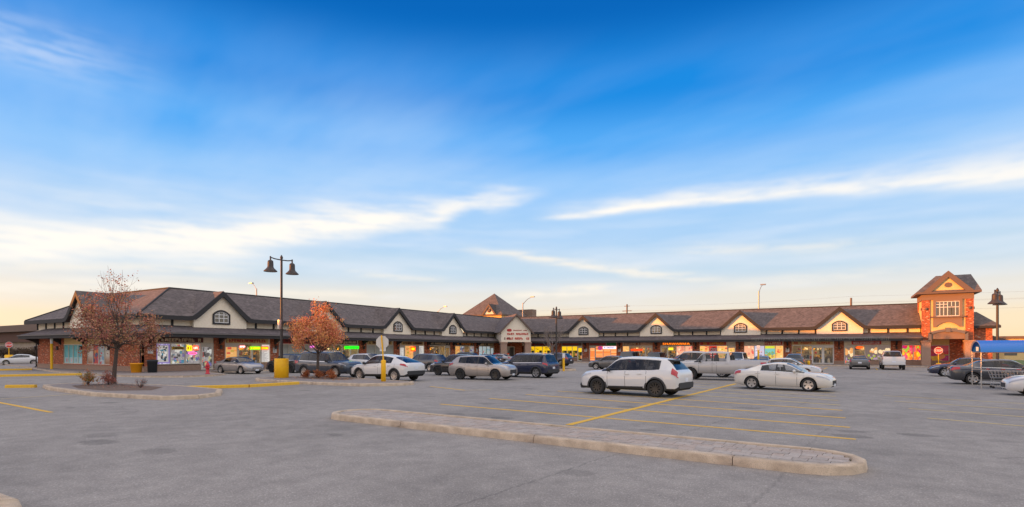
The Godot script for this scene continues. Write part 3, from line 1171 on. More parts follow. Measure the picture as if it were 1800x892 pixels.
func dormer(parent: Node, c: float, hw := 2.75, window := true) -> void:
	var o := part("dormer", parent)
	var peak := 7.62
	var base := 5.15
	var fr := OVER + 0.07
	# gable wall
	var st := S()
	prism(st, PackedVector2Array([Vector2(-hw + 0.15, 4.10), Vector2(hw - 0.15, 4.10), Vector2(hw - 0.15, 4.85), Vector2(0, peak - 0.30), Vector2(-hw + 0.15, 4.85)]), Vector3(c, 0, 0.002), Vector3.RIGHT, Vector3.UP, Vector3(0, 0, 0.5))
	put("gable_wall", st, M.stucco, o)

	# roof slopes
	var back := OVER - (peak - EAVE) / PITCH
	var low := OVER - (base - EAVE) / PITCH
	var sl := Vector3(hw, peak - base, 0).normalized()
	roof_face([Vector3(c - hw, base, fr), Vector3(c, peak, fr), Vector3(c, peak, back), Vector3(c - hw, base, low)], Vector3(0, 0, 1), sl, "roof_slope", M.shingle, o)
	roof_face([Vector3(c, peak, fr), Vector3(c + hw, base, fr), Vector3(c + hw, base, low), Vector3(c, peak, back)], Vector3(0, 0, 1), Vector3(-sl.x, sl.y, 0), "roof_slope", M.shingle, o)
	# rake fascia, flaring into the eave
	st = S()
	prism(st, PackedVector2Array([Vector2(-hw - 0.55, EAVE), Vector2(-hw - 0.1, base - 0.03), Vector2(-hw + 0.4, base + 0.36), Vector2(0, peak), Vector2(0, peak - 0.52), Vector2(-hw + 0.62, base - 0.02), Vector2(-hw + 0.15, EAVE - 0.30), Vector2(-hw - 0.55, EAVE - 0.37)]), Vector3(c, 0, OVER - 0.02), Vector3.RIGHT, Vector3.UP, Vector3(0, 0, 0.12))
	put("rake_board", st, M.fascia, o)
	st = S()
	prism(st, PackedVector2Array([Vector2(hw + 0.55, EAVE), Vector2(hw + 0.1, base - 0.03), Vector2(hw - 0.4, base + 0.36), Vector2(0, peak), Vector2(0, peak - 0.52), Vector2(hw - 0.62, base - 0.02), Vector2(hw - 0.15, EAVE - 0.30), Vector2(hw + 0.55, EAVE - 0.37)]), Vector3(c, 0, OVER - 0.02), Vector3.RIGHT, Vector3.UP, Vector3(0, 0, 0.12))
	put("rake_board", st, M.fascia, o)
	if not window:
		return
	var keep := XF
	XF = XF.translated_local(Vector3(0, 0, 0.445))
	# arched window in a dark surround, with pale glazing bars and six panes
	st = S()
	var hw2 := 0.86
	var outer := arch_poly(hw2, 4.44, 5.42, 5.82, 10)
	var ring := PackedVector2Array()
	prism(st, PackedVector2Array([Vector2(-hw2, 4.44), Vector2(hw2, 4.44), Vector2(hw2, 4.60), Vector2(-hw2, 4.60)]), Vector3(c, 0, 0.07), Vector3.RIGHT, Vector3.UP, Vector3(0, 0, 0.10))
	for s in [-1.0, 1.0]:
		prism(st, PackedVector2Array([Vector2(s * hw2, 4.60), Vector2(s * (hw2 - 0.16), 4.60), Vector2(s * (hw2 - 0.16), 5.40), Vector2(s * hw2, 5.40)]), Vector3(c, 0, 0.07), Vector3.RIGHT, Vector3.UP, Vector3(0, 0, 0.10))
	var n := 10
	for i in n:
		var t0 := -1.0 + 2.0 * i / n
		var t1 := -1.0 + 2.0 * (i + 1) / n
		prism(st, PackedVector2Array([Vector2(t0 * hw2, 5.40 + 0.42 * (1 - t0 * t0)), Vector2(t1 * hw2, 5.40 + 0.42 * (1 - t1 * t1)), Vector2(t1 * (hw2 - 0.16), 5.36 + 0.30 * (1 - t1 * t1)), Vector2(t0 * (hw2 - 0.16), 5.36 + 0.30 * (1 - t0 * t0))]), Vector3(c, 0, 0.07), Vector3.RIGHT, Vector3.UP, Vector3(0, 0, 0.10))
	put("window_surround", st, M.fascia, o)
	var iw := hw2 - 0.16
	var top := func(x: float) -> float: return 5.36 + 0.30 * (1.0 - pow(x / iw, 2.0))
	st = S()
	for x in [-iw + 0.03, -iw / 3.0, iw / 3.0, iw - 0.03]:
		box(st, Vector3(c + x - 0.032, 4.60, 0.065), Vector3(c + x + 0.032, top.call(x) - 0.01, 0.12))
	for y in [4.63, 5.03, 5.36]:
		box(st, Vector3(c - iw, y - 0.03, 0.066), Vector3(c + iw, y + 0.03, 0.118))
	for i in n:
		var t0 := -1.0 + 2.0 * i / n
		var t1 := -1.0 + 2.0 * (i + 1) / n
		prism(st, PackedVector2Array([Vector2(t0 * iw, top.call(t0 * iw)), Vector2(t1 * iw, top.call(t1 * iw)), Vector2(t1 * iw, top.call(t1 * iw) - 0.06), Vector2(t0 * iw, top.call(t0 * iw) - 0.06)]), Vector3(c, 0, 0.066), Vector3.RIGHT, Vector3.UP, Vector3(0, 0, 0.05))
	put("glazing_bars", st, M.white_frame, o)
	for i in 3:
		for j in 3:
			var x0: float = -iw + i * iw * 2.0 / 3.0 + 0.03
			var x1: float = -iw + (i + 1) * iw * 2.0 / 3.0 - 0.03
			var y0: float = [4.66, 5.06, 5.39][j]
			var ps := S()
			if j < 2:
				quad(ps, Vector3(c + x0, y0, 0.075), Vector3(c + x1, y0, 0.075), Vector3(c + x1, [5.0, 5.33][j], 0.075), Vector3(c + x0, [5.0, 5.33][j], 0.075))
			else:
				quad(ps, Vector3(c + x0, y0, 0.075), Vector3(c + x1, y0, 0.075), Vector3(c + x1, maxf(y0, top.call(x1) - 0.05), 0.075), Vector3(c + x0, maxf(y0, top.call(x0) - 0.05), 0.075))
			put("pane", ps, M.pane_dark, o)
	XF = keep


func eave_line(parent: Node, s0: float, s1: float, dormers: Array, hw := 2.75) -> void:
	# straight fascia between the dormers, soffit behind it
	var edges := [s0]
	for c in dormers:
		edges.append(c - hw - 0.55)
		edges.append(c + hw + 0.55)
	edges.append(s1)
	for i in range(0, edges.size(), 2):
		if edges[i + 1] - edges[i] > 0.1:
			var st := S()
			box(st, Vector3(edges[i], EAVE - 0.37, OVER - 0.02), Vector3(edges[i + 1], EAVE, OVER + 0.10))
			put("eave_board", st, M.fascia, parent)
			st = S()
			quad(st, Vector3(edges[i], EAVE - 0.30, -0.02), Vector3(edges[i + 1], EAVE - 0.30, -0.02), Vector3(edges[i + 1], EAVE - 0.30, OVER - 0.02), Vector3(edges[i], EAVE - 0.30, OVER - 0.02))
			put("soffit", st, M.soffit, parent)


func upper_wall(parent: Node, s0: float, s1: float, posts: Array) -> void:
	var st := S()
	box(st, Vector3(s0, 2.66, -0.30), Vector3(s1, EAVE - 0.29, 0.0))
	put("upper_wall", st, M.stucco, parent)
	for p in posts:
		piece("timber_post", Vector3(p - 0.09, 4.10, 0.0), Vector3(p + 0.09, 4.77, 0.09), M.fascia, parent)


func canopy(parent: Node, s0: float, s1: float, over: float, hip0: float, hip1: float, join := false) -> void:
	var o := part("canopy", parent)
	var yt := 4.22
	var ye := 3.52
	var a0 := s0
	var a1 := s1
	var up := Vector3(0, yt - ye, -over).normalized()
	roof_face([Vector3(a0, ye, over), Vector3(a1, ye, over), Vector3(a1 - hip1, yt, 0.0), Vector3(a0 + hip0, yt, 0.0)], Vector3.RIGHT, up, "canopy_roof", M.shingle_canopy, o)
	if join:
		pass
	elif hip0 > 0.0:
		roof_face([Vector3(a0, ye, 0.0), Vector3(a0, ye, over), Vector3(a0 + hip0, yt, 0.0)], Vector3(0, 0, 1), Vector3(hip0, yt - ye, 0).normalized(), "canopy_roof", M.shingle_canopy, o)
	else:
		var es := S()
		tri(es, Vector3(a0, ye, 0.0), Vector3(a0, ye, over), Vector3(a0, yt, 0.0))
		put("canopy_end", es, M.fascia, o)
	var st := S()
	box(st, Vector3(a0, 3.13, over - 0.06), Vector3(a1, ye + 0.01, over + 0.03))
	put("fascia_board", st, M.fascia, o)
	st = S()
	box(st, Vector3(a0, ye - 0.11, over + 0.032), Vector3(a1, ye - 0.01, over + 0.13))
	put("gutter", st, M.trim_grey, o)
	if not join:
		st = S()
		box(st, Vector3(a0, 3.13, 0.0), Vector3(a0 + 0.06, ye, over - 0.06))
		put("fascia_end", st, M.fascia, o)
	st = S()
	box(st, Vector3(a0 + 0.06, 3.17, 0.02), Vector3(a1, 3.23, over - 0.06))
	put("soffit", st, M.soffit, o)


func pier(parent: Node, s0: float, s1: float, notice := false) -> void:
	var o := part("pier", parent)
	var st := S()
	box(st, Vector3(s0, 0.52, -0.30), Vector3(s1, 3.34, 0.13))
	put("brickwork", st, M.brick, o)
	st = S()
	box(st, Vector3(s0 - 0.03, 0.14, -0.30), Vector3(s1 + 0.03, 0.52, 0.18))
	put("stone_base", st, M.stone, o)
	st = S()
	box(st, Vector3(s0 - 0.05, 0.521, -0.29), Vector3(s1 + 0.05, 0.60, 0.21))
	put("stone_cap", st, M.stone, o)
	var c := (s0 + s1) * 0.5
	st = S()
	prism(st, PackedVector2Array([Vector2(0.13, 3.33), Vector2(1.35, 3.33), Vector2(1.35, 3.22), Vector2(0.32, 2.72), Vector2(0.13, 2.55)]), Vector3(c - 0.09, 0, 0), Vector3.BACK, Vector3.UP, Vector3(0.18, 0, 0))
	put("bracket", st, M.fascia, o)
	st = S()
	lathe(st, [Vector2(0.0, 0.42), Vector2(0.16, 0.36), Vector2(0.11, 0.30), Vector2(0.13, 0.04), Vector2(0.0, 0.0)], Vector3(c, 2.08, 0.36), 6, Vector3.UP, false)
	box(st, Vector3(c - 0.02, 2.42, 0.13), Vector3(c + 0.02, 2.46, 0.36))
	put("lantern", st, M.lamp_black, o)
	if notice:
		st = S()
		quad_uv(st, [Vector3(c - 0.22, 1.70, 0.136), Vector3(c + 0.22, 1.70, 0.136), Vector3(c + 0.22, 2.26, 0.136), Vector3(c - 0.22, 2.26, 0.136)], [Vector2(0, 1), Vector2(1, 1), Vector2(1, 0), Vector2(0, 0)])
		put("notice", st, print_mat("whitepaper", int(s0) % 3), o)


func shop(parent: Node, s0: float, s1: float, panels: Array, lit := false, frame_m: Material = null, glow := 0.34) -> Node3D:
	var o := part("storefront", parent)
	var fm: Material = frame_m if frame_m else M.frame
	var bars := S()
	box(bars, Vector3(s0, 2.56, -0.16), Vector3(s1, 2.68, 0.05))
	var x := s0
	var total := 0.0
	for p in panels:
		total += p[0]
	for i in panels.size():
		var p: Array = panels[i]
		var x1: float = x + (s1 - s0) * p[0] / total
		var kind: String = p[1]
		var door := kind.begins_with("door")
		var y0 := 0.16 if door else 0.72
		box(bars, Vector3(x - 0.04, y0, -0.14), Vector3(x + 0.045, 2.56, 0.04))
		if i == panels.size() - 1:
			box(bars, Vector3(x1 - 0.045, y0, -0.14), Vector3(x1 + 0.04, 2.56, 0.04))
		box(bars, Vector3(x, y0, -0.13), Vector3(x1, y0 + (0.12 if door else 0.07), 0.035))
		if not door:
			piece("stone_sill_wall", Vector3(x + 0.003, 0.14, -0.28), Vector3(x1 - 0.003, 0.66, 0.08), M.stone, o)
		else:
			box(bars, Vector3(x + 0.045, 0.2, -0.12), Vector3(x + 0.15, 2.56, 0.03))
			box(bars, Vector3(x1 - 0.15, 0.2, -0.12), Vector3(x1 - 0.046, 2.56, 0.03))
			box(bars, Vector3(x + 0.15, 2.30, -0.12), Vector3(x1 - 0.15, 2.56, 0.03))
		var what: String = kind.split(":")[-1]
		var q := [Vector3(x + 0.045, y0 + 0.06, -0.06), Vector3(x1 - 0.045, y0 + 0.06, -0.06), Vector3(x1 - 0.045, 2.57, -0.06), Vector3(x + 0.045, 2.57, -0.06)]
		var st := S()
		quad_uv(st, q, [Vector2(0, 1), Vector2(1, 1), Vector2(1, 0), Vector2(0, 0)])
		if what == "glass":
			put("pane", st, M.pane, o)
		elif what == "blind":
			put("blind", st, M.blind, o)
		else:
			var spec := what.split("/")
			put("window_print", st, print_mat(spec[0], int(spec[1]) if spec.size() > 1 else 1, glow), o)
		x = x1
	put("window_frame", bars, fm, o)
	if lit:
		var room := S()
		quad(room, Vector3(s0, 0.15, -3.6), Vector3(s1, 0.15, -3.6), Vector3(s1, 2.9, -3.6), Vector3(s0, 2.9, -3.6))
		quad(room, Vector3(s0, 2.9, -3.6), Vector3(s1, 2.9, -3.6), Vector3(s1, 2.9, -0.3), Vector3(s0, 2.9, -0.3))
		quad(room, Vector3(s0, 0.15, -0.3), Vector3(s0, 0.15, -3.6), Vector3(s0, 2.9, -3.6), Vector3(s0, 2.9, -0.3))
		quad(room, Vector3(s1, 0.15, -3.6), Vector3(s1, 0.15, -0.3), Vector3(s1, 2.9, -0.3), Vector3(s1, 2.9, -3.6))
		put("room_wall", room, M.interior, o)
		var fl := S()
		quad(fl, Vector3(s0, 0.16, -0.3), Vector3(s1, 0.16, -0.3), Vector3(s1, 0.16, -3.6), Vector3(s0, 0.16, -3.6))
		put("room_floor", fl, M.interior_floor, o)
		# stocked shelving along the back, some goods nearer the glass
		var gr := RandomNumberGenerator.new()
		gr.seed = int(absf(s0) * 10.0)
		var rack := S()
		for gy in [0.45, 1.0, 1.5, 2.0]:
			box(rack, Vector3(s0 + 0.2, gy - 0.03, -2.6), Vector3(s1 - 0.2, gy, -2.1))
		put("shelf_rack", rack, M.trim_grey, o)
		var tones := [M.letter_red, M.blind, M.trim_brown, M.letter_cream, M.bin_black, M.yellow]
		for k in tones.size():
			var g := S()
			for q in 16:
				var gx := lerpf(s0 + 0.4, s1 - 0.4, gr.randf())
				var gy: float = [0.45, 1.0, 1.5, 2.0][gr.randi() % 4]
				var gh := gr.randf_range(0.15, 0.38)
				boxc(g, Vector3(gx, gy + gh * 0.5, -2.25 + 0.08 * k), Vector3(gr.randf_range(0.1, 0.3), gh, 0.1))
			for q in 3:
				var gx := lerpf(s0 + 0.4, s1 - 0.4, gr.randf())
				var gh := gr.randf_range(0.5, 1.2)
				boxc(g, Vector3(gx, 0.17 + gh * 0.5, gr.randf_range(-1.5, -0.7)), Vector3(0.3, gh, 0.35))
			var gm := put("shelf_goods", g, tones[k], o)
			gm.set_meta("kind", "stuff")
		var lp := S()
		var c := (s0 + s1) * 0.5
		boxc(lp, Vector3(c, 2.86, -1.7), Vector3(2.4, 0.05, 0.5))
		put("ceiling_lamp", lp, M.ceiling_lamp, o)
		var al := AreaLight3D.new()
		al.name = "ceiling_lamp_light"
		al.area_size = Vector2(2.4, 0.5)
		al.light_color = Color(1.0, 0.86, 0.62)
		al.light_energy = 2.6
		al.shadow_enabled = true
		al.transform = XF * Transform3D(Basis(Vector3.RIGHT, -PI / 2), Vector3(c, 2.80, -1.7))
		o.add_child(al, true)
	return o


func shop_sign(label: String, s0: float, s1: float, y0: float, y1: float, board: Material, letters: Material, seed_: int, txt := "", glow := false) -> void:
	y0 = 2.70
	y1 = minf(y1, 3.14)
	var keep := XF
	var at := XF * Vector3((s0 + s1) * 0.5, y0, 0.0)
	var o := thing("shop_sign", label, "sign", at, 0.0, "signs above the shop windows")
	XF = Transform3D(keep.basis, keep.origin - at)
	var st := S()
	box(st, Vector3(s0, y0, 0.02), Vector3(s1, y1, 0.12))
	put("sign_board", st, board, o)
	var h := (y1 - y0) * 0.66
	if txt:
		text_mesh("lettering", txt, h, letters, o, Vector3((s0 + s1) * 0.5, (y0 + y1) * 0.5, 0.135), (s1 - s0) * 0.88)
	else:
		strokes("lettering", (s1 - s0) * 0.9, h, Vector3((s0 + s1) * 0.5, (y0 + y1) * 0.5, 0.12), letters, o, int((s1 - s0) / 0.3), seed_)
	XF = keep


func lit_sign(label: String, c: float, y: float, w: float, h: float, front: Material, letters: Material, round_ := false, seed_ := 1, txt := "") -> void:
	# a small sign that glows behind the glass of a shop window
	var keep := XF
	var at := XF * Vector3(c, y, 0.06)
	var o := thing("window_sign", label, "sign", at, 0.0, "lit signs in the shop windows")
	XF = Transform3D(keep.basis, keep.origin - at)
	var st := S()
	if round_:
		var poly := PackedVector2Array()
		for i in 20:
			poly.append(Vector2(cos(TAU * i / 20) * w * 0.5, sin(TAU * i / 20) * h * 0.5))
		prism(st, poly, Vector3(c, y, 0.045), Vector3.RIGHT, Vector3.UP, Vector3(0, 0, 0.05))
	else:
		box(st, Vector3(c - w * 0.5, y - h * 0.5, 0.045), Vector3(c + w * 0.5, y + h * 0.5, 0.095))
	put("sign_light_box", st, front, o)
	if letters:
		if txt:
			text_mesh("lettering", txt, h * 0.62, letters, o, Vector3(c, y, 0.107), w * 0.9)
		else:
			strokes("lettering", w * 0.8, h * 0.5, Vector3(c, y, 0.095), letters, o, maxi(3, int(w / 0.16)), seed_)
	XF = keep


func build_near_wing() -> void:
	var o := thing("shop_wing", "long shop wing with dark shingle roof and four dormers, at the left", "building", Vector3(WALL_X, 0, -54))
	var left := Basis(Vector3.UP, PI / 2)
	frame_of(o, left, Vector3(WALL_X, 0, 0))
	var dorm := [30.9, 43.1, 55.3, 67.4]
	# roof: front slope, end slope, far slopes, flat top
	long_slope(23.5, 83.2, 28.7, 88.4, dorm, 2.75, M.shingle, o)
	var dl := SIDE_X - WALL_X
	var ex := dl - OVER
	roof_face([Vector3(94.0, EAVE, ex), Vector3(23.5, EAVE, ex), Vector3(28.7, RIDGE, ex + 5.2), Vector3(94.0, RIDGE, ex + 5.2)], Vector3.RIGHT, Vector3(0, RIDGE - EAVE, 5.2).normalized(), "roof", M.shingle, o)
	var st := S()
	quad(st, Vector3(28.7, RIDGE - 0.25, ex + 5.2), Vector3(28.7, RIDGE - 0.25, SET), Vector3(94.0, RIDGE - 0.25, SET), Vector3(94.0, RIDGE - 0.25, ex + 5.2))
	put("flat_roof", st, M.flat_roof, o)
	# ridge and hip cappings
	st = S()
	tube(st, [Vector3(23.5, EAVE + 0.02, OVER), Vector3(28.7, RIDGE + 0.02, SET), Vector3(88.4, RIDGE + 0.02, SET)], [0.09], 6)
	tube(st, [Vector3(28.7, RIDGE + 0.02, SET), Vector3(28.7, RIDGE + 0.02, ex + 5.2), Vector3(23.5, EAVE + 0.02, ex)], [0.09], 6)
	put("ridge_cap", st, M.fascia, o)
	for c in dorm:
		dormer(o, c)
	eave_line(o, 23.5, 82.6, dorm)
	var posts := []
	var s := 24.6
	while s < 83.0:
		var clear := true
		for c in dorm:
			if absf(s - c) < 2.6:
				clear = false
		if clear:
			posts.append(s)
		s += 2.05
	upper_wall(o, 24.3, 84.0, posts)
	canopy(o, 22.6, 81.0, 2.5, 1.7, 0.0, true)
	# core behind the shops
	st = S()
	box(st, Vector3(24.7, 0.1, -3.75), Vector3(94.0, 4.7, dl + 0.02))
	box(st, Vector3(24.31, 0.1, -3.7), Vector3(24.69, 4.7, -0.31))
	put("rear_wall", st, M.brick, o)
	# piers and shops
	var pc := [[24.3, 25.3], [30.45, 31.5], [36.5, 37.45], [42.7, 43.7], [48.8, 50.05], [55.0, 56.1], [61.3, 62.4], [67.4, 68.6], [73.8, 75.1], [79.8, 81.8]]
	for i in pc.size():
		pier(o, pc[i][0], pc[i][1], i in [0, 2, 8, 9])
	shop(o, 25.3, 30.45, [[1.2, "ads_violet/1"], [1.25, "ads/2"], [1.35, "ads/3"], [1.2, "door:ads/4"]])
	shop(o, 31.5, 36.5, [[1.6, "door:peach/3"], [1.5, "glass"], [1.2, "door:glass"], [1.1, "whitepaper/1"]], true)
	shop(o, 37.45, 42.7, [[1.0, "blind"], [1.0, "blind"], [1.0, "blind"], [1.0, "blind"]])
	shop(o, 43.7, 48.8, [[1.2, "glass"], [1.2, "glass"], [1.2, "glass"], [1.3, "door:glass"]], true)
	shop(o, 50.05, 55.0, [[1.0, "blind"], [1.0, "blind"], [1.0, "blind"]])
	shop(o, 56.1, 61.3, [[1.0, "door:whitepaper/2"], [1.6, "peach/9"], [1.0, "blind"], [1.0, "whitepaper/4"]])
	shop(o, 62.4, 67.4, [[1.0, "glass"], [1.0, "glass"], [1.0, "glass"], [1.0, "door:glass"]], true)
	shop(o, 68.6, 73.8, [[1.0, "peach/5"], [0.8, "ads/8"], [1.0, "glass"], [0.9, "ads/9"]], true)
	shop(o, 75.1, 79.8, [[1.0, "bluewhite/1"], [1.0, "bluewhite/2"], [1.0, "bluewhite/3"], [1.0, "door:bluewhite/4"]])
	# the end towards the lot, turned to the camera
	frame_of(o, Basis.IDENTITY, Vector3(0, 0, END_Z))
	var w := SIDE_X
	st = S()
	for seg in [[w, -67.0, 0.5, 3.34], [-62.9, -61.9, 0.5, 3.34], [-57.4, WALL_X + 0.125, 0.5, 3.34], [-67.0, -62.9, 0.5, 0.66], [-61.9, -57.4, 0.5, 0.66]]:
		box(st, Vector3(seg[0], seg[2], -0.35), Vector3(seg[1], seg[3], 0.0))
	put("end_wall", st, M.brick, o)
	st = S()
	box(st, Vector3(w - 0.05, 0.14, -0.35), Vector3(WALL_X + 0.2, 0.50, 0.06))
	box(st, Vector3(w - 0.06, 0.501, -0.3), Vector3(WALL_X + 0.22, 0.58, 0.10))
	put("stone_base", st, M.stone, o)
	st = S()
	box(st, Vector3(-67.0, 2.56, -0.3), Vector3(-62.9, 3.34, -0.06))
	box(st, Vector3(-61.9, 2.56, -0.3), Vector3(-57.4, 3.34, -0.06))
	put("transom_panel", st, M.stucco_gold, o)
	st = S()
	box(st, Vector3(w, 3.34, -0.35), Vector3(WALL_X - 0.31, EAVE - 0.29, 0.0))
	put("upper_wall", st, M.stucco, o)
	for pnl in [[-67.0, -62.9, "teal"], [-61.9, -57.4, "pastel"]]:
		var n := 4
		var fr := S()
		box(fr, Vector3(pnl[0], 2.50, -0.2), Vector3(pnl[1], 2.57, -0.02))
		box(fr, Vector3(pnl[0], 0.66, -0.2), Vector3(pnl[1], 0.72, -0.02))
		for i in n + 1:
			var x := lerpf(pnl[0], pnl[1], i / float(n))
			box(fr, Vector3(x - 0.03, 0.72, -0.19), Vector3(x + 0.03, 2.5, -0.03))
		put("window_frame", fr, M.frame, o)
		for i in n:
			var x0 := lerpf(pnl[0], pnl[1], i / float(n)) + 0.03
			var x1 := lerpf(pnl[0], pnl[1], (i + 1) / float(n)) - 0.03
			var ps := S()
			quad_uv(ps, [Vector3(x0, 0.72, -0.1), Vector3(x1, 0.72, -0.1), Vector3(x1, 2.5, -0.1), Vector3(x0, 2.5, -0.1)], [Vector2(0, 1), Vector2(1, 1), Vector2(1, 0), Vector2(0, 0)])
			var kd: String = pnl[2]
			if kd == "pastel" and i == 1:
				kd = "people"
			elif kd == "pastel" and i == 2:
				kd = "bluewhite"
			put("window_print", ps, print_mat(kd, i), o)
	long_slope(w - OVER, WALL_X + OVER, w - OVER + 5.2, WALL_X + SET, [-62.0], 2.3, M.shingle, o)
	dormer(o, -62.0, 2.3, false)
	eave_line(o, w - OVER, WALL_X + OVER - 0.12, [-62.0], 2.3)
	var ep := [w + 0.1, w + 2.2, w + 4.3, w + 6.3, -58.6, -56.4, -54.2]
	for p in ep:
		piece("timber_post", Vector3(p - 0.08, 4.10, 0.0), Vector3(p + 0.08, 4.77, 0.09), M.fascia, o)
	canopy(o, w + 0.3, WALL_X + 2.44, 1.7, 2.0, 2.44)
	for x in [w + 0.25, -67.6, -62.4, -56.9]:
		st = S()
		prism(st, PackedVector2Array([Vector2(0.0, 3.33), Vector2(1.2, 3.33), Vector2(1.2, 3.22), Vector2(0.25, 2.75), Vector2(0.0, 2.5)]), Vector3(x - 0.08, 0, 0), Vector3.BACK, Vector3.UP, Vector3(0.16, 0, 0))
		put("bracket", st, M.fascia, o)
		st = S()
		lathe(st, [Vector2(0.0, 0.42), Vector2(0.16, 0.36), Vector2(0.11, 0.30), Vector2(0.13, 0.04), Vector2(0.0, 0.0)], Vector3(x, 1.98, 0.30), 6, Vector3.UP, false)
		put("lantern", st, M.lamp_black, o)
	for x in [w - 0.02, WALL_X - 0.25]:
		st = S()
		tube(st, [Vector3(x + (0.5 if x < -60.0 else 1.0), 3.32, 1.6), Vector3(x + 0.5, 3.1, 1.0), Vector3(x, 2.75, 0.12), Vector3(x, 0.3, 0.12), Vector3(x, 0.18, 0.25)], [0.06], 6)
		put("downspout", st, M.lamp_black, o)
	# signs
	frame_of(self, left, Vector3(WALL_X, 0, 0))
	var dark := mat(lin(0.10, 0.018, 0.015), 0.6)
	shop_sign("dark red sign with worn pale letters above the poster-filled windows", 25.5, 29.4, 2.74, 3.24, dark, M.letter_cream, 3)
	shop_sign("red lettered sign above the shop with the yellow lit strip", 31.7, 36.2, 2.74, 3.24, M.stucco_gold, M.letter_red, 5)
	shop_sign("plain red sign above the pale blinds by the lamp post", 37.7, 42.3, 2.74, 3.20, M.sign_red, M.letter_dark, 6)
	shop_sign("brown sign half hidden behind the orange tree", 44.0, 48.5, 2.74, 3.20, M.trim_brown, M.letter_cream, 7)
	shop_sign("grey sign above the pale blinds behind the octagonal sign", 50.3, 54.6, 2.74, 3.20, M.stucco_gold, M.letter_dark, 8)
	shop_sign("brown sign above the shop with the small orange panel", 56.6, 61.0, 2.74, 3.20, M.stucco_gold, M.letter_dark, 9)
	shop_sign("black sign hung with greenery above the bright lit shop", 62.5, 67.2, 2.74, 3.24, M.black, M.letter_cream, 10)
	shop_sign("black sign above the shop with photos in its window", 68.8, 73.6, 2.74, 3.20, M.black, M.letter_orange, 11)
	shop_sign("grey sign above the blue and white posters near the entrance", 75.3, 79.6, 2.74, 3.20, M.trim_grey, M.letter_cream, 12)
	var hot_yellow := glow_mat(Color(0.95, 0.85, 0.05), 0.8)
	var hot_pink := glow_mat(Color(0.95, 0.45, 0.85), 0.8)
	var hot_green := glow_mat(Color(0.10, 0.95, 0.10), 0.9)
	var hot_orange := glow_mat(Color(0.98, 0.30, 0.05), 0.9)
	var hot_lime := glow_mat(Color(0.55, 0.85, 0.02), 0.8)
	var hot_white := glow_mat(Color(0.95, 0.9, 0.85), 0.9)
	lit_sign("mustard yellow strip sign across the second poster window", 27.15, 2.18, 1.05, 0.26, mat(lin(0.72, 0.45, 0.02), 0.5), M.trim_brown, false, 3)
	lit_sign("lit yellow and orange square sign in the poster window", 28.15, 2.18, 0.46, 0.5, hot_yellow, M.letter_orange, false, 4)
	lit_sign("lit orange sign beside the yellow square one", 28.72, 2.20, 0.5, 0.42, hot_orange, hot_white, false, 5)
	lit_sign("glowing pink oval-cornered sign under the yellow and orange ones", 28.45, 1.72, 0.8, 0.26, hot_pink, hot_orange, true, 6)
	lit_sign("small pink oval sign in the second shop window", 33.35, 2.34, 0.72, 0.34, glow_mat(Color(0.85, 0.35, 0.40), 0.6), hot_white, true, 7)
	lit_sign("yellow-green lit strip sign on the second shop", 34.75, 2.20, 1.15, 0.32, hot_lime, hot_yellow, false, 8)
	lit_sign("orange end of the lit strip sign on the second shop", 35.85, 2.20, 0.85, 0.32, glow_mat(Color(0.85, 0.40, 0.05), 0.7), hot_yellow, false, 9)
	lit_sign("bright green lit strip sign right of the orange tree", 47.7, 2.30, 2.3, 0.34, hot_green, null)
	lit_sign("small orange-red panel sign in the beige shop window", 58.9, 2.14, 0.95, 0.62, hot_orange, hot_yellow, false, 12)
	lit_sign("small pink sign left of the orange tree", 41.9, 2.38, 0.7, 0.22, hot_pink, null, true)
	XF = Transform3D.IDENTITY


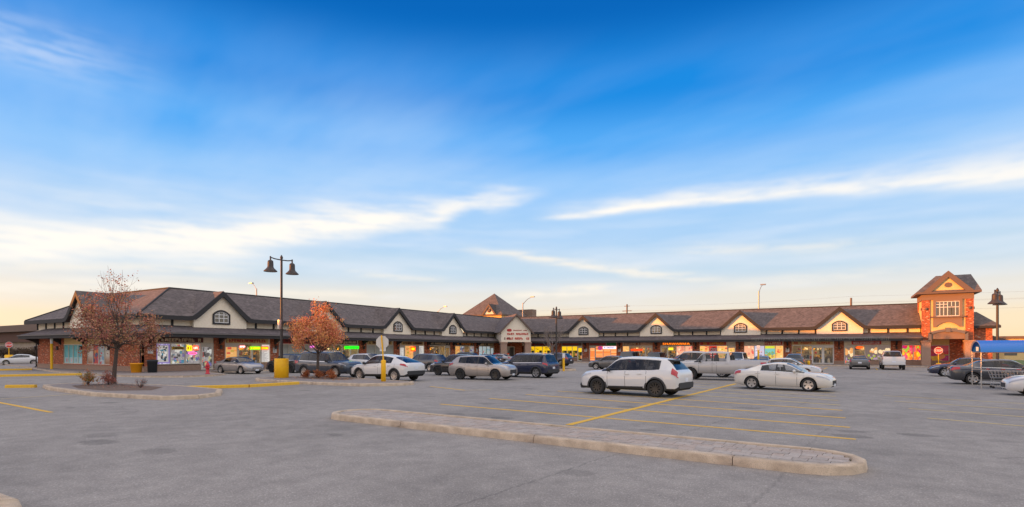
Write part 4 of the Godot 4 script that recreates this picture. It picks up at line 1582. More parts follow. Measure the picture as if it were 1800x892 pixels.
func build_far_wing() -> void:
	var o := thing("shop_wing", "long shop wing with brown sunlit roof and four dormers, facing the lot", "building", Vector3(-20, 0, WALL_Z))
	frame_of(o, Basis.IDENTITY, Vector3(0, 0, WALL_Z))
	var dorm := [-36.3, -24.3, -12.3, -0.25]
	long_slope(-50.6, 8.6, -55.8, 8.6, dorm, 2.75, M.shingle, o)
	roof_face([Vector3(8.6, EAVE, SET * 2 - OVER), Vector3(-55.8, EAVE, SET * 2 - OVER), Vector3(-55.8, RIDGE, SET), Vector3(8.6, RIDGE, SET)], Vector3.RIGHT, Vector3(0, RIDGE - EAVE, 5.2).normalized(), "roof", M.shingle, o)
	var st := S()
	tube(st, [Vector3(-55.8, RIDGE + 0.02, SET), Vector3(8.6, RIDGE + 0.02, SET)], [0.09], 6)
	put("ridge_cap", st, M.fascia, o)
	for c in dorm:
		dormer(o, c)
	eave_line(o, -50.0, 8.3, dorm)
	var posts := []
	var s := -49.0
	while s < 8.0:
		var clear := true
		for c in dorm:
			if absf(s - c) < 2.6:
				clear = false
		if clear:
			posts.append(s)
		s += 2.0
	upper_wall(o, -51.3, 8.3, posts)
	canopy(o, -46.6, 8.3, 2.5, 0.0, 0.0)
	st = S()
	box(st, Vector3(-51.3, 0.1, -3.75), Vector3(8.25, 4.7, -9.4))
	put("rear_wall", st, M.brick, o)
	var pc := [[-42.6, -40.5], [-36.7, -35.5], [-30.8, -29.8], [-25.0, -23.8], [-19.0, -18.0], [-13.0, -11.9], [-6.85, -5.85], [-0.85, 0.25], [5.3, 6.45]]
	for i in pc.size():
		pier(o, pc[i][0], pc[i][1], i in [1, 2, 6])
	shop(o, -47.2, -42.6, [[1.0, "menu/1"], [1.0, "menu/2"], [1.0, "menu/3"]], false, null, 0.55)
	shop(o, -40.5, -36.7, [[1.0, "menu_dark/1"], [1.0, "menu_dark/2"], [1.0, "menu_dark/3"], [0.95, "door:menu_dark/4"]], false, null, 0.55)
	shop(o, -35.5, -30.8, [[1.1, "door:orange/1"], [1.3, "orange/2"], [1.3, "orange/3"], [1.0, "orange/4"]], false, null, 0.55)
	shop(o, -29.8, -25.0, [[1.0, "peach/1"], [1.6, "glass"], [0.8, "glass"], [1.1, "door:glass"]], true, null, 0.55)
	shop(o, -23.8, -19.0, [[1.0, "door:glass"], [1.1, "glass"], [1.1, "pinkdots/1"], [1.0, "pinkdots/2"]], true, null, 0.55)
	shop(o, -18.0, -13.0, [[1.2, "peach/2"], [1.0, "redpaper/1"], [1.3, "peach/4"], [1.0, "door:peach/6"]], false, null, 0.55)
	shop(o, -11.9, -6.85, [[1.3, "pinkdots/4"], [1.3, "lilac/1"], [1.3, "scenic/1"], [1.0, "peach/7"]], false, null, 0.55)
	shop(o, -5.85, -0.85, [[1.0, "glass"], [1.1, "glass"], [1.1, "door:glass"], [1.1, "door:glass"]], true, M.white_frame)
	shop(o, 0.25, 5.3, [[1.1, "door:grocery/1"], [1.1, "glass"], [1.3, "grocery/2"], [1.3, "grocery/3"]], true, null, 0.55)
	shop(o, 6.45, 8.5, [[1.0, "fruit/1"], [0.8, "fruit/2"]], false, null, 0.55)
	# icicle lights along the eave by the grocery
	st = S()
	var r := RandomNumberGenerator.new()
	r.seed = 3
	var x := -10.5
	while x < 5.0:
		var l := r.randf_range(0.10, 0.42)
		tube(st, [Vector3(x, 3.56, 2.68), Vector3(x + 0.02, 3.56 - l, 2.68)], [0.012], 4, false)
		x += r.randf_range(0.14, 0.26)
	tube(st, [Vector3(-10.6, 3.57, 2.68), Vector3(-3.0, 3.55, 2.69), Vector3(5.0, 3.57, 2.68)], [0.015], 4)
	put("icicle_light_string", st, M.blind, o)
	frame_of(self, Basis.IDENTITY, Vector3(0, 0, WALL_Z))
	shop_sign("dark red sign with small letters above the yellow menu windows", -47.0, -42.8, 2.74, 3.22, M.trim_brown, M.letter_red, 21)
	shop_sign("dark brown sign above the menu windows behind the bare tree", -40.4, -36.9, 2.74, 3.22, M.trim_brown, M.letter_red, 22)
	shop_sign("brown red sign above the orange striped windows", -35.4, -32.6, 2.74, 3.22, M.trim_tan, M.letter_red, 23)
	shop_sign("plain green sign board at the end of the orange striped windows", -32.5, -30.9, 2.72, 3.28, mat(lin(0.02, 0.20, 0.05), 0.5), mat(lin(0.03, 0.30, 0.08), 0.5), 24)
	shop_sign("rust sign with pale letters above the shop with the orange banner", -29.6, -26.9, 2.74, 3.22, mat(lin(0.30, 0.09, 0.03), 0.6), M.letter_cream, 25)
	shop_sign("blank peach sign board beside the rust sign", -26.8, -25.1, 2.76, 3.18, mat(lin(0.75, 0.45, 0.28), 0.6), mat(lin(0.72, 0.42, 0.26), 0.6), 26)
	shop_sign("dark board with glowing orange letters reading SHAWARMA", -23.7, -19.1, 2.72, 3.26, mat(lin(0.22, 0.07, 0.025), 0.6), glow_mat(Color(1.0, 0.50, 0.10), 0.9), 27, "SHAWARMA")
	shop_sign("red sign with yellow strokes above the window with the red octagon", -17.9, -14.3, 2.74, 3.22, M.sign_red, mat(lin(0.8, 0.45, 0.03), 0.5), 28)
	shop_sign("short red sign with pale strokes above the lilac poster", -9.2, -7.0, 2.74, 3.20, M.sign_red, M.letter_cream, 29)
	shop_sign("long cream sign with tall red letters above the wide glass entrance", -5.8, -1.0, 2.72, 3.26, M.stucco_gold, M.sign_red, 30)
	shop_sign("red web address sign with white letters above the grocery windows", 1.1, 4.3, 2.76, 3.22, M.sign_red, M.sign_white, 31, "WWW.APUBGOCERY.COM")
	lit_sign("lit white sign with violet letters in the orange striped window", -32.0, 2.36, 2.2, 0.36, glow_mat(Color(0.9, 0.88, 0.95), 0.9), mat(lin(0.12, 0.08, 0.5), 0.5), false, 31)
	lit_sign("round magenta lit sign in the orange striped window", -33.6, 2.28, 0.85, 0.62, glow_mat(Color(0.70, 0.10, 0.50), 0.6), M.sign_white, true, 32)
	lit_sign("orange lit banner across the glass beneath the rust sign", -27.5, 2.0, 1.9, 0.32, glow_mat(Color(0.95, 0.25, 0.03), 0.8), null)
	lit_sign("small yellow lit sign in the shawarma shop window", -22.2, 2.15, 0.7, 0.36, glow_mat(Color(0.95, 0.85, 0.2), 0.8), null)
	lit_sign("red octagon reading STOP printed on the peach window", -16.0, 1.98, 1.0, 0.95, M.sign_red, M.sign_white, true, 33, "STOP")
	lit_sign("orange lit oval sign in the grocery window", 2.0, 2.30, 0.9, 0.36, glow_mat(Color(0.98, 0.35, 0.08), 0.8), null, true)
	XF = Transform3D.IDENTITY


func build_entrance() -> void:
	# gabled entrance in the inner corner
	var zf := -78.0
	var c := -45.9
	var o := thing("entrance_gable", "tall cream gabled entrance with stone columns in the inner corner", "building", Vector3(c, 0, zf), PI / 4)
	XF = Transform3D.IDENTITY
	var hw := 2.5
	var st := S()
	prism(st, PackedVector2Array([Vector2(-hw, 3.30), Vector2(hw, 3.30), Vector2(hw, 5.05), Vector2(0, 7.62), Vector2(-hw, 5.05)]), Vector3(0, 0, -0.4), Vector3.RIGHT, Vector3.UP, Vector3(0, 0, 0.4))
	box(st, Vector3(-hw, 3.3, -5.5), Vector3(-hw + 0.3, 5.05, -0.4))
	box(st, Vector3(hw - 0.3, 3.3, -5.5), Vector3(hw, 5.05, -0.4))
	put("gable_wall", st, M.stucco, o)
	var sl := Vector3(2.95, 2.95, 0).normalized()
	roof_face([Vector3(-2.95, 4.85, 0.45), Vector3(0, 7.92, 0.45), Vector3(0, 7.92, -10.0), Vector3(-2.95, 4.85, -10.0)], Vector3(0, 0, 1), sl, "roof_slope", M.shingle, o)
	roof_face([Vector3(0, 7.92, 0.45), Vector3(2.95, 4.85, 0.45), Vector3(2.95, 4.85, -10.0), Vector3(0, 7.92, -10.0)], Vector3(0, 0, 1), Vector3(-sl.x, sl.y, 0), "roof_slope", M.shingle, o)
	for s in [-1.0, 1.0]:
		st = S()
		prism(st, PackedVector2Array([Vector2(0, 7.90), Vector2(s * 2.95, 4.83), Vector2(s * 2.95, 4.52), Vector2(0, 7.58)]), Vector3(0, 0, 0.34), Vector3.RIGHT, Vector3.UP, Vector3(0, 0, 0.10))
		put("rake_board", st, M.trim_brown, o)
		st = S()
		box(st, Vector3(s * (hw - 0.95), 0.14, -0.85), Vector3(s * (hw + 0.05), 3.05, 0.10))
		put("stone_column", st, M.stone, o)
		st = S()
		box(st, Vector3(s * (hw - 1.05), 3.051, -0.95), Vector3(s * (hw + 0.14), 3.299, 0.18))
		put("column_cap", st, M.stone, o)
	st = S()
	box(st, Vector3(-hw, 0.12, -5.8), Vector3(hw, 3.4, -5.5))
	put("rear_wall", st, M.brick, o)
	st = S()
	box(st, Vector3(-1.4, 0.16, -5.499), Vector3(1.1, 2.6, -5.4))
	put("door_frame", st, M.frame, o)
	for i in 2:
		st = S()
		box(st, Vector3(-1.28 + i * 1.2, 0.26, -5.399), Vector3(-0.22 + i * 1.2, 2.45, -5.36))
		put("door", st, M.pane_dark, o)
	strokes("lettering", 3.6, 0.30, Vector3(0.3, 4.62, 0.01), M.sign_red, o, 12, 61)
	strokes("lettering", 3.9, 0.36, Vector3(0.35, 3.86, 0.01), M.sign_red, o, 14, 62)
	strokes("lettering", 1.0, 0.36, Vector3(-1.5, 3.86, 0.02), M.letter_dark, o, 4, 63)
	strokes("lettering", 2.4, 0.12, Vector3(0.7, 5.22, 0.01), M.letter_red, o, 18, 64)
	st = S()
	var ring := PackedVector2Array()
	for i in 18:
		ring.append(Vector2(cos(TAU * i / 18) * 0.42, sin(TAU * i / 18) * 0.24))
	prism(st, ring, Vector3(-1.15, 5.22, 0.0), Vector3.RIGHT, Vector3.UP, Vector3(0, 0, 0.04))
	put("emblem", st, M.letter_red, o)
	XF = Transform3D.IDENTITY


func build_tower() -> void:
	var x0 := 8.3
	var x1 := 13.1
	var zf := -82.0
	var c := (x0 + x1) * 0.5
	var o := thing("corner_tower", "square brick and cream tower with gabled roof, glowing in the sun", "building", Vector3(c, 0, zf))
	frame_of(o, Basis.IDENTITY, Vector3(c, 0, zf))
	var hw := (x1 - x0) * 0.5
	var cw := 0.74
	var st := S()
	# shaft
	box(st, Vector3(-hw + 0.1, 3.3, -4.9), Vector3(hw - 0.1, 8.6, -0.12))
	put("shaft", st, M.stucco_gold, o)
	for s in [-1.0, 1.0]:
		for z in [0.0, -4.15]:
			st = S()
			box(st, Vector3(s * (hw - cw), 3.16, z - cw), Vector3(s * hw, 7.95, z))
			put("brick_corner", st, M.brick, o)
			st = S()
			box(st, Vector3(s * (hw - cw - 0.08), 0.14, z - cw - 0.08), Vector3(s * (hw + 0.08), 2.96, z + 0.08))
			put("stone_column", st, M.stone, o)
			st = S()
			box(st, Vector3(s * (hw - cw - 0.16), 2.961, z - cw - 0.16), Vector3(s * (hw + 0.16), 3.159, z + 0.16))
			put("column_cap", st, M.stone, o)
	# band under the roof and brown window surround
	st = S()
	box(st, Vector3(-hw - 0.03, 7.951, -5.05), Vector3(hw + 0.03, 8.65, 0.03))
	put("frieze", st, M.trim_tan, o)
	st = S()
	box(st, Vector3(-1.36, 5.95, -0.118), Vector3(-1.10, 8.0, 0.10))
	box(st, Vector3(1.10, 5.95, -0.118), Vector3(1.36, 8.0, 0.10))
	box(st, Vector3(-1.10, 7.75, -0.118), Vector3(1.10, 8.0, 0.10))
	put("window_surround", st, M.trim_tan, o)
	st = S()
	box(st, Vector3(-1.62, 5.82, -0.118), Vector3(1.62, 5.98, 0.22))
	put("window_sill", st, M.trim_brown, o)
	st = S()
	# apron with an arched lower edge
	var ap := PackedVector2Array([Vector2(-1.36, 5.82), Vector2(-1.36, 4.72), Vector2(-1.12, 4.72)])
	for i in 11:
		var t := -1.0 + 2.0 * i / 10.0
		ap.append(Vector2(t * 1.12, 4.72 + 0.55 * (1.0 - t * t) + (0.0 if absf(t) > 0.99 else 0.02)))
	ap.append(Vector2(1.36, 4.72))
	ap.append(Vector2(1.36, 5.82))
	prism(st, ap, Vector3(0, 0, -0.118), Vector3.RIGHT, Vector3.UP, Vector3(0, 0, 0.16))
	put("apron", st, M.trim_tan, o)
	# window with pale bars: six panes wide, the upper rows smaller
	var bars := S()
	for i in 7:
		var x := -1.10 + 2.20 * i / 6.0
		if i in [4]:
			box(bars, Vector3(x - 0.035, 7.15, -0.08), Vector3(x + 0.035, 7.75, 0.06))
		else:
			box(bars, Vector3(x - 0.035, 5.98, -0.08), Vector3(x + 0.035, 7.75, 0.06))
	for y in [6.02, 7.05, 7.40, 7.71]:
		box(bars, Vector3(-1.10, y - 0.035, -0.081), Vector3(1.10 if y != 7.40 else 0.0, y + 0.035, 0.055))
	put("glazing_bars", bars, M.white_frame, o)
	for i in 6:
		for j in 3:
			var x := -1.10 + 2.20 * i / 6.0
			var y0: float = [6.055, 7.085, 7.435][j]
			var y1: float = [7.015, 7.365, 7.675][j]
			if i >= 3 and j == 1:
				y1 = 7.675
			if i >= 3 and j == 2:
				continue
			var ps := S()
			quad(ps, Vector3(x + 0.035, y0, 0.0), Vector3(x + 0.33, y0, 0.0), Vector3(x + 0.33, y1, 0.0), Vector3(x + 0.035, y1, 0.0))
			put("pane", ps, M.pane_dark, o)
	# arched hood over the opening at street level
	st = S()
	var hood := PackedVector2Array()
	var aw := hw - cw + 0.18
	for i in 13:
		var t := -1.0 + 2.0 * i / 12.0
		hood.append(Vector2(t * aw, 4.05 + 0.42 * (1.0 - t * t)))
	for i in 13:
		var t := 1.0 - 2.0 * i / 12.0
		hood.append(Vector2(t * (aw - 0.28), 3.85 + 0.34 * (1.0 - t * t)))
	prism(st, hood, Vector3(0, 0, -0.1), Vector3.RIGHT, Vector3.UP, Vector3(0, 0, 0.55))
	box(st, Vector3(-aw, 3.16, -0.1), Vector3(-aw + 0.28, 4.05, 0.45))
	box(st, Vector3(aw - 0.28, 3.16, -0.1), Vector3(aw, 4.05, 0.45))
	box(st, Vector3(-0.22, 4.10, -0.1), Vector3(0.22, 4.62, 0.52))
	put("arched_hood", st, M.trim_grey, o)
	st = S()
	box(st, Vector3(-aw + 0.281, 3.30, -0.12), Vector3(aw - 0.281, 4.2, 0.30))
	put("fascia_panel", st, M.trim_tan, o)
	# recessed shop wall at street level
	st = S()
	box(st, Vector3(-hw + 0.2, 0.14, -3.2), Vector3(hw - 0.2, 0.7, -2.9))
	put("stone_sill_wall", st, M.stone, o)
	st = S()
	box(st, Vector3(0.55, 0.7, -3.2), Vector3(hw - 0.2, 3.3, -2.85))
	put("brickwork", st, M.brick, o)
	st = S()
	box(st, Vector3(-hw + 0.2, 2.62, -3.2), Vector3(0.55, 3.3, -2.9))
	put("upper_wall", st, M.stucco_gold, o)
	st = S()
	quad_uv(st, [Vector3(-hw + 0.2, 0.7, -2.95), Vector3(0.55, 0.7, -2.95), Vector3(0.55, 2.6, -2.95), Vector3(-hw + 0.2, 2.6, -2.95)], [Vector2(0, 1), Vector2(1, 1), Vector2(1, 0), Vector2(0, 0)])
	put("window_print", st, print_mat("fruit", 5), o)
	st = S()
	box(st, Vector3(-hw + 0.2, 2.55, -2.94), Vector3(0.55, 2.62, -2.88))
	box(st, Vector3(0.49, 0.7, -2.94), Vector3(0.55, 2.55, -2.88))
	put("window_frame", st, M.frame, o)
	# roof: ridge across, front gable with a round vent
	var ev := 8.65
	var r := hw + 0.62
	var top := 11.25
	var zb := -2.45
	st = S()
	box(st, Vector3(-r, ev, -5.05 - 0.6), Vector3(r, ev + 0.22, 0.62))
	put("eave_board", st, M.trim_brown, o)
	var up := Vector3(0, top - ev, -3.0).normalized()
	roof_face([Vector3(-r, ev + 0.22, 0.62), Vector3(r, ev + 0.22, 0.62), Vector3(r - 0.5, top - 0.2, zb), Vector3(-r + 2.2, top - 0.2, zb)], Vector3.RIGHT, up, "roof_slope", M.shingle, o)
	roof_face([Vector3(r, ev + 0.22, -5.65), Vector3(-r, ev + 0.22, -5.65), Vector3(-r + 2.2, top - 0.2, zb), Vector3(r - 0.5, top - 0.2, zb)], Vector3.RIGHT, Vector3(0, up.y, -up.z), "roof_slope", M.shingle, o)
	roof_face([Vector3(-r, ev + 0.22, -5.65), Vector3(-r, ev + 0.22, 0.62), Vector3(-r + 2.2, top - 0.2, zb)], Vector3(0, 0, 1), Vector3(2.2, 2.4, 0).normalized(), "roof_slope", M.shingle, o)
	roof_face([Vector3(r, ev + 0.22, 0.62), Vector3(r, ev + 0.22, -5.65), Vector3(r - 0.5, top - 0.2, zb)], Vector3(0, 0, 1), Vector3(-0.5, 2.4, 0).normalized(), "roof_slope", M.shingle, o)
	st = S()
	var gc := 0.0
	var gw := 2.35
	prism(st, PackedVector2Array([Vector2(gc - 1.7, ev + 0.3), Vector2(gc + 1.7, ev + 0.3), Vector2(gc, ev + 1.95)]), Vector3(0, 0, 0.3), Vector3.RIGHT, Vector3.UP, Vector3(0, 0, 0.1))
	put("gable_wall", st, M.stucco_gold, o)
	st = S()
	var disc_ := PackedVector2Array()
	for i in 20:
		disc_.append(Vector2(cos(TAU * i / 20) * 0.36, sin(TAU * i / 20) * 0.29))
	prism(st, disc_, Vector3(gc, ev + 0.98, 0.4), Vector3.RIGHT, Vector3.UP, Vector3(0, 0, 0.05))
	put("round_vent", st, M.trim_brown, o)
	for s in [-1.0, 1.0]:
		st = S()
		prism(st, PackedVector2Array([Vector2(gc, ev + 2.62), Vector2(gc + s * gw, ev + 0.22), Vector2(gc + s * (gw - 0.75), ev + 0.22), Vector2(gc, ev + 1.88)]), Vector3(0, 0, 0.38), Vector3.RIGHT, Vector3.UP, Vector3(0, 0, 0.26))
		put("rake_board", st, M.trim_brown, o)
		var sl := Vector3(gw, 2.4, 0).normalized()
		var a := Vector3(gc + s * gw, ev + 0.23, 0.64)
		var b := Vector3(gc, ev + 2.63, 0.64)
		var d := Vector3(gc, ev + 2.63, zb - 0.3)
		if s < 0.0:
			roof_face([a, b, d], Vector3(0, 0, 1), sl, "gable_roof", M.shingle, o)
		else:
			roof_face([b, a, d], Vector3(0, 0, 1), Vector3(-sl.x, sl.y, 0), "gable_roof", M.shingle, o)
	for s in [-1.0, 1.0]:
		st = S()
		lathe(st, [Vector2(0.0, 0.0), Vector2(0.16, 0.0), Vector2(0.16, 0.12), Vector2(0.0, 0.12)], Vector3(s * (hw - cw * 0.5), 6.9, 0.0), 10, Vector3.BACK)
		put("wall_medallion", st, M.trim_brown, o)
		st = S()
		lathe(st, [Vector2(0.0, 0.0), Vector2(0.16, 0.0), Vector2(0.16, 0.12), Vector2(0.0, 0.12)], Vector3(s * hw, 6.9, -0.4), 10, Vector3(s, 0, 0))
		put("wall_medallion", st, M.trim_brown, o)
	# lower block to the right behind the tower
	var k := thing("shop_block", "low brick block with a hipped roof beside the tower", "building", Vector3(14.0, 0, -86))
	frame_of(k, Basis.IDENTITY, Vector3(0, 0, -83.1))
	st = S()
	box(st, Vector3(13.2, 0.1, -9.0), Vector3(14.95, 4.55, 0.0))
	put("wall", st, M.brick, k)
	st = S()
	box(st, Vector3(13.2, 4.55, -9.6), Vector3(15.6, 4.82, 0.6))
	put("eave_board", st, M.fascia, k)
	roof_face([Vector3(9, 4.82, 0.6), Vector3(15.6, 4.82, 0.6), Vector3(14.1, 6.65, -3.6), Vector3(9, 6.65, -3.6)], Vector3.RIGHT, Vector3(0, 0.5, -0.85), "roof", M.shingle, k)
	roof_face([Vector3(15.6, 4.82, 0.6), Vector3(15.6, 4.82, -9.6), Vector3(14.1, 6.65, -3.6)], Vector3(0, 0, 1), Vector3(-0.7, 0.7, 0), "roof", M.shingle, k)
	roof_face([Vector3(15.6, 4.82, -9.6), Vector3(9, 4.82, -9.6), Vector3(9, 6.65, -3.6), Vector3(14.1, 6.65, -3.6)], Vector3.RIGHT, Vector3(0, 0.5, 0.85), "roof", M.shingle, k)
	st = S()
	box(st, Vector3(14.96, 0.14, -9.0), Vector3(16.6, 2.7, -3.2))
	put("annex_wall", st, M.stucco_gold, k)
	roof_face([Vector3(14.96, 3.9, -2.6), Vector3(14.96, 3.9, -9.4), Vector3(17.6, 2.9, -9.4), Vector3(17.6, 2.9, -2.6)], Vector3(0, 0, 1), Vector3(-0.9, 0.4, 0), "annex_roof", M.shingle, k)
	st = S()
	prism(st, PackedVector2Array([Vector2(14.97, 2.7), Vector2(17.6, 2.7), Vector2(17.6, 2.89), Vector2(14.97, 3.88)]), Vector3(0, 0, -2.62), Vector3.RIGHT, Vector3.UP, Vector3(0, 0, 0.06))
	put("annex_gable", st, M.trim_brown, k)
	XF = Transform3D.IDENTITY


func build_pyramid() -> void:
	var o := thing("pyramid_roof_building", "building with a tall brown pyramid roof rising behind the entrance", "building", Vector3(-72.0, 0, -112))
	frame_of(o, Basis.IDENTITY, Vector3(-72.0, 0, -112))
	var st := S()
	box(st, Vector3(-5.3, 0, -5.3), Vector3(5.3, 9.9, 5.3))
	put("wall", st, M.stucco_gold, o)
	var h := 15.6
	var e := 10.2
	var w := 5.8
	for s in [[Vector3(-w, e, w), Vector3(w, e, w), Vector3.RIGHT, Vector3(0, 0.6, -0.8)], [Vector3(w, e, w), Vector3(w, e, -w), Vector3.BACK, Vector3(-0.8, 0.6, 0)], [Vector3(w, e, -w), Vector3(-w, e, -w), Vector3.RIGHT, Vector3(0, 0.6, 0.8)], [Vector3(-w, e, -w), Vector3(-w, e, w), Vector3.BACK, Vector3(0.8, 0.6, 0)]]:
		roof_face([s[0], s[1], Vector3(0, h, 0)], s[2], s[3], "roof_slope", M.shingle, o)
	st = S()
	box(st, Vector3(-w, e - 0.3, -w), Vector3(w, e - 0.001, w))
	put("eave_board", st, M.trim_brown, o)
	st = S()
	box(st, Vector3(-8.2, 0.0, -8.0), Vector3(7.2, 11.9, -5.9))
	put("parapet", st, M.trim_tan, o)
	# little gabled dormer with a round vent on the face towards the lot
	var d := part("dormer", o)
	st = S()
	prism(st, PackedVector2Array([Vector2(-1.5, e), Vector2(1.5, e), Vector2(0, e + 1.9)]), Vector3(2.4, 0, w - 0.2), Vector3.RIGHT, Vector3.UP, Vector3(0, 0, 0.3))
	put("gable_wall", st, M.stucco, d)
	st = S()
	lathe(st, [Vector2(0.0, 0.0), Vector2(0.48, 0.0), Vector2(0.48, 0.1), Vector2(0.0, 0.1)], Vector3(2.4, e + 0.85, w + 0.1), 14, Vector3.BACK)
	put("round_vent", st, M.trim_brown, d)
	for s in [-1.0, 1.0]:
		st = S()
		prism(st, PackedVector2Array([Vector2(0, e + 2.4), Vector2(s * 2.0, e - 0.1), Vector2(s * 1.5, e - 0.1), Vector2(0, e + 1.8)]), Vector3(2.4, 0, w + 0.1), Vector3.RIGHT, Vector3.UP, Vector3(0, 0, 0.3))
		put("rake_board", st, M.trim_brown, d)
		st = S()
		tri(st, Vector3(2.4, e + 2.4, w + 0.4), Vector3(2.4 + s * 2.0, e - 0.1, w + 0.4), Vector3(2.4, e + 2.4, w - 2.6))
		put("roof_slope", st, M.shingle, d)
	XF = Transform3D.IDENTITY


func build_background() -> void:
	# long flat-roofed store at the left, seen past the corner
	var o := thing("far_store", "long low store with a brown flat roof band at the far left", "building", Vector3(-155, 0, -50))
	frame_of(o, Basis.IDENTITY, Vector3(0, 0, 0))
	var st := S()
	box(st, Vector3(-215, 0, -60), Vector3(-97, 3.4, -41))
	put("wall", st, M.far_wall, o)
	st = S()
	box(st, Vector3(-216, 3.4, -61), Vector3(-96.5, 5.3, -40.4))
	put("roof_band", st, M.far_roof, o)
	st = S()
	box(st, Vector3(-217, 5.3, -62), Vector3(-96, 6.5, -39.6))
	put("parapet", st, M.trim_brown, o)
	for i in 6:
		piece("window", Vector3(-205 + i * 16, 1.0, -41.0), Vector3(-199 + i * 16, 2.7, -40.94), M.pane_dark, o)
	XF = Transform3D.IDENTITY
	var u := thing("far_store", "pale rooftop block showing above the brown roof band", "building", Vector3(-140, 0, -110))
	st = S()
	boxc(st, Vector3(0, 5, 0), Vector3(16, 10, 10))
	put("wall", st, M.far_wall, u)
	st = S()
	boxc(st, Vector3(6.4, 10.4, 2.0), Vector3(3.2, 1.0, 3.0))
	put("parapet", st, M.trim_tan, u)
	# an unseen long store added beyond the left edge: its shadow covers the lot
	var w := thing("unseen_store", "unseen long store added beyond the left edge to shade the lot", "building", Vector3(-120, 0, 50))
	st = S()
	box(st, Vector3(-8, 0, -47), Vector3(10, 9.0, 60))
	put("wall", st, M.far_wall, w)
	st = S()
	box(st, Vector3(-8.5, 9.0, -47.5), Vector3(10.5, 9.6, 60.5))
	put("parapet", st, M.trim_brown, w)
	w = thing("unseen_store", "huge unseen store added far left to shade the brown roofed store", "building", Vector3(-250, 0, 10))  # unseen block, added to put the far store in shade
	st = S()
	box(st, Vector3(-15, 0, -62), Vector3(15, 15.4, 90))
	put("wall", st, M.far_wall, w)
	st = S()
	box(st, Vector3(-15.5, 15.4, -62.5), Vector3(15.5, 16.2, 90.5))
	put("parapet", st, M.trim_brown, w)
	# low building with lit windows far right
	var g := thing("far_store", "far cream store with sunlit windows behind the cart shelter", "building", Vector3(50, 0, -150))
	st = S()
	box(st, Vector3(-26, 0, -5), Vector3(60, 4.2, 6))
	put("wall", st, M.stucco_gold, g)
	st = S()
	box(st, Vector3(-26.5, 4.2, -5.5), Vector3(60.5, 4.7, 6.5))
	put("roof_band", st, M.trim_brown, g)
	for i in 16:
		piece("window", Vector3(-24 + i * 5, 0.9, 6.0), Vector3(-20.4 + i * 5, 3.2, 6.06), M.pane_dark, g)
	XF = Transform3D.IDENTITY


# ---------------------------------------------------------------- cars
# a station is [x, y of the sill, y of the belt line, y of the top, half width, half width of the top edge, kind of the segment to the next station]
# kinds: b body, g side glass, p pillar, w windscreen, r rear window, t open pickup bed
func ring_of(k: Array) -> Array:
	var x: float = k[0]
	var yb: float = k[1]
	var yl: float = k[2]
	var yt: float = k[3]
	var w: float = k[4]
	var wt: float = k[5]
	var bed_: bool = k[6] == "t"
	var h := yl - yb
	var crown := minf(0.05, maxf(0.012, (yt - yl) * 0.12))
	var p5 := Vector3(x, yl, w * 0.945)
	var p8 := Vector3(x, yt - crown, wt)
	var out := [Vector3(x, yb, 0), Vector3(x, yb, w * 0.84), Vector3(x, yb + minf(0.10, h * 0.2), w * 0.955), Vector3(x, yb + h * 0.40, w * 0.995), Vector3(x, yb + h * 0.80, w), p5, p5.lerp(p8, 0.08), p5.lerp(p8, 0.90), p8, Vector3(x, yt - crown * 0.2, wt * 0.72), Vector3(x, yt, 0)]
	if bed_:
		out[8] = Vector3(x, yt, w * 0.90)
		out[6] = p5.lerp(out[8], 0.3)
		out[7] = p5.lerp(out[8], 0.8)
		out[9] = Vector3(x, yt - 0.02, w * 0.84)
		out[10] = Vector3(x, yt - 0.03, 0)
	return out


func sample(keys: Array, x: float) -> Array:
	# smooth, never overshooting curves through the key stations
	for i in keys.size() - 1:
		if x >= keys[i][0] - 0.00001 and x < keys[i + 1][0] - 0.00001:
			var h: float = keys[i + 1][0] - keys[i][0]
			var t: float = (x - keys[i][0]) / h
			var out := []
			for j in 6:
				var y0: float = keys[i][j]
				var y1: float = keys[i + 1][j]
				if j == 0:
					out.append(lerpf(y0, y1, t))
					continue
				var m0 := slope_at(keys, i, j) * h
				var m1 := slope_at(keys, i + 1, j) * h
				var t2 := t * t
				var t3 := t2 * t
				out.append((2 * t3 - 3 * t2 + 1) * y0 + (t3 - 2 * t2 + t) * m0 + (3 * t2 - 2 * t3) * y1 + (t3 - t2) * m1)
			out.append(keys[i][6])
			return out
	return keys[-1].duplicate()


func slope_at(keys: Array, i: int, j: int) -> float:
	if i == 0 or i == keys.size() - 1:
		return 0.0
	var h0: float = keys[i][0] - keys[i - 1][0]
	var h1: float = keys[i + 1][0] - keys[i][0]
	var d0: float = (keys[i][j] - keys[i - 1][j]) / h0
	var d1: float = (keys[i + 1][j] - keys[i][j]) / h1
	if d0 * d1 <= 0.0:
		return 0.0
	return 2.0 * d0 * d1 / (d0 + d1)


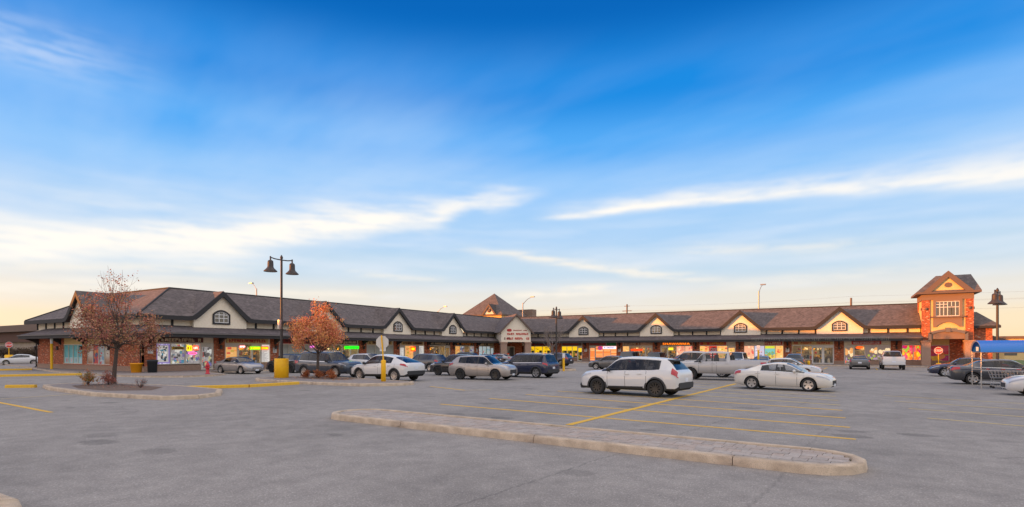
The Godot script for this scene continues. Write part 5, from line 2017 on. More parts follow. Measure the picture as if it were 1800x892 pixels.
const PROFILES := {
	"suv": {"wb": 2.70, "r": 0.36, "keys": [[-2.34, 0.48, 0.82, 0.92, 0.70, 0.58, "b"], [-2.31, 0.36, 0.95, 1.05, 0.84, 0.70, "b"], [-2.20, 0.28, 1.06, 1.14, 0.905, 0.72, "r"], [-1.82, 0.27, 1.13, 1.56, 0.915, 0.56, "b"], [-1.52, 0.26, 1.11, 1.61, 0.92, 0.59, "g"], [-1.00, 0.25, 1.07, 1.65, 0.925, 0.61, "p"], [-0.94, 0.25, 1.07, 1.655, 0.925, 0.615, "g"], [-0.04, 0.25, 1.04, 1.675, 0.925, 0.625, "p"], [0.05, 0.25, 1.04, 1.67, 0.925, 0.625, "g"], [0.38, 0.25, 1.03, 1.64, 0.925, 0.61, "w"], [1.16, 0.25, 1.01, 1.09, 0.925, 0.72, "b"], [1.75, 0.25, 0.96, 1.04, 0.905, 0.70, "b"], [2.06, 0.26, 0.89, 0.98, 0.86, 0.63, "b"], [2.21, 0.28, 0.79, 0.89, 0.77, 0.55, "b"], [2.28, 0.34, 0.66, 0.78, 0.64, 0.46, "b"]]},
	"big": {"wb": 3.05, "r": 0.385, "keys": [[-2.52, 0.50, 0.86, 0.98, 0.76, 0.64, "b"], [-2.49, 0.38, 1.02, 1.10, 0.90, 0.76, "b"], [-2.40, 0.30, 1.10, 1.18, 0.955, 0.78, "r"], [-2.14, 0.29, 1.14, 1.72, 0.965, 0.62, "b"], [-2.02, 0.28, 1.14, 1.76, 0.97, 0.66, "g"], [-1.20, 0.27, 1.12, 1.80, 0.975, 0.68, "p"], [-1.13, 0.27, 1.12, 1.80, 0.975, 0.68, "g"], [-0.08, 0.27, 1.10, 1.80, 0.975, 0.68, "p"], [0.01, 0.27, 1.10, 1.80, 0.975, 0.68, "g"], [0.55, 0.27, 1.09, 1.76, 0.975, 0.67, "w"], [1.18, 0.27, 1.08, 1.16, 0.97, 0.78, "b"], [1.95, 0.28, 1.04, 1.12, 0.95, 0.78, "b"], [2.28, 0.30, 0.98, 1.07, 0.90, 0.72, "b"], [2.42, 0.32, 0.86, 0.98, 0.82, 0.62, "b"], [2.47, 0.38, 0.72, 0.84, 0.70, 0.52, "b"]]},
	"boxy": {"wb": 2.85, "r": 0.38, "keys": [[-2.30, 0.50, 0.88, 1.02, 0.78, 0.70, "b"], [-2.28, 0.40, 1.04, 1.12, 0.88, 0.78, "b"], [-2.20, 0.34, 1.12, 1.18, 0.93, 0.80, "r"], [-2.08, 0.33, 1.14, 1.78, 0.935, 0.72, "b"], [-1.98, 0.32, 1.14, 1.80, 0.94, 0.73, "g"], [-0.98, 0.31, 1.14, 1.82, 0.94, 0.74, "p"], [-0.88, 0.31, 1.14, 1.82, 0.94, 0.74, "g"], [-0.05, 0.31, 1.13, 1.82, 0.94, 0.74, "p"], [0.05, 0.31, 1.13, 1.82, 0.94, 0.74, "g"], [0.62, 0.31, 1.12, 1.79, 0.94, 0.73, "w"], [0.98, 0.31, 1.12, 1.20, 0.94, 0.80, "b"], [1.95, 0.33, 1.09, 1.17, 0.92, 0.80, "b"], [2.12, 0.36, 1.0, 1.10, 0.88, 0.74, "b"], [2.2, 0.42, 0.80, 0.92, 0.78, 0.6, "b"]]},
	"fastback": {"wb": 2.96, "r": 0.365, "keys": [[-2.46, 0.52, 0.88, 0.98, 0.70, 0.58, "b"], [-2.42, 0.38, 1.00, 1.08, 0.86, 0.72, "b"], [-2.26, 0.30, 1.08, 1.15, 0.945, 0.70, "r"], [-1.30, 0.28, 1.09, 1.50, 0.97, 0.60, "b"], [-1.20, 0.28, 1.09, 1.53, 0.97, 0.61, "g"], [-0.20, 0.27, 1.06, 1.665, 0.975, 0.64, "p"], [-0.10, 0.27, 1.05, 1.67, 0.975, 0.64, "g"], [0.35, 0.27, 1.03, 1.64, 0.975, 0.63, "w"], [1.35, 0.27, 1.00, 1.07, 0.965, 0.74, "b"], [1.95, 0.28, 0.93, 1.00, 0.93, 0.72, "b"], [2.25, 0.29, 0.82, 0.89, 0.86, 0.60, "b"], [2.42, 0.32, 0.70, 0.77, 0.74, 0.50, "b"], [2.50, 0.38, 0.60, 0.68, 0.60, 0.42, "b"]]},
	"sedan": {"wb": 2.72, "r": 0.33, "keys": [[-2.36, 0.46, 0.80, 0.90, 0.66, 0.52, "b"], [-2.32, 0.34, 0.92, 1.00, 0.80, 0.64, "b"], [-2.16, 0.24, 0.98, 1.06, 0.875, 0.68, "b"], [-1.72, 0.22, 0.99, 1.07, 0.90, 0.68, "r"], [-0.98, 0.21, 0.97, 1.37, 0.905, 0.55, "g"], [-0.88, 0.21, 0.97, 1.39, 0.905, 0.56, "g"], [-0.16, 0.20, 0.95, 1.445, 0.905, 0.58, "p"], [-0.08, 0.20, 0.95, 1.447, 0.905, 0.58, "g"], [0.36, 0.20, 0.93, 1.42, 0.905, 0.57, "w"], [1.18, 0.20, 0.91, 0.97, 0.90, 0.70, "b"], [1.80, 0.21, 0.82, 0.89, 0.875, 0.68, "b"], [2.10, 0.22, 0.72, 0.79, 0.81, 0.58, "b"], [2.25, 0.25, 0.60, 0.68, 0.70, 0.48, "b"], [2.30, 0.30, 0.52, 0.60, 0.58, 0.40, "b"]]},
	"coupe": {"wb": 2.70, "r": 0.335, "keys": [[-2.32, 0.44, 0.74, 0.82, 0.62, 0.48, "b"], [-2.27, 0.32, 0.88, 0.96, 0.78, 0.60, "b"], [-2.08, 0.23, 0.96, 1.03, 0.865, 0.62, "b"], [-1.78, 0.21, 0.98, 1.06, 0.89, 0.60, "r"], [-0.92, 0.20, 0.97, 1.33, 0.895, 0.52, "g"], [-0.82, 0.20, 0.97, 1.35, 0.895, 0.53, "g"], [-0.20, 0.19, 0.95, 1.43, 0.90, 0.55, "p"], [-0.12, 0.19, 0.95, 1.43, 0.90, 0.55, "g"], [0.28, 0.19, 0.93, 1.40, 0.90, 0.54, "w"], [1.16, 0.19, 0.90, 0.97, 0.895, 0.68, "b"], [1.80, 0.20, 0.82, 0.90, 0.87, 0.67, "b"], [2.12, 0.21, 0.74, 0.81, 0.80, 0.57, "b"], [2.27, 0.24, 0.62, 0.70, 0.69, 0.47, "b"], [2.33, 0.30, 0.52, 0.60, 0.57, 0.40, "b"]]},
	"pickup": {"wb": 3.68, "r": 0.41, "keys": [[-2.96, 0.62, 0.92, 1.02, 0.90, 0.80, "b"], [-2.92, 0.58, 1.22, 1.36, 0.96, 0.86, "t"], [-0.72, 0.44, 1.22, 1.36, 0.99, 0.88, "t"], [-0.71, 0.44, 1.22, 1.30, 0.99, 0.80, "r"], [-0.60, 0.44, 1.22, 1.86, 0.99, 0.68, "b"], [-0.46, 0.44, 1.22, 1.89, 0.99, 0.70, "g"], [0.38, 0.44, 1.21, 1.93, 0.99, 0.72, "p"], [0.48, 0.44, 1.21, 1.93, 0.99, 0.72, "g"], [1.02, 0.44, 1.19, 1.89, 0.99, 0.70, "w"], [1.62, 0.44, 1.18, 1.26, 0.99, 0.84, "b"], [2.45, 0.46, 1.14, 1.22, 0.97, 0.84, "b"], [2.72, 0.48, 1.06, 1.16, 0.93, 0.78, "b"], [2.82, 0.52, 0.90, 1.02, 0.88, 0.70, "b"], [2.85, 0.58, 0.76, 0.90, 0.80, 0.6, "b"]]},
}


func wheel_meshes(r: float, style: String) -> Array:
	var key := "wheel%s%s" % [r, style]
	if cache.has(key):
		return cache[key]
	var keep := XF
	XF = Transform3D.IDENTITY
	var w := 0.11
	var rr := r * (0.68 if style != "steel" else 0.62)
	# axle along z, outer face at +z
	var st := S(true)
	lathe(st, [Vector2(rr, -w), Vector2(r * 0.93, -w), Vector2(r * 0.99, -w * 0.75), Vector2(r, -w * 0.4), Vector2(r, w * 0.4), Vector2(r * 0.99, w * 0.75), Vector2(r * 0.93, w), Vector2(rr + 0.015, w * 0.96), Vector2(rr, w * 0.8)], Vector3.ZERO, 26, Vector3.BACK)
	st.generate_normals()
	var tyre := st.commit()
	st = S(true)
	lathe(st, [Vector2(rr, w * 0.8), Vector2(rr - 0.02, w * 0.84), Vector2(rr - 0.03, w * 0.5), Vector2(rr - 0.03, -w * 0.6)], Vector3.ZERO, 26, Vector3.BACK)
	st.set_smooth_group(-1)
	var n := 5 if style in ["five", "steel"] else 10
	var hub := r * 0.14
	lathe(st, [Vector2(0.0, w * 0.72), Vector2(hub, w * 0.70), Vector2(hub + 0.012, w * 0.3)], Vector3.ZERO, 12, Vector3.BACK, false)
	for i in n:
		var a := TAU * (i + 0.25) / n
		var d := Vector3(cos(a), sin(a), 0)
		var s := Vector3(-sin(a), cos(a), 0)
		var w0 := (0.045 if n == 5 else 0.024) * r / 0.35
		var w1 := (0.075 if n == 5 else 0.032) * r / 0.35
		var p0 := d * hub * 0.7
		var p1 := d * (rr - 0.02)
		var z0 := Vector3(0, 0, w * 0.66)
		var z1 := Vector3(0, 0, w * 0.78)
		var b := Vector3(0, 0, -0.05)
		quad(st, p0 - s * w0 + z0, p1 - s * w1 + z1, p1 + s * w1 + z1, p0 + s * w0 + z0)
		quad(st, p0 - s * w0 + z0 + b, p1 - s * w1 + z1 + b, p1 - s * w1 + z1, p0 - s * w0 + z0)
		quad(st, p0 + s * w0 + z0, p1 + s * w1 + z1, p1 + s * w1 + z1 + b, p0 + s * w0 + z0 + b)
	st.generate_normals()
	var rim := st.commit()
	st = S()
	lathe(st, [Vector2(0.0, w * 0.15), Vector2(rr - 0.03, w * 0.15)], Vector3.ZERO, 20, Vector3.BACK, false)
	st.generate_normals()
	var dark := st.commit()
	XF = keep
	cache[key] = [tyre, rim, dark]
	return cache[key]


func on_body(rings: Array, x: float, k: float, side: float, off: float) -> Vector3:
	var i := 0
	while i < rings.size() - 2 and rings[i + 1][0].x < x:
		i += 1
	var a: Array = rings[i]
	var b: Array = rings[i + 1]
	var span: float = b[0].x - a[0].x
	var t := clampf((x - a[0].x) / span, 0.0, 1.0) if span > 0.0001 else 0.0
	var j := mini(int(k), a.size() - 2)
	var f := k - j
	var pa: Vector3 = a[j].lerp(a[j + 1], f)
	var pb: Vector3 = b[j].lerp(b[j + 1], f)
	var p := pa.lerp(pb, t)
	var along: Vector3 = (b[j] - a[j]).normalized() if span > 0.0001 else Vector3.RIGHT
	var up: Vector3 = (pa.lerp(pb, t) - a[j].lerp(b[j], t))
	if up.length() < 0.001:
		up = a[j + 1] - a[j]
	var n := along.cross(up).normalized() * -1.0
	if n.z < 0.0 and absf(n.z) > 0.2:
		n = -n
	p += n * off
	return Vector3(p.x, p.y, p.z * side)


func patch(st: SurfaceTool, rings: Array, x0: float, x1: float, ka0: float, ka1: float, kb0: float, kb1: float, side: float, off := 0.008, n := 5) -> void:
	# a skin on the body between x0 and x1; its lower and upper edges run from (ka0, ka1) to (kb0, kb1)
	for i in n:
		var t0 := i / float(n)
		var t1 := (i + 1) / float(n)
		var xa := lerpf(x0, x1, t0)
		var xb := lerpf(x0, x1, t1)
		for j in 3:
			var f0 := j / 3.0
			var f1 := (j + 1) / 3.0
			var a := on_body(rings, xa, lerpf(lerpf(ka0, kb0, t0), lerpf(ka1, kb1, t0), f0), side, off)
			var b := on_body(rings, xb, lerpf(lerpf(ka0, kb0, t1), lerpf(ka1, kb1, t1), f0), side, off)
			var c := on_body(rings, xb, lerpf(lerpf(ka0, kb0, t1), lerpf(ka1, kb1, t1), f1), side, off)
			var d := on_body(rings, xa, lerpf(lerpf(ka0, kb0, t0), lerpf(ka1, kb1, t0), f1), side, off)
			if side > 0.0:
				quad(st, a, b, c, d)
			else:
				quad(st, b, a, d, c)


func car(called: String, label: String, profile: String, body: Material, at: Vector2, turn: float, opt := {}) -> Node3D:
	var cat: String = opt.get("category", "car")
	var o := thing(called, label, cat, Vector3(at.x, opt.get("y", 0.0), at.y), deg_to_rad(turn), opt.get("group", "cars parked in the lot"))
	var size: float = opt.get("size", 1.0)
	o.scale = Vector3.ONE * size
	XF = Transform3D.IDENTITY
	var pr: Dictionary = PROFILES[profile]
	var keys: Array = pr.keys
	var wb: float = pr.wb
	var r: float = opt.get("wheel_r", pr.r)
	var ra := r + 0.055
	var low: bool = opt.get("far", false)
	# stations: the keys, plus the wheel arches
	var xs := []
	for i in keys.size():
		xs.append([keys[i][0], 0])
		if i < keys.size() - 1:
			var gap: float = keys[i + 1][0] - keys[i][0]
			var cuts := 1 if low else clampi(int(gap / 0.16), 1, 4)
			for q in range(1, cuts):
				xs.append([keys[i][0] + gap * q / cuts, 0])
	for ax in [-wb * 0.5, wb * 0.5]:
		var n := 6 if low else 10
		for i in n + 1:
			var x: float = ax - ra * cos(PI * i / n)
			xs.append([x, 1 if i == 0 else (-1 if i == n else 0)])
	xs.sort_custom(func(p, q): return p[0] < q[0])
	var st_list := []
	for e in xs:
		var k := sample(keys, e[0])
		var rg := ring_of(k)
		var arch := -1.0
		for ax in [-wb * 0.5, wb * 0.5]:
			var dx: float = e[0] - ax
			if absf(dx) <= ra + 0.0001:
				arch = r + sqrt(maxf(0.0, ra * ra - dx * dx))
		var plain := rg.duplicate()
		if arch > 0.0:
			for j in [0, 1, 2]:
				rg[j].y = maxf(rg[j].y, arch)
			rg[2].z = rg[3].z * 0.995
			rg[1].z = rg[2].z - 0.03
			for j in [3, 4]:
				rg[j].y = maxf(rg[j].y, arch + 0.02 * (j - 2))
		if e[1] == 1:
			st_list.append([plain, k[6]])
			st_list.append([rg, k[6]])
		elif e[1] == -1:
			st_list.append([rg, k[6]])
			st_list.append([plain, k[6]])
		else:
			st_list.append([rg, k[6]])
	var rings := []
	for e in st_list:
		rings.append(e[0])
	var clad: bool = opt.get("clad", profile in ["suv", "big", "boxy"])
	var m := {"body": S(true), "under": S()}
	var glass := {}
	var plastics := {}
	var last_pillar := ""
	var gi := 0
	for i in st_list.size() - 1:
		var a: Array = st_list[i][0]
		var b: Array = st_list[i + 1][0]
		var kind: String = st_list[i][1]
		for j in 10:
			var to := "body"
			if j == 0:
				to = "under"
			elif j == 1:
				to = "trim" if clad else "body"
			elif j == 2 and clad and a[2].y < 0.42:
				to = "body"
			elif j == 6 and kind in ["g", "w"]:
				to = "side_window"
			elif j == 6 and kind == "p":
				to = "trim"
			elif j >= 8 and kind == "w":
				to = "windscreen"
			elif j >= 8 and kind == "r":
				to = "rear_window"
			elif j == 6 and kind == "r" and profile in ["suv", "big"]:
				to = "body"
			elif j >= 8 and kind in ["g", "p"] and opt.get("dark_roof", false):
				to = "trim"
			elif j >= 9 and kind == "t":
				to = "trim"
			var targets := []
			if to == "trim":
				var named: String = "sill_trim" if j == 1 else ("pillar" if j == 6 else ("bed_cover" if kind == "t" else "roof_panel"))
				for s in ([1.0, -1.0] if j in [1, 6] else [0.0]):
					var kk := named + (str(st_list[i][0][0].x).left(4) if j == 6 else "") + str(s)
					if j == 6 and i > 0 and st_list[i - 1][1] == "p":
						kk = last_pillar + str(s)
					elif j == 6:
						last_pillar = named + str(st_list[i][0][0].x).left(4)
						kk = last_pillar + str(s)
					if not plastics.has(kk):
						plastics[kk] = [named, S(true)]
					targets.append([plastics[kk][1], s])
			elif to in ["side_window", "windscreen", "rear_window"]:
				if to == "side_window" and kind != "w" and (i == 0 or st_list[i - 1][1] != "g"):
					gi += 1
				var key := to + (str(gi) if to == "side_window" else "")
				for s in ([1.0, -1.0] if to == "side_window" else [0.0]):
					var kk := key + str(s)
					if not glass.has(kk):
						glass[kk] = [to, S(true)]
					targets.append([glass[kk][1], s])
			else:
				targets.append([m[to], 0.0])
			for t in targets:
				for s in ([1.0, -1.0] if t[1] == 0.0 else [t[1]]):
					var f := Vector3(1, 1, s)
					var q: Array = [a[j] * f, b[j] * f, b[j + 1] * f, a[j + 1] * f]
					if s > 0.0:
						quad(t[0], q[0], q[1], q[2], q[3])
					else:
						quad(t[0], q[1], q[0], q[3], q[2])
	# closing caps at nose and tail
	for e in [0, st_list.size() - 1]:
		var a: Array = st_list[e][0]
		for s in [1.0, -1.0]:
			var f := Vector3(1, 1, s)
			var mid := Vector3(a[0].x + (0.0 if e else -0.0), (a[0].y + a[10].y) * 0.5, 0)
			for j in 10:
				if (s > 0.0) == (e > 0):
					tri(m.body, mid, a[j + 1] * f, a[j] * f)
				else:
					tri(m.body, mid, a[j] * f, a[j + 1] * f)
	put("body", m.body, body, o)
	for k in plastics:
		put(plastics[k][0], plastics[k][1], M.plastic, o)
	put("underbody", m.under, M.under, o)
	var gm: Material = M.car_glass_dark if low or opt.get("dark_glass", false) else (M.car_glass_clear if opt.get("clear_glass", false) else M.car_glass)
	for k in glass:
		put(glass[k][0], glass[k][1], gm, o)
	# cabin: floor at the belt line, seats
	var fx := INF
	var bx := -INF
	for i in keys.size():
		if keys[i][6] in ["w"]:
			bx = keys[i + 1][0]
		if keys[i][6] in ["r", "g"] and keys[i][0] < fx:
			fx = keys[i][0]
	var cab := S()
	var yb: float = sample(keys, 0.0)[2] - 0.08
	var wv: float = sample(keys, 0.0)[4] * 0.9
	if profile == "pickup":
		fx = -0.6
	box(cab, Vector3(fx + 0.3, yb - 0.1, -wv), Vector3(bx - 0.15, yb - 0.05, wv))
	if not low:
		var rows_ := [0.18 + (0.5 if profile == "pickup" else 0.0), -0.85 + (0.5 if profile == "pickup" else 0.0)]
		for sx in rows_:
			for sz in [-0.38, 0.38]:
				var top: float = sample(keys, sx)[3]
				box(cab, Vector3(sx - 0.42, yb - 0.05, sz - 0.24), Vector3(sx - 0.28, top - 0.42, sz + 0.24))
				box(cab, Vector3(sx - 0.40, top - 0.42, sz - 0.12), Vector3(sx - 0.30, top - 0.24, sz + 0.12))
		box(cab, Vector3(bx - 0.55, yb - 0.05, -wv), Vector3(bx - 0.25, yb + 0.04, wv))
	put("seats", cab, M.seat, o)
	# wheels
	var style: String = opt.get("wheel", "ten")
	var wm := wheel_meshes(r, style)
	var rim_m: Material = M.rim_dark if opt.get("dark_rim", false) else M.rim
	for ax in [wb * 0.5, -wb * 0.5]:
		for s in [1.0, -1.0]:
			var wh := part("wheel", o)
			var wz: float = (sample(keys, ax)[4] - 0.115) * s
			wh.transform = Transform3D(Basis(Vector3.UP, 0.0 if s > 0.0 else PI), Vector3(ax, r, wz))
			put_mesh("tyre", wm[0], M.tyre, wh)
			put_mesh("rim", wm[1], rim_m, wh)
			put_mesh("brake_disc", wm[2], M.under, wh)
	if clad and not low:
		for ax in [wb * 0.5, -wb * 0.5]:
			for s in [1.0, -1.0]:
				var at_ := S(true)
				var n := 14
				var wz: float = sample(keys, ax)[4] * 0.985 + 0.012
				for i in n:
					var a0 := PI * (i / float(n) * 1.08 - 0.04)
					var a1 := PI * ((i + 1) / float(n) * 1.08 - 0.04)
					var pts := []
					for aa in [a0, a1]:
						for rad in [ra - 0.01, ra + 0.065]:
							pts.append(Vector3(ax + cos(aa) * rad, r + sin(aa) * rad, wz * s))
					var inw := Vector3(0, 0, -0.05 * s)
					if s > 0.0:
						quad(at_, pts[0], pts[1], pts[3], pts[2])
						quad(at_, pts[1], pts[1] + inw, pts[3] + inw, pts[3])
					else:
						quad(at_, pts[1], pts[0], pts[2], pts[3])
						quad(at_, pts[1] + inw, pts[1], pts[3], pts[3] + inw)
				put("arch_trim", at_, M.plastic, o)
	# lamps
	var nose: float = keys[-1][0]
	var tail: float = keys[0][0]
	for s in [1.0, -1.0]:
		var h := S(true)
		var hk: Array = opt.get("head", [4.15, 4.9])
		patch(h, rings, nose - 0.62, nose - 0.08, hk[0] + 0.25, hk[1] - 0.1, hk[0], hk[1], s, 0.016)
		put("headlight", h, opt.get("head_mat", M.head), o)
		var t := S(true)
		var tk: Array = opt.get("tail", [3.9, 5.1])
		patch(t, rings, tail + 0.03, tail + opt.get("tail_len", 0.42), tk[0], tk[1], tk[0] + 0.3, tk[1] - 0.1, s, 0.022)
		put("tail_light", t, M.tail, o)
		if not low:
			# mirrors
			var mi := S(true)
			var cx := bx - 0.42
			var bw: float = sample(keys, cx)[4]
			var by: float = sample(keys, cx)[2]
			lathe(mi, [Vector2(0.0, -0.07), Vector2(0.075, -0.05), Vector2(0.09, 0.0), Vector2(0.075, 0.05), Vector2(0.0, 0.07)], Vector3(cx, by + 0.09, s * (bw + 0.10)), 10, Vector3.RIGHT)
			box(mi, Vector3(cx - 0.03, by + 0.0, s * (bw - 0.08)), Vector3(cx + 0.03, by + 0.05, s * (bw + 0.05)))
			put("mirror", mi, opt.get("mirror_mat", M.plastic if clad else body), o)
			# door seams and handles
			var seams := []
			for i in keys.size():
				if keys[i][6] == "p":
					seams.append(keys[i][0] + 0.045)
			seams.append(bx - 0.32)
			if seams.size() > 2:
				pass
			elif profile != "coupe_":
				seams.append(fx + 0.75)
			for sx in seams:
				var se := S()
				for k in 8:
					var k0 := 1.6 + 3.6 * k / 8.0
					var k1 := 1.6 + 3.6 * (k + 1) / 8.0
					var a := on_body(rings, sx - 0.007, k0, s, 0.003)
					var b := on_body(rings, sx + 0.007, k0, s, 0.003)
					var c := on_body(rings, sx + 0.007, k1, s, 0.003)
					var d := on_body(rings, sx - 0.007, k1, s, 0.003)
					if s > 0.0:
						quad(se, a, b, c, d)
					else:
						quad(se, b, a, d, c)
				put("door_seam", se, M.seam, o)
			for hx in [seams[0] - 0.9 if seams[0] - 0.9 > -wb * 0.5 + 0.2 else seams[0] + 0.3, bx - 1.25]:
				var ha := S()
				var p := on_body(rings, hx, 4.25, s, 0.02)
				boxc(ha, p, Vector3(0.20, 0.028, 0.035))
				put("door_handle", ha, opt.get("handle_mat", body), o)
	if clad and not low:
		for s in [1.0, -1.0]:
			var sm := S(true)
			patch(sm, rings, -wb * 0.5 + ra + 0.12, wb * 0.5 - ra - 0.12, 1.9, 2.35, 1.9, 2.25, s, 0.012, 12)
			put("side_moulding", sm, M.plastic, o)
	# window line trim
	if opt.get("chrome", false):
		for s in [1.0, -1.0]:
			var ch := S(true)
			patch(ch, rings, fx + 0.4, bx - 0.1, 5.0, 5.55, 5.0, 5.55, s, 0.006, 16)
			put("window_trim", ch, M.chrome, o)
	# grille, plates
	var g := S()
	var ny: float = keys[-1][2]
	var nb: float = keys[-1][1]
	box(g, Vector3(nose - 0.02, lerpf(nb, ny, 0.25), -keys[-1][4] * 0.72), Vector3(nose + 0.012, ny + 0.04, keys[-1][4] * 0.72))
	put("grille", g, opt.get("grille_mat", M.plastic), o)
	if opt.get("bars", false):
		g = S()
		for i in 3:
			box(g, Vector3(nose + 0.012, lerpf(nb, ny, 0.45 + 0.25 * i) - 0.018, -keys[-1][4] * 0.66), Vector3(nose + 0.022, lerpf(nb, ny, 0.45 + 0.25 * i) + 0.018, keys[-1][4] * 0.66))
		put("grille_bar", g, M.chrome, o)
	g = S()
	if opt.get("front_plate", true):
		boxc(g, Vector3(nose + 0.016, nb + 0.04, 0), Vector3(0.02, 0.13, 0.30))
	else:
		boxc(g, Vector3(nose + 0.016, nb - 0.02, 0), Vector3(0.02, 0.02, 0.02))
	put("front_plate", g, M.plate, o)
	g = S()
	var py: float = lerpf(keys[0][1], keys[0][2], opt.get("plate_at", 0.72))
	boxc(g, Vector3(tail - 0.006, py, 0), Vector3(0.02, 0.15, 0.31))
	put("rear_plate", g, M.plate, o)
	# bumpers: dark lower skirts on cars with cladding
	if clad:
		for e in [[tail - 0.012, tail + 0.16, keys[0]], [nose - 0.14, nose + 0.010, keys[-1]]]:
			g = S()
			var kk: Array = e[2]
			var p := PackedVector2Array()
			var wd: float = kk[4] + 0.05
			prism(g, PackedVector2Array([Vector2(-wd, kk[1] - 0.10), Vector2(wd, kk[1] - 0.10), Vector2(wd + 0.06, kk[1] + 0.06), Vector2(wd, kk[1] + 0.14), Vector2(-wd, kk[1] + 0.14), Vector2(-wd - 0.06, kk[1] + 0.06)]), Vector3(e[0], 0, 0), Vector3.BACK, Vector3.UP, Vector3(e[1] - e[0], 0, 0))
			put("bumper_skirt", g, M.plastic, o)
	if profile == "pickup":
		g = S()
		boxc(g, Vector3(tail - 0.10, 0.62, 0), Vector3(0.22, 0.18, 1.86))
		put("rear_bumper", g, opt.get("bumper_mat", M.chrome), o)
		g = S()
		boxc(g, Vector3(nose + 0.06, 0.62, 0), Vector3(0.20, 0.20, 1.84))
		put("front_bumper", g, M.chrome, o)
	if opt.get("rails", false):
		for s in [1.0, -1.0]:
			g = S()
			var z: float = sample(keys, -0.5)[5] * 0.95 * s
			var pts := []
			for i in 7:
				var x := lerpf(fx + 0.25, bx - 0.75, i / 6.0)
				var top: float = sample(keys, x)[3]
				pts.append(Vector3(x, top + (0.0 if i in [0, 6] else 0.04), z))
			tube(g, pts, [0.018], 6)
			put("roof_rail", g, opt.get("rail_mat", M.plastic), o)
	if opt.get("spoiler", false):
		g = S()
		var kx: Array
		for i in keys.size():
			if keys[i][6] == "r":
				kx = keys[i + 1]
		prism(g, PackedVector2Array([Vector2(0.06, kx[3] + 0.005), Vector2(-0.24, kx[3] - 0.035), Vector2(-0.24, kx[3] - 0.07), Vector2(0.06, kx[3] - 0.05)]), Vector3(kx[0], 0, -kx[5] * 0.98), Vector3.RIGHT, Vector3.UP, Vector3(0, 0, kx[5] * 1.96))
		put("spoiler", g, M.plastic if opt.spoiler is String else body, o)
	return o


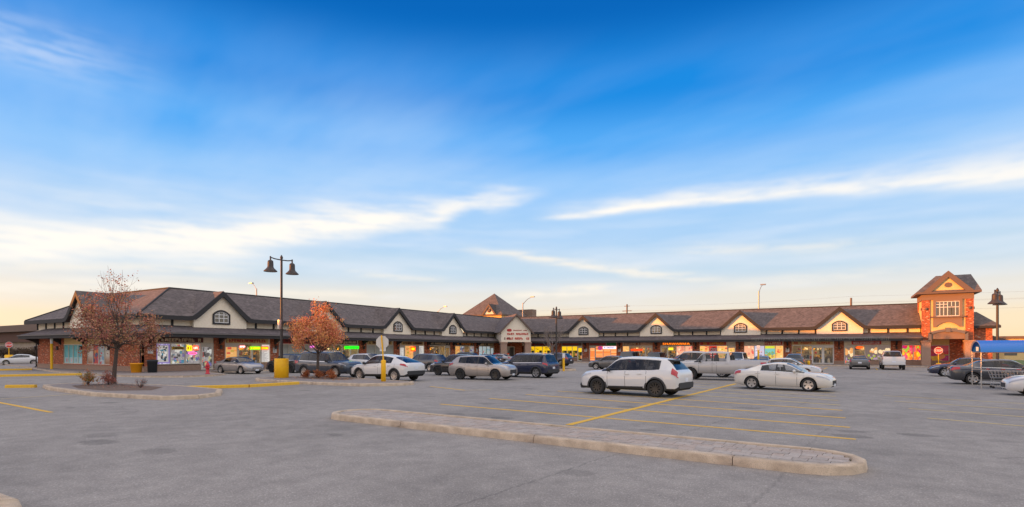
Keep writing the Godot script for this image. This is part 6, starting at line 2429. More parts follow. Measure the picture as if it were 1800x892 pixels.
func build_cars() -> void:
	var white := paint(lin(0.66, 0.65, 0.63))
	var cream := paint(lin(0.68, 0.64, 0.57))
	var silver := paint(lin(0.34, 0.32, 0.31), 0.45)
	var champagne := paint(lin(0.40, 0.35, 0.31), 0.4)
	var navy := paint(lin(0.012, 0.018, 0.05), 0.15)
	var bluegrey := paint(lin(0.035, 0.05, 0.075), 0.3)
	var black := paint(lin(0.010, 0.010, 0.012), 0.1)
	var grey := paint(lin(0.13, 0.125, 0.12), 0.45)
	var slate := paint(lin(0.06, 0.065, 0.075), 0.4)
	var truck := paint(lin(0.45, 0.43, 0.41), 0.2)
	var rust := paint(lin(0.22, 0.045, 0.03), 0.3)
	var gw := "parked white cars"
	car("crossover", "white crossover with black wheels parked across the yellow lines", "suv", white, Vector2(-8.15, -24.5), 173.0, {"dark_rim": true, "rails": false, "spoiler": "black", "tail": [3.9, 6.6], "tail_len": 0.30, "front_plate": false, "size": 1.04})
	car("sedan", "cream white four-door coupe nearest on the right, facing right", "coupe", cream, Vector2(-2.55, -31.4), -10.0, {"wheel": "five", "chrome": true, "size": 0.98, "clear_glass": true})
	car("hatchback", "white electric fastback with its tail turned to the lot", "fastback", white, Vector2(-26.1, -27.3), 180.0, {"size": 1.05, "clad": true, "front_plate": false, "plate_at": 0.9, "tail": [4.2, 5.1], "tail_len": 0.5})
	car("crossover", "champagne crossover with dark steel wheels facing right", "suv", champagne, Vector2(-21.2, -31.6), 5.0, {"clad": false, "wheel": "steel", "dark_rim": true, "rails": false, "tail": [4.2, 5.4]})
	car("suv", "navy blue SUV with silver wheels and its tail light showing", "big", navy, Vector2(-20.3, -35.9), 176.0, {"wheel": "five", "chrome": true, "rails": true, "rail_mat": M.chrome, "size": 0.97, "tail": [4.1, 5.2]})
	car("suv", "large blue-grey SUV behind the orange tree", "big", bluegrey, Vector2(-33.2, -28.6), 3.0, {"chrome": true, "rails": true, "rail_mat": M.chrome, "bars": true, "size": 1.05})
	car("sedan", "silver sedan parked by the red hydrant", "sedan", silver, Vector2(-44.4, -28.6), 2.0, {"dark_roof": true, "bars": true})
	car("suv", "black SUV standing behind the silver sedan", "suv", black, Vector2(-42.6, -32.2), 180.0, {"chrome": true, "dark_rim": true, "dark_glass": true})
	car("crossover", "white crossover half hidden behind the large blue-grey SUV", "suv", white, Vector2(-39.6, -39.0), 0.0, {"far": true})
	car("suv", "slate grey SUV behind the white fastback's bonnet", "suv", slate, Vector2(-34.0, -40.6), 180.0, {"far": true})
	car("suv", "black SUV behind the champagne crossover", "suv", black, Vector2(-26.2, -35.4), 180.0, {"chrome": true, "dark_rim": true})
	car("suv", "black SUV with red tail light nosed in to the lit shops", "suv", black, Vector2(-42.3, -58.2), 180.0, {"far": true, "rails": true})
	car("sedan", "dark sedan roof showing before the photo window shop", "sedan", slate, Vector2(-42.2, -63.5), 180.0, {"far": true})
	car("sedan", "silver sedan roof showing before the photo window shop", "sedan", silver, Vector2(-42.2, -67.0), 180.0, {"far": true})
	car("crossover", "grey crossover between the champagne crossover and the navy SUV", "suv", grey, Vector2(-26.4, -47.0), 180.0, {"far": true})
	car("suv", "dark blue SUV behind the navy SUV, by the far lamp", "suv", navy, Vector2(-31.2, -62.5), 180.0, {"far": true})
	car("sedan", "grey sedan facing left beside the small planted bed", "sedan", grey, Vector2(-20.3, -53.8), 180.0, {"wheel": "five"})
	car("suv", "boxy black off-roader parked nose-in under the orange banner", "boxy", black, Vector2(-23.8, -70.5), 90.0, {"far": true})
	car("suv", "black SUV with a rear-mounted wheel before the shawarma shop", "boxy", slate, Vector2(-20.3, -70.5), 90.0, {"far": true, "size": 0.95})
	car("sedan", "rust red car before the shawarma shop", "sedan", rust, Vector2(-17.0, -70.5), 90.0, {"far": true})
	car("pickup_truck", "pale grey crew-cab pickup behind the white crossover", "pickup", truck, Vector2(-7.0, -39.4), 180.0, {"category": "pickup truck", "mirror_mat": M.plastic, "dark_rim": true, "clear_glass": true})
	car("pickup_truck", "second pale pickup mostly hidden behind the crew-cab one", "pickup", truck, Vector2(-9.4, -43.6), 180.0, {"category": "pickup truck"})
	car("suv", "white SUV seen from behind past the pickup bed", "boxy", white, Vector2(-8.8, -58.0), 90.0, {"far": true})
	car("sedan", "white sedan behind the cream coupe, facing right", "sedan", white, Vector2(-3.5, -45.4), -4.0, {"wheel": "five", "clear_glass": true})
	car("sedan", "dark blue sedan showing above the white sedan's roof", "sedan", navy, Vector2(-6.6, -58.5), 90.0, {"far": true})
	car("suv", "slate SUV before the wide glass entrance", "suv", slate, Vector2(-4.1, -64.0), 90.0, {"far": true})
	car("sedan", "dark grey sedan parked nose-in at the grocery", "sedan", grey, Vector2(1.6, -68.9), 90.0, {"tail": [4.0, 5.2], "tail_len": 0.3})
	car("pickup_truck", "white pickup parked nose-in at the grocery, seen from behind", "pickup", white, Vector2(4.5, -69.9), 90.0, {"category": "pickup truck", "bumper_mat": white})
	car("sedan", "black sedan nosing out behind the grey one, at the right", "sedan", navy, Vector2(8.1, -53.6), 180.0, {"wheel": "five"})
	car("sedan", "dark grey sedan beside the cart shelter", "sedan", slate, Vector2(8.0, -42.4), 0.0, {"wheel": "five", "chrome": true, "size": 1.03})
	car("sedan", "white sedan cut off by the right edge of the picture", "sedan", white, Vector2(8.55, -33.2), 180.0, {"size": 0.96, "dark_rim": true, "wheel": "five", "front_plate": false})
	car("sedan", "white sedan on the street at the far left", "sedan", white, Vector2(-94.0, -29.3), -107.0, {"far": true})


# ---------------------------------------------------------------- plants
func limb(st: SurfaceTool, p: Vector3, d: Vector3, len_: float, r: float, depth: int, r2: RandomNumberGenerator, tips: Array, spread: float, rise: float) -> void:
	var pts := [p]
	var radii := [r]
	var q := p
	var n := 3
	for i in n:
		d = (d + Vector3(r2.randf_range(-1, 1), r2.randf_range(-0.6, 1) * 0.6, r2.randf_range(-1, 1)) * 0.22 + Vector3(0, rise, 0)).normalized()
		q += d * len_ / n
		pts.append(q)
		radii.append(lerpf(r, r * 0.55, (i + 1) / float(n)))
		if depth <= 1:
			tips.append(q)
	tube(st, pts, radii, 6 if r > 0.03 else 4, false)
	if depth == 0:
		return
	var k := 3 if depth > 1 else 2
	for i in k:
		var an := TAU * (i + r2.randf()) / k
		var side := d.cross(Vector3.UP if absf(d.y) < 0.9 else Vector3.RIGHT).normalized()
		var out := (side * cos(an) + side.cross(d) * sin(an))
		var nd := (d + out * spread * r2.randf_range(0.7, 1.2)).normalized()
		var from: Vector3 = pts[n] if i < 2 else pts[n - 1]
		limb(st, from, nd, len_ * r2.randf_range(0.62, 0.82), r * 0.52, depth - 1, r2, tips, spread, rise)


func leaves(called: String, tips: Array, per: int, size: float, scatter: float, tones: Array, seed_: int, parent: Node, keep := 1.0) -> void:
	var r := RandomNumberGenerator.new()
	r.seed = seed_
	var st := S()
	for t in tips:
		if r.randf() > keep:
			continue
		var clump: Color = tones[r.randi() % tones.size()]
		for i in per:
			var p: Vector3 = t + Vector3(r.randfn(), r.randfn() * 0.8, r.randfn()) * scatter
			var a := Vector3(r.randfn(), r.randfn(), r.randfn()).normalized()
			var b := a.cross(Vector3(r.randfn(), r.randfn(), r.randfn())).normalized()
			var s := size * r.randf_range(0.6, 1.3)
			var c: Color = clump.lerp(tones[r.randi() % tones.size()], r.randf())
			c = c * r.randf_range(0.75, 1.25)
			c.a = 1.0
			st.set_color(c)
			# a folded, pointed leaf of two faces on each side of its rib
			var mid := a.cross(b) * s * 0.18
			tri(st, p - a * s, p + mid + b * s * 0.45, p + a * s)
			tri(st, p - a * s, p + a * s, p + mid - b * s * 0.45)
	put(called, st, M.leaf, parent)


func build_trees() -> void:
	# tree with reddish leaves and a bare top, on the left island
	var o := thing("autumn_tree", "tree with sparse rust leaves and a bare twiggy top, at the left", "tree", Vector3(-34.7, 0.15, -14.9))
	var r := RandomNumberGenerator.new()
	r.seed = 101
	var st := S()
	tube(st, [Vector3(0, -0.05, 0), Vector3(0.02, 0.08, 0.02), Vector3(0.08, 0.8, 0), Vector3(0.16, 1.6, -0.04), Vector3(0.20, 2.1, -0.06)], [0.17, 0.125, 0.105, 0.09, 0.085], 9)
	put("trunk", st, M.bark, o)
	var tips := []
	st = S()
	var top := Vector3(0.20, 2.0, -0.06)
	for i in 12:
		var an := TAU * i / 12.0 + r.randf() * 0.4
		var el := r.randf_range(-0.05, 0.75)
		limb(st, top + Vector3(0, r.randf_range(-0.2, 0.35), 0), Vector3(cos(an) * cos(el), sin(el), sin(an) * cos(el)), r.randf_range(0.85, 1.10), 0.05, 3, r, tips, 0.8, 0.055)
	var hi := []
	for i in 4:
		limb(st, top + Vector3(0, 0.2, 0), Vector3(r.randf_range(-0.3, 0.45), 1, r.randf_range(-0.3, 0.3)).normalized(), 1.5, 0.034, 3, r, hi, 0.42, 0.14)
	put("branches", st, M.bark, o)
	var use := []
	for t in tips:
		use.append(t)
	for t in hi:
		if t.y < 4.3 or r.randf() < (0.55 if t.y < 5.0 else 0.10):
			use.append(t)
	leaves("crown", use, 8, 0.066, 0.15, [Color(0.36, 0.13, 0.09), Color(0.46, 0.20, 0.11), Color(0.40, 0.13, 0.11), Color(0.30, 0.22, 0.08), Color(0.56, 0.28, 0.16)], 5, o, 0.8)
	# denser orange tree on the middle island
	o = thing("autumn_tree", "rounded tree with dense orange leaves beside the lamp post", "tree", Vector3(-30.65, 0.15, -25.4))
	r.seed = 202
	st = S()
	tube(st, [Vector3(0, -0.05, 0), Vector3(0.0, 0.1, 0), Vector3(0.03, 0.9, 0), Vector3(0.05, 1.9, 0)], [0.15, 0.11, 0.095, 0.085], 9)
	put("trunk", st, M.bark, o)
	tips = []
	st = S()
	for i in 11:
		var an := TAU * i / 11.0 + r.randf() * 0.4
		var el := r.randf_range(0.0, 1.15)
		limb(st, Vector3(0.05, 1.55 + r.randf_range(0, 0.4), 0), Vector3(cos(an) * cos(el), sin(el), sin(an) * cos(el)), r.randf_range(0.82, 1.08), 0.045, 3, r, tips, 0.72, 0.10)
	limb(st, Vector3(0.05, 1.9, 0), Vector3(0.06, 1, 0), 1.25, 0.06, 3, r, tips, 0.35, 0.14)
	put("branches", st, M.bark, o)
	leaves("crown", tips, 12, 0.07, 0.17, [Color(0.74, 0.28, 0.10), Color(0.80, 0.38, 0.14), Color(0.72, 0.22, 0.14), Color(0.78, 0.46, 0.14), Color(0.62, 0.22, 0.14)], 6, o, 0.8)
	# bare young tree by the far lamp
	o = thing("bare_tree", "small leafless tree beside the far double lamp", "tree", Vector3(-25.9, 0.15, -51.6))
	r.seed = 303
	st = S()
	tube(st, [Vector3(0, -0.05, 0), Vector3(0.0, 1.3, 0), Vector3(0.02, 2.2, 0)], [0.09, 0.06, 0.045], 7)
	put("trunk", st, M.bark, o)
	tips = []
	st = S()
	for i in 9:
		var an := TAU * i / 9.0 + r.randf()
		limb(st, Vector3(0.0, 1.4 + 0.1 * i, 0), Vector3(cos(an) * 0.75, 0.75, sin(an) * 0.75).normalized(), 1.0, 0.05, 3, r, tips, 0.5, 0.12)
	put("branches", st, mat(lin(0.26, 0.21, 0.18), 0.95), o)
	# fallen leaves round the two trees
	for e in [[Vector2(-33.2, -14.2), 2.4, 260, [Color(0.36, 0.13, 0.08), Color(0.46, 0.22, 0.10)], "rust leaves scattered on the ground below the bare-topped tree"], [Vector2(-29.6, -24.4), 2.6, 320, [Color(0.70, 0.26, 0.08), Color(0.60, 0.34, 0.10)], "orange leaves scattered on the ground below the orange tree"]]:
		var lv := S()
		var rr := RandomNumberGenerator.new()
		rr.seed = 77
		for i in e[2]:
			var p := Vector3(e[0].x + rr.randfn() * e[1], 0.166 if rr.randf() < 0.75 else 0.17, e[0].y + rr.randfn() * e[1] * 0.5)
			var q: Vector2 = Vector2(p.x, p.z) - e[0]
			if absf(q.x) > 3.6 or absf(q.y) > 1.3:
				continue
			var an := rr.randf() * TAU
			var a := Vector3(cos(an), rr.randf_range(-0.15, 0.25), sin(an)) * 0.05
			var b := Vector3(-sin(an), rr.randf_range(0.0, 0.3), cos(an)) * 0.03
			lv.set_color(e[3][rr.randi() % 2] * rr.randf_range(0.7, 1.2))
			tri(lv, p - a, p + b, p + a)
			tri(lv, p - a, p + a, p - b)
		own("fallen_leaves", lv, M.leaf, e[4], "leaves", "", "stuff")
	# low shrubs
	var orange := [Color(0.40, 0.13, 0.04), Color(0.48, 0.17, 0.05), Color(0.36, 0.10, 0.05)]
	var mixed := [Color(0.28, 0.23, 0.05), Color(0.46, 0.18, 0.05), Color(0.22, 0.24, 0.06), Color(0.52, 0.16, 0.06)]
	var wine := [Color(0.36, 0.11, 0.08), Color(0.44, 0.15, 0.09), Color(0.32, 0.12, 0.10)]
	var olive := [Color(0.14, 0.12, 0.03), Color(0.18, 0.15, 0.04), Color(0.20, 0.12, 0.04)]
	for e in [[Vector3(-34.35, 0.15, -13.55), 0.62, 0.78, mixed, "green and orange shrub left of the bare-topped tree's foot"], [Vector3(-33.9, 0.15, -14.3), 0.46, 0.80, wine, "wine red shrub at the foot of the bare-topped tree"], [Vector3(-32.9, 0.15, -24.0), 0.30, 0.5, orange, "small orange shrub right of the yellow lamp base"], [Vector3(-31.2, 0.15, -24.9), 0.32, 0.5, orange, "orange shrub left of the orange tree's trunk"], [Vector3(-30.0, 0.15, -24.9), 0.42, 0.55, orange, "widest orange shrub right of the orange tree's trunk"], [Vector3(-29.2, 0.15, -25.2), 0.38, 0.55, orange, "orange shrub in the middle of the row by the orange tree"], [Vector3(-28.3, 0.15, -24.6), 0.36, 0.5, orange, "last orange shrub of the row, next to the white fastback"], [Vector3(-24.4, 0.15, -50.6), 0.6, 0.8, olive, "olive shrub beside the grey sedan, under the far lamp"], [Vector3(-26.6, 0.15, -53.5), 0.6, 0.8, olive, "olive brown shrub left of the far yellow post"]]:
		var b := thing("shrub", e[4], "shrub", e[0], 0.0, "low shrubs in the beds")
		var rr := RandomNumberGenerator.new()
		rr.seed = int(absf(e[0].x * 100.0))
		var sst := S()
		var tp := []
		for i in 26:
			var an := rr.randf() * TAU
			var el := rr.randf_range(0.25, 1.5)
			var d := Vector3(cos(an) * cos(el) * e[1], sin(el) * e[2], sin(an) * cos(el) * e[1]) * rr.randf_range(0.6, 1.05)
			tube(sst, [Vector3.ZERO, d * 0.5 + Vector3(0, 0.05, 0), d], [0.008, 0.006, 0.004], 3, false)
			tp.append(d)
			tp.append(d * 0.75)
			tp.append(d * 0.5 + Vector3(0, 0.04, 0))
		put("stems", sst, M.twig, b)
		leaves("foliage", tp, 11, 0.04, 0.06, e[3], rr.seed, b)
	# dry stalks on the left island
	for e in [[Vector3(-30.4, 0.15, -14.2), "dry bare stalks right of the bare-topped tree"], [Vector3(-29.7, 0.15, -13.9), "smaller dry stalks at the right of the planted bed"]]:
		var b := thing("dry_plant", e[1], "plant", e[0], 0.0, "low shrubs in the beds")
		var rr := RandomNumberGenerator.new()
		rr.seed = int(absf(e[0].x * 100.0))
		var sst := S()
		var tp := []
		for i in 12:
			var an := rr.randf() * TAU
			limb(sst, Vector3.ZERO, Vector3(cos(an) * 0.8, 0.8, sin(an) * 0.8).normalized(), 0.28, 0.008, 1, rr, tp, 0.6, 0.1)
		put("stems", sst, M.twig, b)
		leaves("foliage", tp, 1, 0.03, 0.03, wine, 9, b, 0.4)
	# hedge shrubs and far trees along the street at the left
	for i in 6:
		var b := thing("far_shrub", "%s dark bare shrub before the far store wall" % ["first", "second", "third", "fourth", "fifth", "sixth"][i], "shrub", Vector3(-140 + i * 7.0, 0, -38.0 + i * 0.3), 0.0, "shrubs before the far store")
		var rr := RandomNumberGenerator.new()
		rr.seed = 900 + i
		var sst := S()
		var tp := []
		for k in 14:
			var an := rr.randf() * TAU
			limb(sst, Vector3.ZERO, Vector3(cos(an) * 0.6, 0.9, sin(an) * 0.6).normalized(), 1.0, 0.04, 2, rr, tp, 0.6, 0.1)
		put("stems", sst, M.twig, b)
		leaves("foliage", tp, 4, 0.12, 0.25, [Color(0.10, 0.06, 0.05), Color(0.13, 0.09, 0.05)], 40 + i, b)


# ---------------------------------------------------------------- street furniture
func bell_lamp(label: String, at: Vector3, h: float, base_h: float, turn: float, heads: int, base_m: Material) -> void:
	var o := thing("lamp_post", label, "lamp post", at, turn, "black bell lamps of the lot")
	var st := S()
	if base_h > 0.0:
		lathe(st, [Vector2(0.0, 0.0), Vector2(0.46, 0.0), Vector2(0.46, base_h - 0.03), Vector2(0.43, base_h), Vector2(0.0, base_h)], Vector3.ZERO, 24)
		put("concrete_base", st, base_m, o)
		st = S()
		boxc(st, Vector3(0, base_h + 0.03, 0), Vector3(0.36, 0.06, 0.36))
		put("base_plate", st, M.lamp_black, o)
	st = S()
	tube(st, [Vector3(0, base_h, 0), Vector3(0, h * 0.5, 0), Vector3(0, h, 0)], [0.10, 0.085, 0.075], 10)
	lathe(st, [Vector2(0.085, 0.0), Vector2(0.11, 0.05), Vector2(0.05, 0.20), Vector2(0.0, 0.26)], Vector3(0, h, 0), 10)
	put("pole", st, M.lamp_black, o)
	if base_h > 0.0:
		st = S()
		boxc(st, Vector3(-0.16, 3.6, 0.0), Vector3(0.16, 0.62, 0.2))
		put("control_box", st, M.galvanised, o)
	var k := 0.82
	for i in heads:
		var an := TAU * i / heads
		var d := Vector3(cos(an), 0, sin(an))
		var arm := S()
		tube(arm, [Vector3(0, h - 0.10, 0), d * 0.5 + Vector3(0, h - 0.08, 0), d * k + Vector3(0, h - 0.02, 0)], [0.04], 7)
		lathe(arm, [Vector2(0.05, -0.25), Vector2(0.05, 0.06), Vector2(0.0, 0.09)], d * k + Vector3(0, h - 0.02, 0), 8)
		put("arm", arm, M.lamp_black, o)
		var bell := S()
		lathe(bell, [Vector2(0.0, 0.0), Vector2(0.10, -0.01), Vector2(0.17, -0.07), Vector2(0.185, -0.18), Vector2(0.19, -0.44), Vector2(0.22, -0.53), Vector2(0.31, -0.62), Vector2(0.42, -0.73), Vector2(0.43, -0.77), Vector2(0.40, -0.76), Vector2(0.26, -0.64)], d * k + Vector3(0, h - 0.20, 0), 20)
		put("bell_shade", bell, M.lamp_black, o)
		var lens := S()
		lathe(lens, [Vector2(0.0, -0.75), Vector2(0.26, -0.74), Vector2(0.39, -0.72)], d * k + Vector3(0, h - 0.20, 0), 16)
		put("lens", lens, M.blind, o)


func stop_sign(label: String, at: Vector3, h: float, turn: float, lean: float, base_h: float, base_r: float, tag := false) -> void:
	var o := thing("stop_sign", label, "stop sign", at, turn, "stop signs on yellow posts")
	var st := S()
	lathe(st, [Vector2(0.0, 0.0), Vector2(base_r, 0.0), Vector2(base_r, base_h - 0.05), Vector2(base_r * 0.8, base_h), Vector2(0.0, base_h)], Vector3.ZERO, 18)
	put("bollard", st, M.yellow, o)
	var tip := Vector3(lean * (h - base_h), h, 0)
	st = S()
	tube(st, [Vector3(0, base_h - 0.1, 0), tip], [0.042], 8)
	put("post", st, M.yellow, o)
	var c := Vector3(lean * (h - base_h - 0.42), h - 0.42, 0.055)
	var poly := PackedVector2Array()
	var inner := PackedVector2Array()
	for i in 8:
		var a := TAU * (i + 0.5) / 8.0
		poly.append(Vector2(cos(a), sin(a)) * 0.41)
		inner.append(Vector2(cos(a), sin(a)) * 0.375)
	st = S()
	prism(st, poly, c, Vector3.RIGHT, Vector3.UP, Vector3(0, 0, 0.006))
	put("plate", st, M.sign_back, o)
	st = S()
	prism(st, poly, c + Vector3(0, 0, 0.0061), Vector3.RIGHT, Vector3.UP, Vector3(0, 0, 0.003))
	put("border", st, M.sign_white, o)
	st = S()
	prism(st, inner, c + Vector3(0, 0, 0.0095), Vector3.RIGHT, Vector3.UP, Vector3(0, 0, 0.003))
	put("face", st, M.sign_red, o)
	XF = Transform3D.IDENTITY
	text_mesh("lettering", "STOP", 0.26, M.sign_white, o, c + Vector3(0, 0, 0.016), 0.60, Basis.IDENTITY, 0.006)
	if tag:
		st = S()
		boxc(st, Vector3(lean * 0.75, base_h + 0.62, 0.06), Vector3(0.36, 0.2, 0.01))
		put("small_plate", st, M.sign_white, o)


func street_light(label: String, at: Vector3, h: float, arm: Vector3, m: Material) -> void:
	var o := thing("street_light", label, "street light", at, 0.0, "tall street lights beyond the roofs")
	var st := S()
	tube(st, [Vector3.ZERO, Vector3(0, h, 0)], [0.16, 0.11], 8)
	put("pole", st, m, o)
	st = S()
	tube(st, [Vector3(0, h - 0.3, 0), arm * 0.5 + Vector3(0, h + 0.7, 0), arm + Vector3(0, h + 1.2, 0)], [0.07, 0.06, 0.05], 6)
	put("arm", st, m, o)
	st = S()
	boxc(st, arm * 1.15 + Vector3(0, h + 1.25, 0), Vector3(0.9, 0.2, 0.5))
	put("lamp_head", st, M.steel, o)


func build_furniture() -> void:
	bell_lamp("tall black double bell lamp on a yellow concrete drum", Vector3(-32.5, 0.15, -23.95), 8.05, 1.30, deg_to_rad(88), 2, M.yellow)
	bell_lamp("black double bell lamp in front of the far shops", Vector3(-25.2, 0.15, -51.0), 6.1, 0.0, deg_to_rad(94), 2, M.yellow)
	bell_lamp("black lamp with a cluster of bells at the right edge", Vector3(9.85, 0.0, -53.2), 6.35, 0.0, deg_to_rad(70), 2, M.yellow)
	stop_sign("octagonal sign seen from its pale back, on a leaning yellow post", Vector3(-23.45, 0.15, -24.25), 2.75, deg_to_rad(205), 0.085, 1.28, 0.145, true)
	stop_sign("red stop sign on a yellow post before the fruit posters", Vector3(9.2, 0.0, -76.6), 2.35, deg_to_rad(-8), 0.0, 0.55, 0.24)
	stop_sign("red stop sign on a thick yellow bollard at the far left", Vector3(-95.4, 0.0, -28.6), 3.1, deg_to_rad(72), 0.0, 1.35, 0.45)
	# tall yellow pole with a white top by the corner
	var o := thing("marker_post", "tall yellow post with a white top at the building corner", "post", Vector3(-66.6, 0.14, -23.2), 0.0, "yellow marker posts")
	var st := S()
	tube(st, [Vector3.ZERO, Vector3(0, 2.5, 0)], [0.11], 10)
	put("post", st, M.yellow, o)
	st = S()
	tube(st, [Vector3(0, 2.5, 0), Vector3(0, 3.15, 0)], [0.112], 10)
	put("white_top", st, M.sign_white, o)
	o = thing("marker_post", "yellow post with a white plate in front of the yellow menu shop", "post", Vector3(-22.65, 0.0, -47.4), 0.0, "yellow marker posts")
	st = S()
	tube(st, [Vector3.ZERO, Vector3(0, 1.25, 0)], [0.10], 10)
	put("post", st, M.yellow, o)
	st = S()
	boxc(st, Vector3(0, 1.48, 0), Vector3(0.26, 0.42, 0.03))
	put("white_plate", st, M.sign_white, o)
	o = thing("marker_post", "yellow post with a white plate behind the white sedans", "post", Vector3(-6.8, 0.0, -57.0), 0.0, "yellow marker posts")
	st = S()
	tube(st, [Vector3.ZERO, Vector3(0, 2.0, 0)], [0.09], 10)
	put("post", st, M.yellow, o)
	st = S()
	boxc(st, Vector3(0, 2.2, 0), Vector3(0.3, 0.5, 0.03))
	put("white_plate", st, M.sign_white, o)
	for e in [[-3.0, -66.2, "short yellow bollard by the grey sedan at the grocery"], [-40.0, -76.6, "short yellow bollard in front of the entrance gable"]]:
		o = thing("bollard", e[2], "bollard", Vector3(e[0], 0.0, e[1]), 0.0, "yellow bollards")
		st = S()
		lathe(st, [Vector2(0.0, 0.0), Vector2(0.14, 0.0), Vector2(0.14, 0.78), Vector2(0.09, 0.86), Vector2(0.0, 0.88)], Vector3.ZERO, 14)
		put("post", st, M.yellow, o)
	# hydrant
	o = thing("fire_hydrant", "red fire hydrant on the pavement corner", "hydrant", Vector3(-42.4, 0.14, -24.65))
	st = S()
	lathe(st, [Vector2(0.0, 0.0), Vector2(0.17, 0.0), Vector2(0.17, 0.06), Vector2(0.12, 0.08), Vector2(0.12, 0.62), Vector2(0.16, 0.64), Vector2(0.16, 0.69), Vector2(0.13, 0.72), Vector2(0.10, 0.84), Vector2(0.03, 0.90), Vector2(0.03, 0.97), Vector2(0.0, 0.97)], Vector3.ZERO, 14)
	put("barrel", st, M.hydrant, o)
	for d in [Vector3.RIGHT, Vector3.LEFT, Vector3.BACK]:
		st = S()
		lathe(st, [Vector2(0.0, 0.0), Vector2(0.07, 0.0), Vector2(0.07, 0.20), Vector2(0.0, 0.20)], Vector3(0, 0.50, 0), 10, d)
		put("outlet", st, M.hydrant, o)
	# bins
	o = thing("waste_bin", "orange tub on the pavement at the brick corner", "bin", Vector3(-50.2, 0.14, -23.2))
	st = S()
	lathe(st, [Vector2(0.0, 0.0), Vector2(0.36, 0.0), Vector2(0.46, 0.70), Vector2(0.50, 0.70), Vector2(0.50, 0.78), Vector2(0.44, 0.78), Vector2(0.40, 0.6), Vector2(0.0, 0.6)], Vector3.ZERO, 20)
	put("tub", st, M.bin_orange, o)
	o = thing("waste_bin", "black round waste bin beside the poster windows", "bin", Vector3(-49.2, 0.14, -23.95))
	st = S()
	lathe(st, [Vector2(0.0, 0.0), Vector2(0.33, 0.0), Vector2(0.38, 0.9), Vector2(0.43, 0.92), Vector2(0.43, 1.0), Vector2(0.3, 1.06), Vector2(0.0, 1.06)], Vector3.ZERO, 18)
	put("barrel", st, M.bin_black, o)
	# newspaper / propane cage by the entrance
	o = thing("bottle_cage", "white cage with a red top beside the entrance column", "cage", Vector3(-48.3, 0.14, -77.2))
	st = S()
	box(st, Vector3(-1.3, 0, -0.4), Vector3(1.3, 1.1, 0.4))
	put("cabinet", st, M.sign_white, o)
	st = S()
	box(st, Vector3(-1.32, 1.1, -0.42), Vector3(1.32, 1.32, 0.42))
	put("top_panel", st, M.sign_red, o)
	# street lights and the utility pole behind the roofs
	street_light("street light above the left end of the near roof", Vector3(-118, 0, -62), 12.2, Vector3(1.9, 0, 0.6), M.steel)
	street_light("sunlit street light behind the bare-topped tree", Vector3(-100, 0, -68), 14.2, Vector3(-1.9, 0, -0.3), M.steel)
	street_light("street light peeping over the near roof by the orange tree", Vector3(-93.5, 0, -117), 12.3, Vector3(2.4, 0, 0), M.steel)
	street_light("tall grey street light right of the pyramid roof", Vector3(-59.5, 0, -104), 12.2, Vector3(1.9, 0, -0.4), M.steel)
	street_light("tall sunlit street light behind the far roof", Vector3(-12.8, 0, -108), 12.6, Vector3(0.5, 0, -1.0), M.steel)
	var up := thing("utility_pole", "wooden utility pole behind the far roof", "utility pole", Vector3(-38.8, 0, -112))
	st = S()
	tube(st, [Vector3.ZERO, Vector3(0, 11.6, 0)], [0.2, 0.16], 8)
	put("pole", st, M.old_wood, up)
	st = S()
	boxc(st, Vector3(0, 10.2, 0), Vector3(2.0, 0.14, 0.14))
	boxc(st, Vector3(0, 11.2, 0), Vector3(1.2, 0.12, 0.12))
	put("crossarm", st, M.old_wood, up)
	up = thing("utility_pole", "utility pole stub above the last dormer", "utility pole", Vector3(1.4, 0, -112))
	st = S()
	tube(st, [Vector3.ZERO, Vector3(0, 11.0, 0)], [0.2, 0.16], 8)
	put("pole", st, M.old_wood, up)
	for e in [[11.3, -0.5, "uppermost overhead wire behind the far roof"], [10.2, -0.9, "second overhead wire behind the far roof"], [10.2, 0.9, "third overhead wire behind the far roof"], [8.8, 0.0, "lowest overhead wire behind the far roof"]]:
		st = S()
		for span in [[-110.0, -38.8], [-38.8, 1.4], [1.4, 70.0]]:
			var pts := []
			for i in 9:
				var t := i / 8.0
				pts.append(Vector3(lerpf(span[0], span[1], t), e[0] - 1.6 * t * (1.0 - t), -112.0 + e[1]))
			tube(st, pts, [0.010], 4, false)
		own("overhead_wire", st, M.steel, e[2], "wire", "overhead wires")


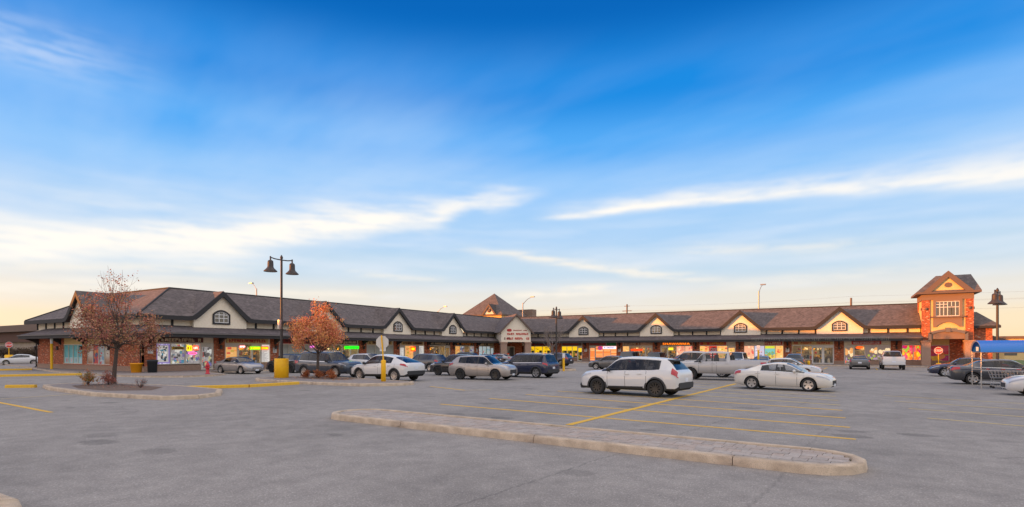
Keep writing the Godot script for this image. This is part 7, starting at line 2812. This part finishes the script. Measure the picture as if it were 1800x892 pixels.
func build_corral() -> void:
	# cart shelter with a blue barrel roof, running to the right out of the picture
	var at := Vector3(6.2, 0, -38.4)
	var o := thing("cart_shelter", "cart shelter with a rounded blue vinyl roof on steel posts", "shelter", at)
	XF = Transform3D.IDENTITY
	var L := 9.0
	var hw := 1.15
	var eave := 1.92
	var n := 12
	for seg in 4:
		var x0 := L * seg / 4.0
		var x1 := L * (seg + 1) / 4.0 - 0.02
		var st := S(true)
		for i in n:
			var a0 := PI * i / n
			var a1 := PI * (i + 1) / n
			var p0 := Vector3(0, eave + sin(a0) * 0.62, cos(a0) * (hw + 0.2))
			var p1 := Vector3(0, eave + sin(a1) * 0.62, cos(a1) * (hw + 0.2))
			quad(st, p0 + Vector3(x0, 0, 0), p0 + Vector3(x1, 0, 0), p1 + Vector3(x1, 0, 0), p1 + Vector3(x0, 0, 0))
		put("roof_panel", st, M.blue_vinyl, o)
		st = S()
		var pts := []
		for i in n + 1:
			var a := PI * i / n
			pts.append(Vector3(x0 + 0.03, eave + sin(a) * 0.60 - 0.02, cos(a) * (hw + 0.17)))
		tube(st, pts, [0.03], 6)
		put("roof_hoop", st, M.galvanised, o)
	for x in [0.05, 3.0, 6.0, 8.9]:
		for s in [-1.0, 1.0]:
			var st := S()
			tube(st, [Vector3(x, 0, s * hw), Vector3(x, eave + 0.02, s * hw)], [0.026], 8)
			put("post", st, M.galvanised, o)
	for s in [-1.0, 1.0]:
		for y in [0.35, 0.95, 1.9]:
			var st := S()
			tube(st, [Vector3(0.05, y, s * hw), Vector3(L, y, s * hw)], [0.026], 6)
			put("rail", st, M.galvanised, o)
	var notice := S()
	boxc(notice, Vector3(0.02, 2.08, 0.35), Vector3(0.02, 0.22, 0.5))
	put("notice", notice, M.sign_white, o)
	# nested carts, each a thing of its own
	for i in 6:
		var c := thing("shopping_cart", "%s wire shopping cart in the row under the blue shelter" % ["first", "second", "third", "fourth", "fifth", "sixth"][i], "shopping cart", at + Vector3(1.0 + i * 0.62, 0, 0.1), 0.0, "carts under the shelter")
		var st := S()
		var w := 0.28
		for y in [0.55, 0.72, 0.98]:
			var t: float = (y - 0.55) / 0.43
			var q := [Vector3(-0.35 - 0.12 * t, y, -w - 0.03 * t), Vector3(0.42, y, -w + 0.04), Vector3(0.42, y, w - 0.04), Vector3(-0.35 - 0.12 * t, y, w + 0.03 * t)]
			for k in 4:
				tube(st, [q[k], q[(k + 1) % 4]], [0.015], 4, false)
		for k in 7:
			var x := lerpf(-0.35, 0.42, k / 6.0)
			for s in [-1.0, 1.0]:
				tube(st, [Vector3(x, 0.55, s * w), Vector3(x - 0.1 * (1.0 - k / 6.0), 0.98, s * (w + 0.02))], [0.010], 4, false)
			tube(st, [Vector3(x, 0.55, -w), Vector3(x, 0.55, w)], [0.010], 4, false)
		put("basket", st, M.galvanised, c)
		st = S()
		for s in [-1.0, 1.0]:
			tube(st, [Vector3(-0.48, 1.0, s * w), Vector3(-0.30, 0.5, s * w), Vector3(-0.34, 0.16, s * w), Vector3(0.46, 0.14, s * w * 0.8)], [0.013], 5, false)
		tube(st, [Vector3(-0.34, 0.16, -w), Vector3(-0.34, 0.16, w)], [0.013], 5, false)
		put("frame", st, M.galvanised, c)
		st = S()
		tube(st, [Vector3(-0.50, 1.01, -w - 0.03), Vector3(-0.50, 1.01, w + 0.03)], [0.02], 6)
		put("handle", st, M.sign_red, c)
		for p in [Vector3(-0.32, 0.06, w), Vector3(-0.32, 0.06, -w), Vector3(0.44, 0.06, w * 0.8), Vector3(0.44, 0.06, -w * 0.8)]:
			st = S()
			lathe(st, [Vector2(0.0, -0.015), Vector2(0.06, -0.015), Vector2(0.06, 0.015), Vector2(0.0, 0.015)], p, 10, Vector3.BACK)
			put("caster", st, M.tyre, c)
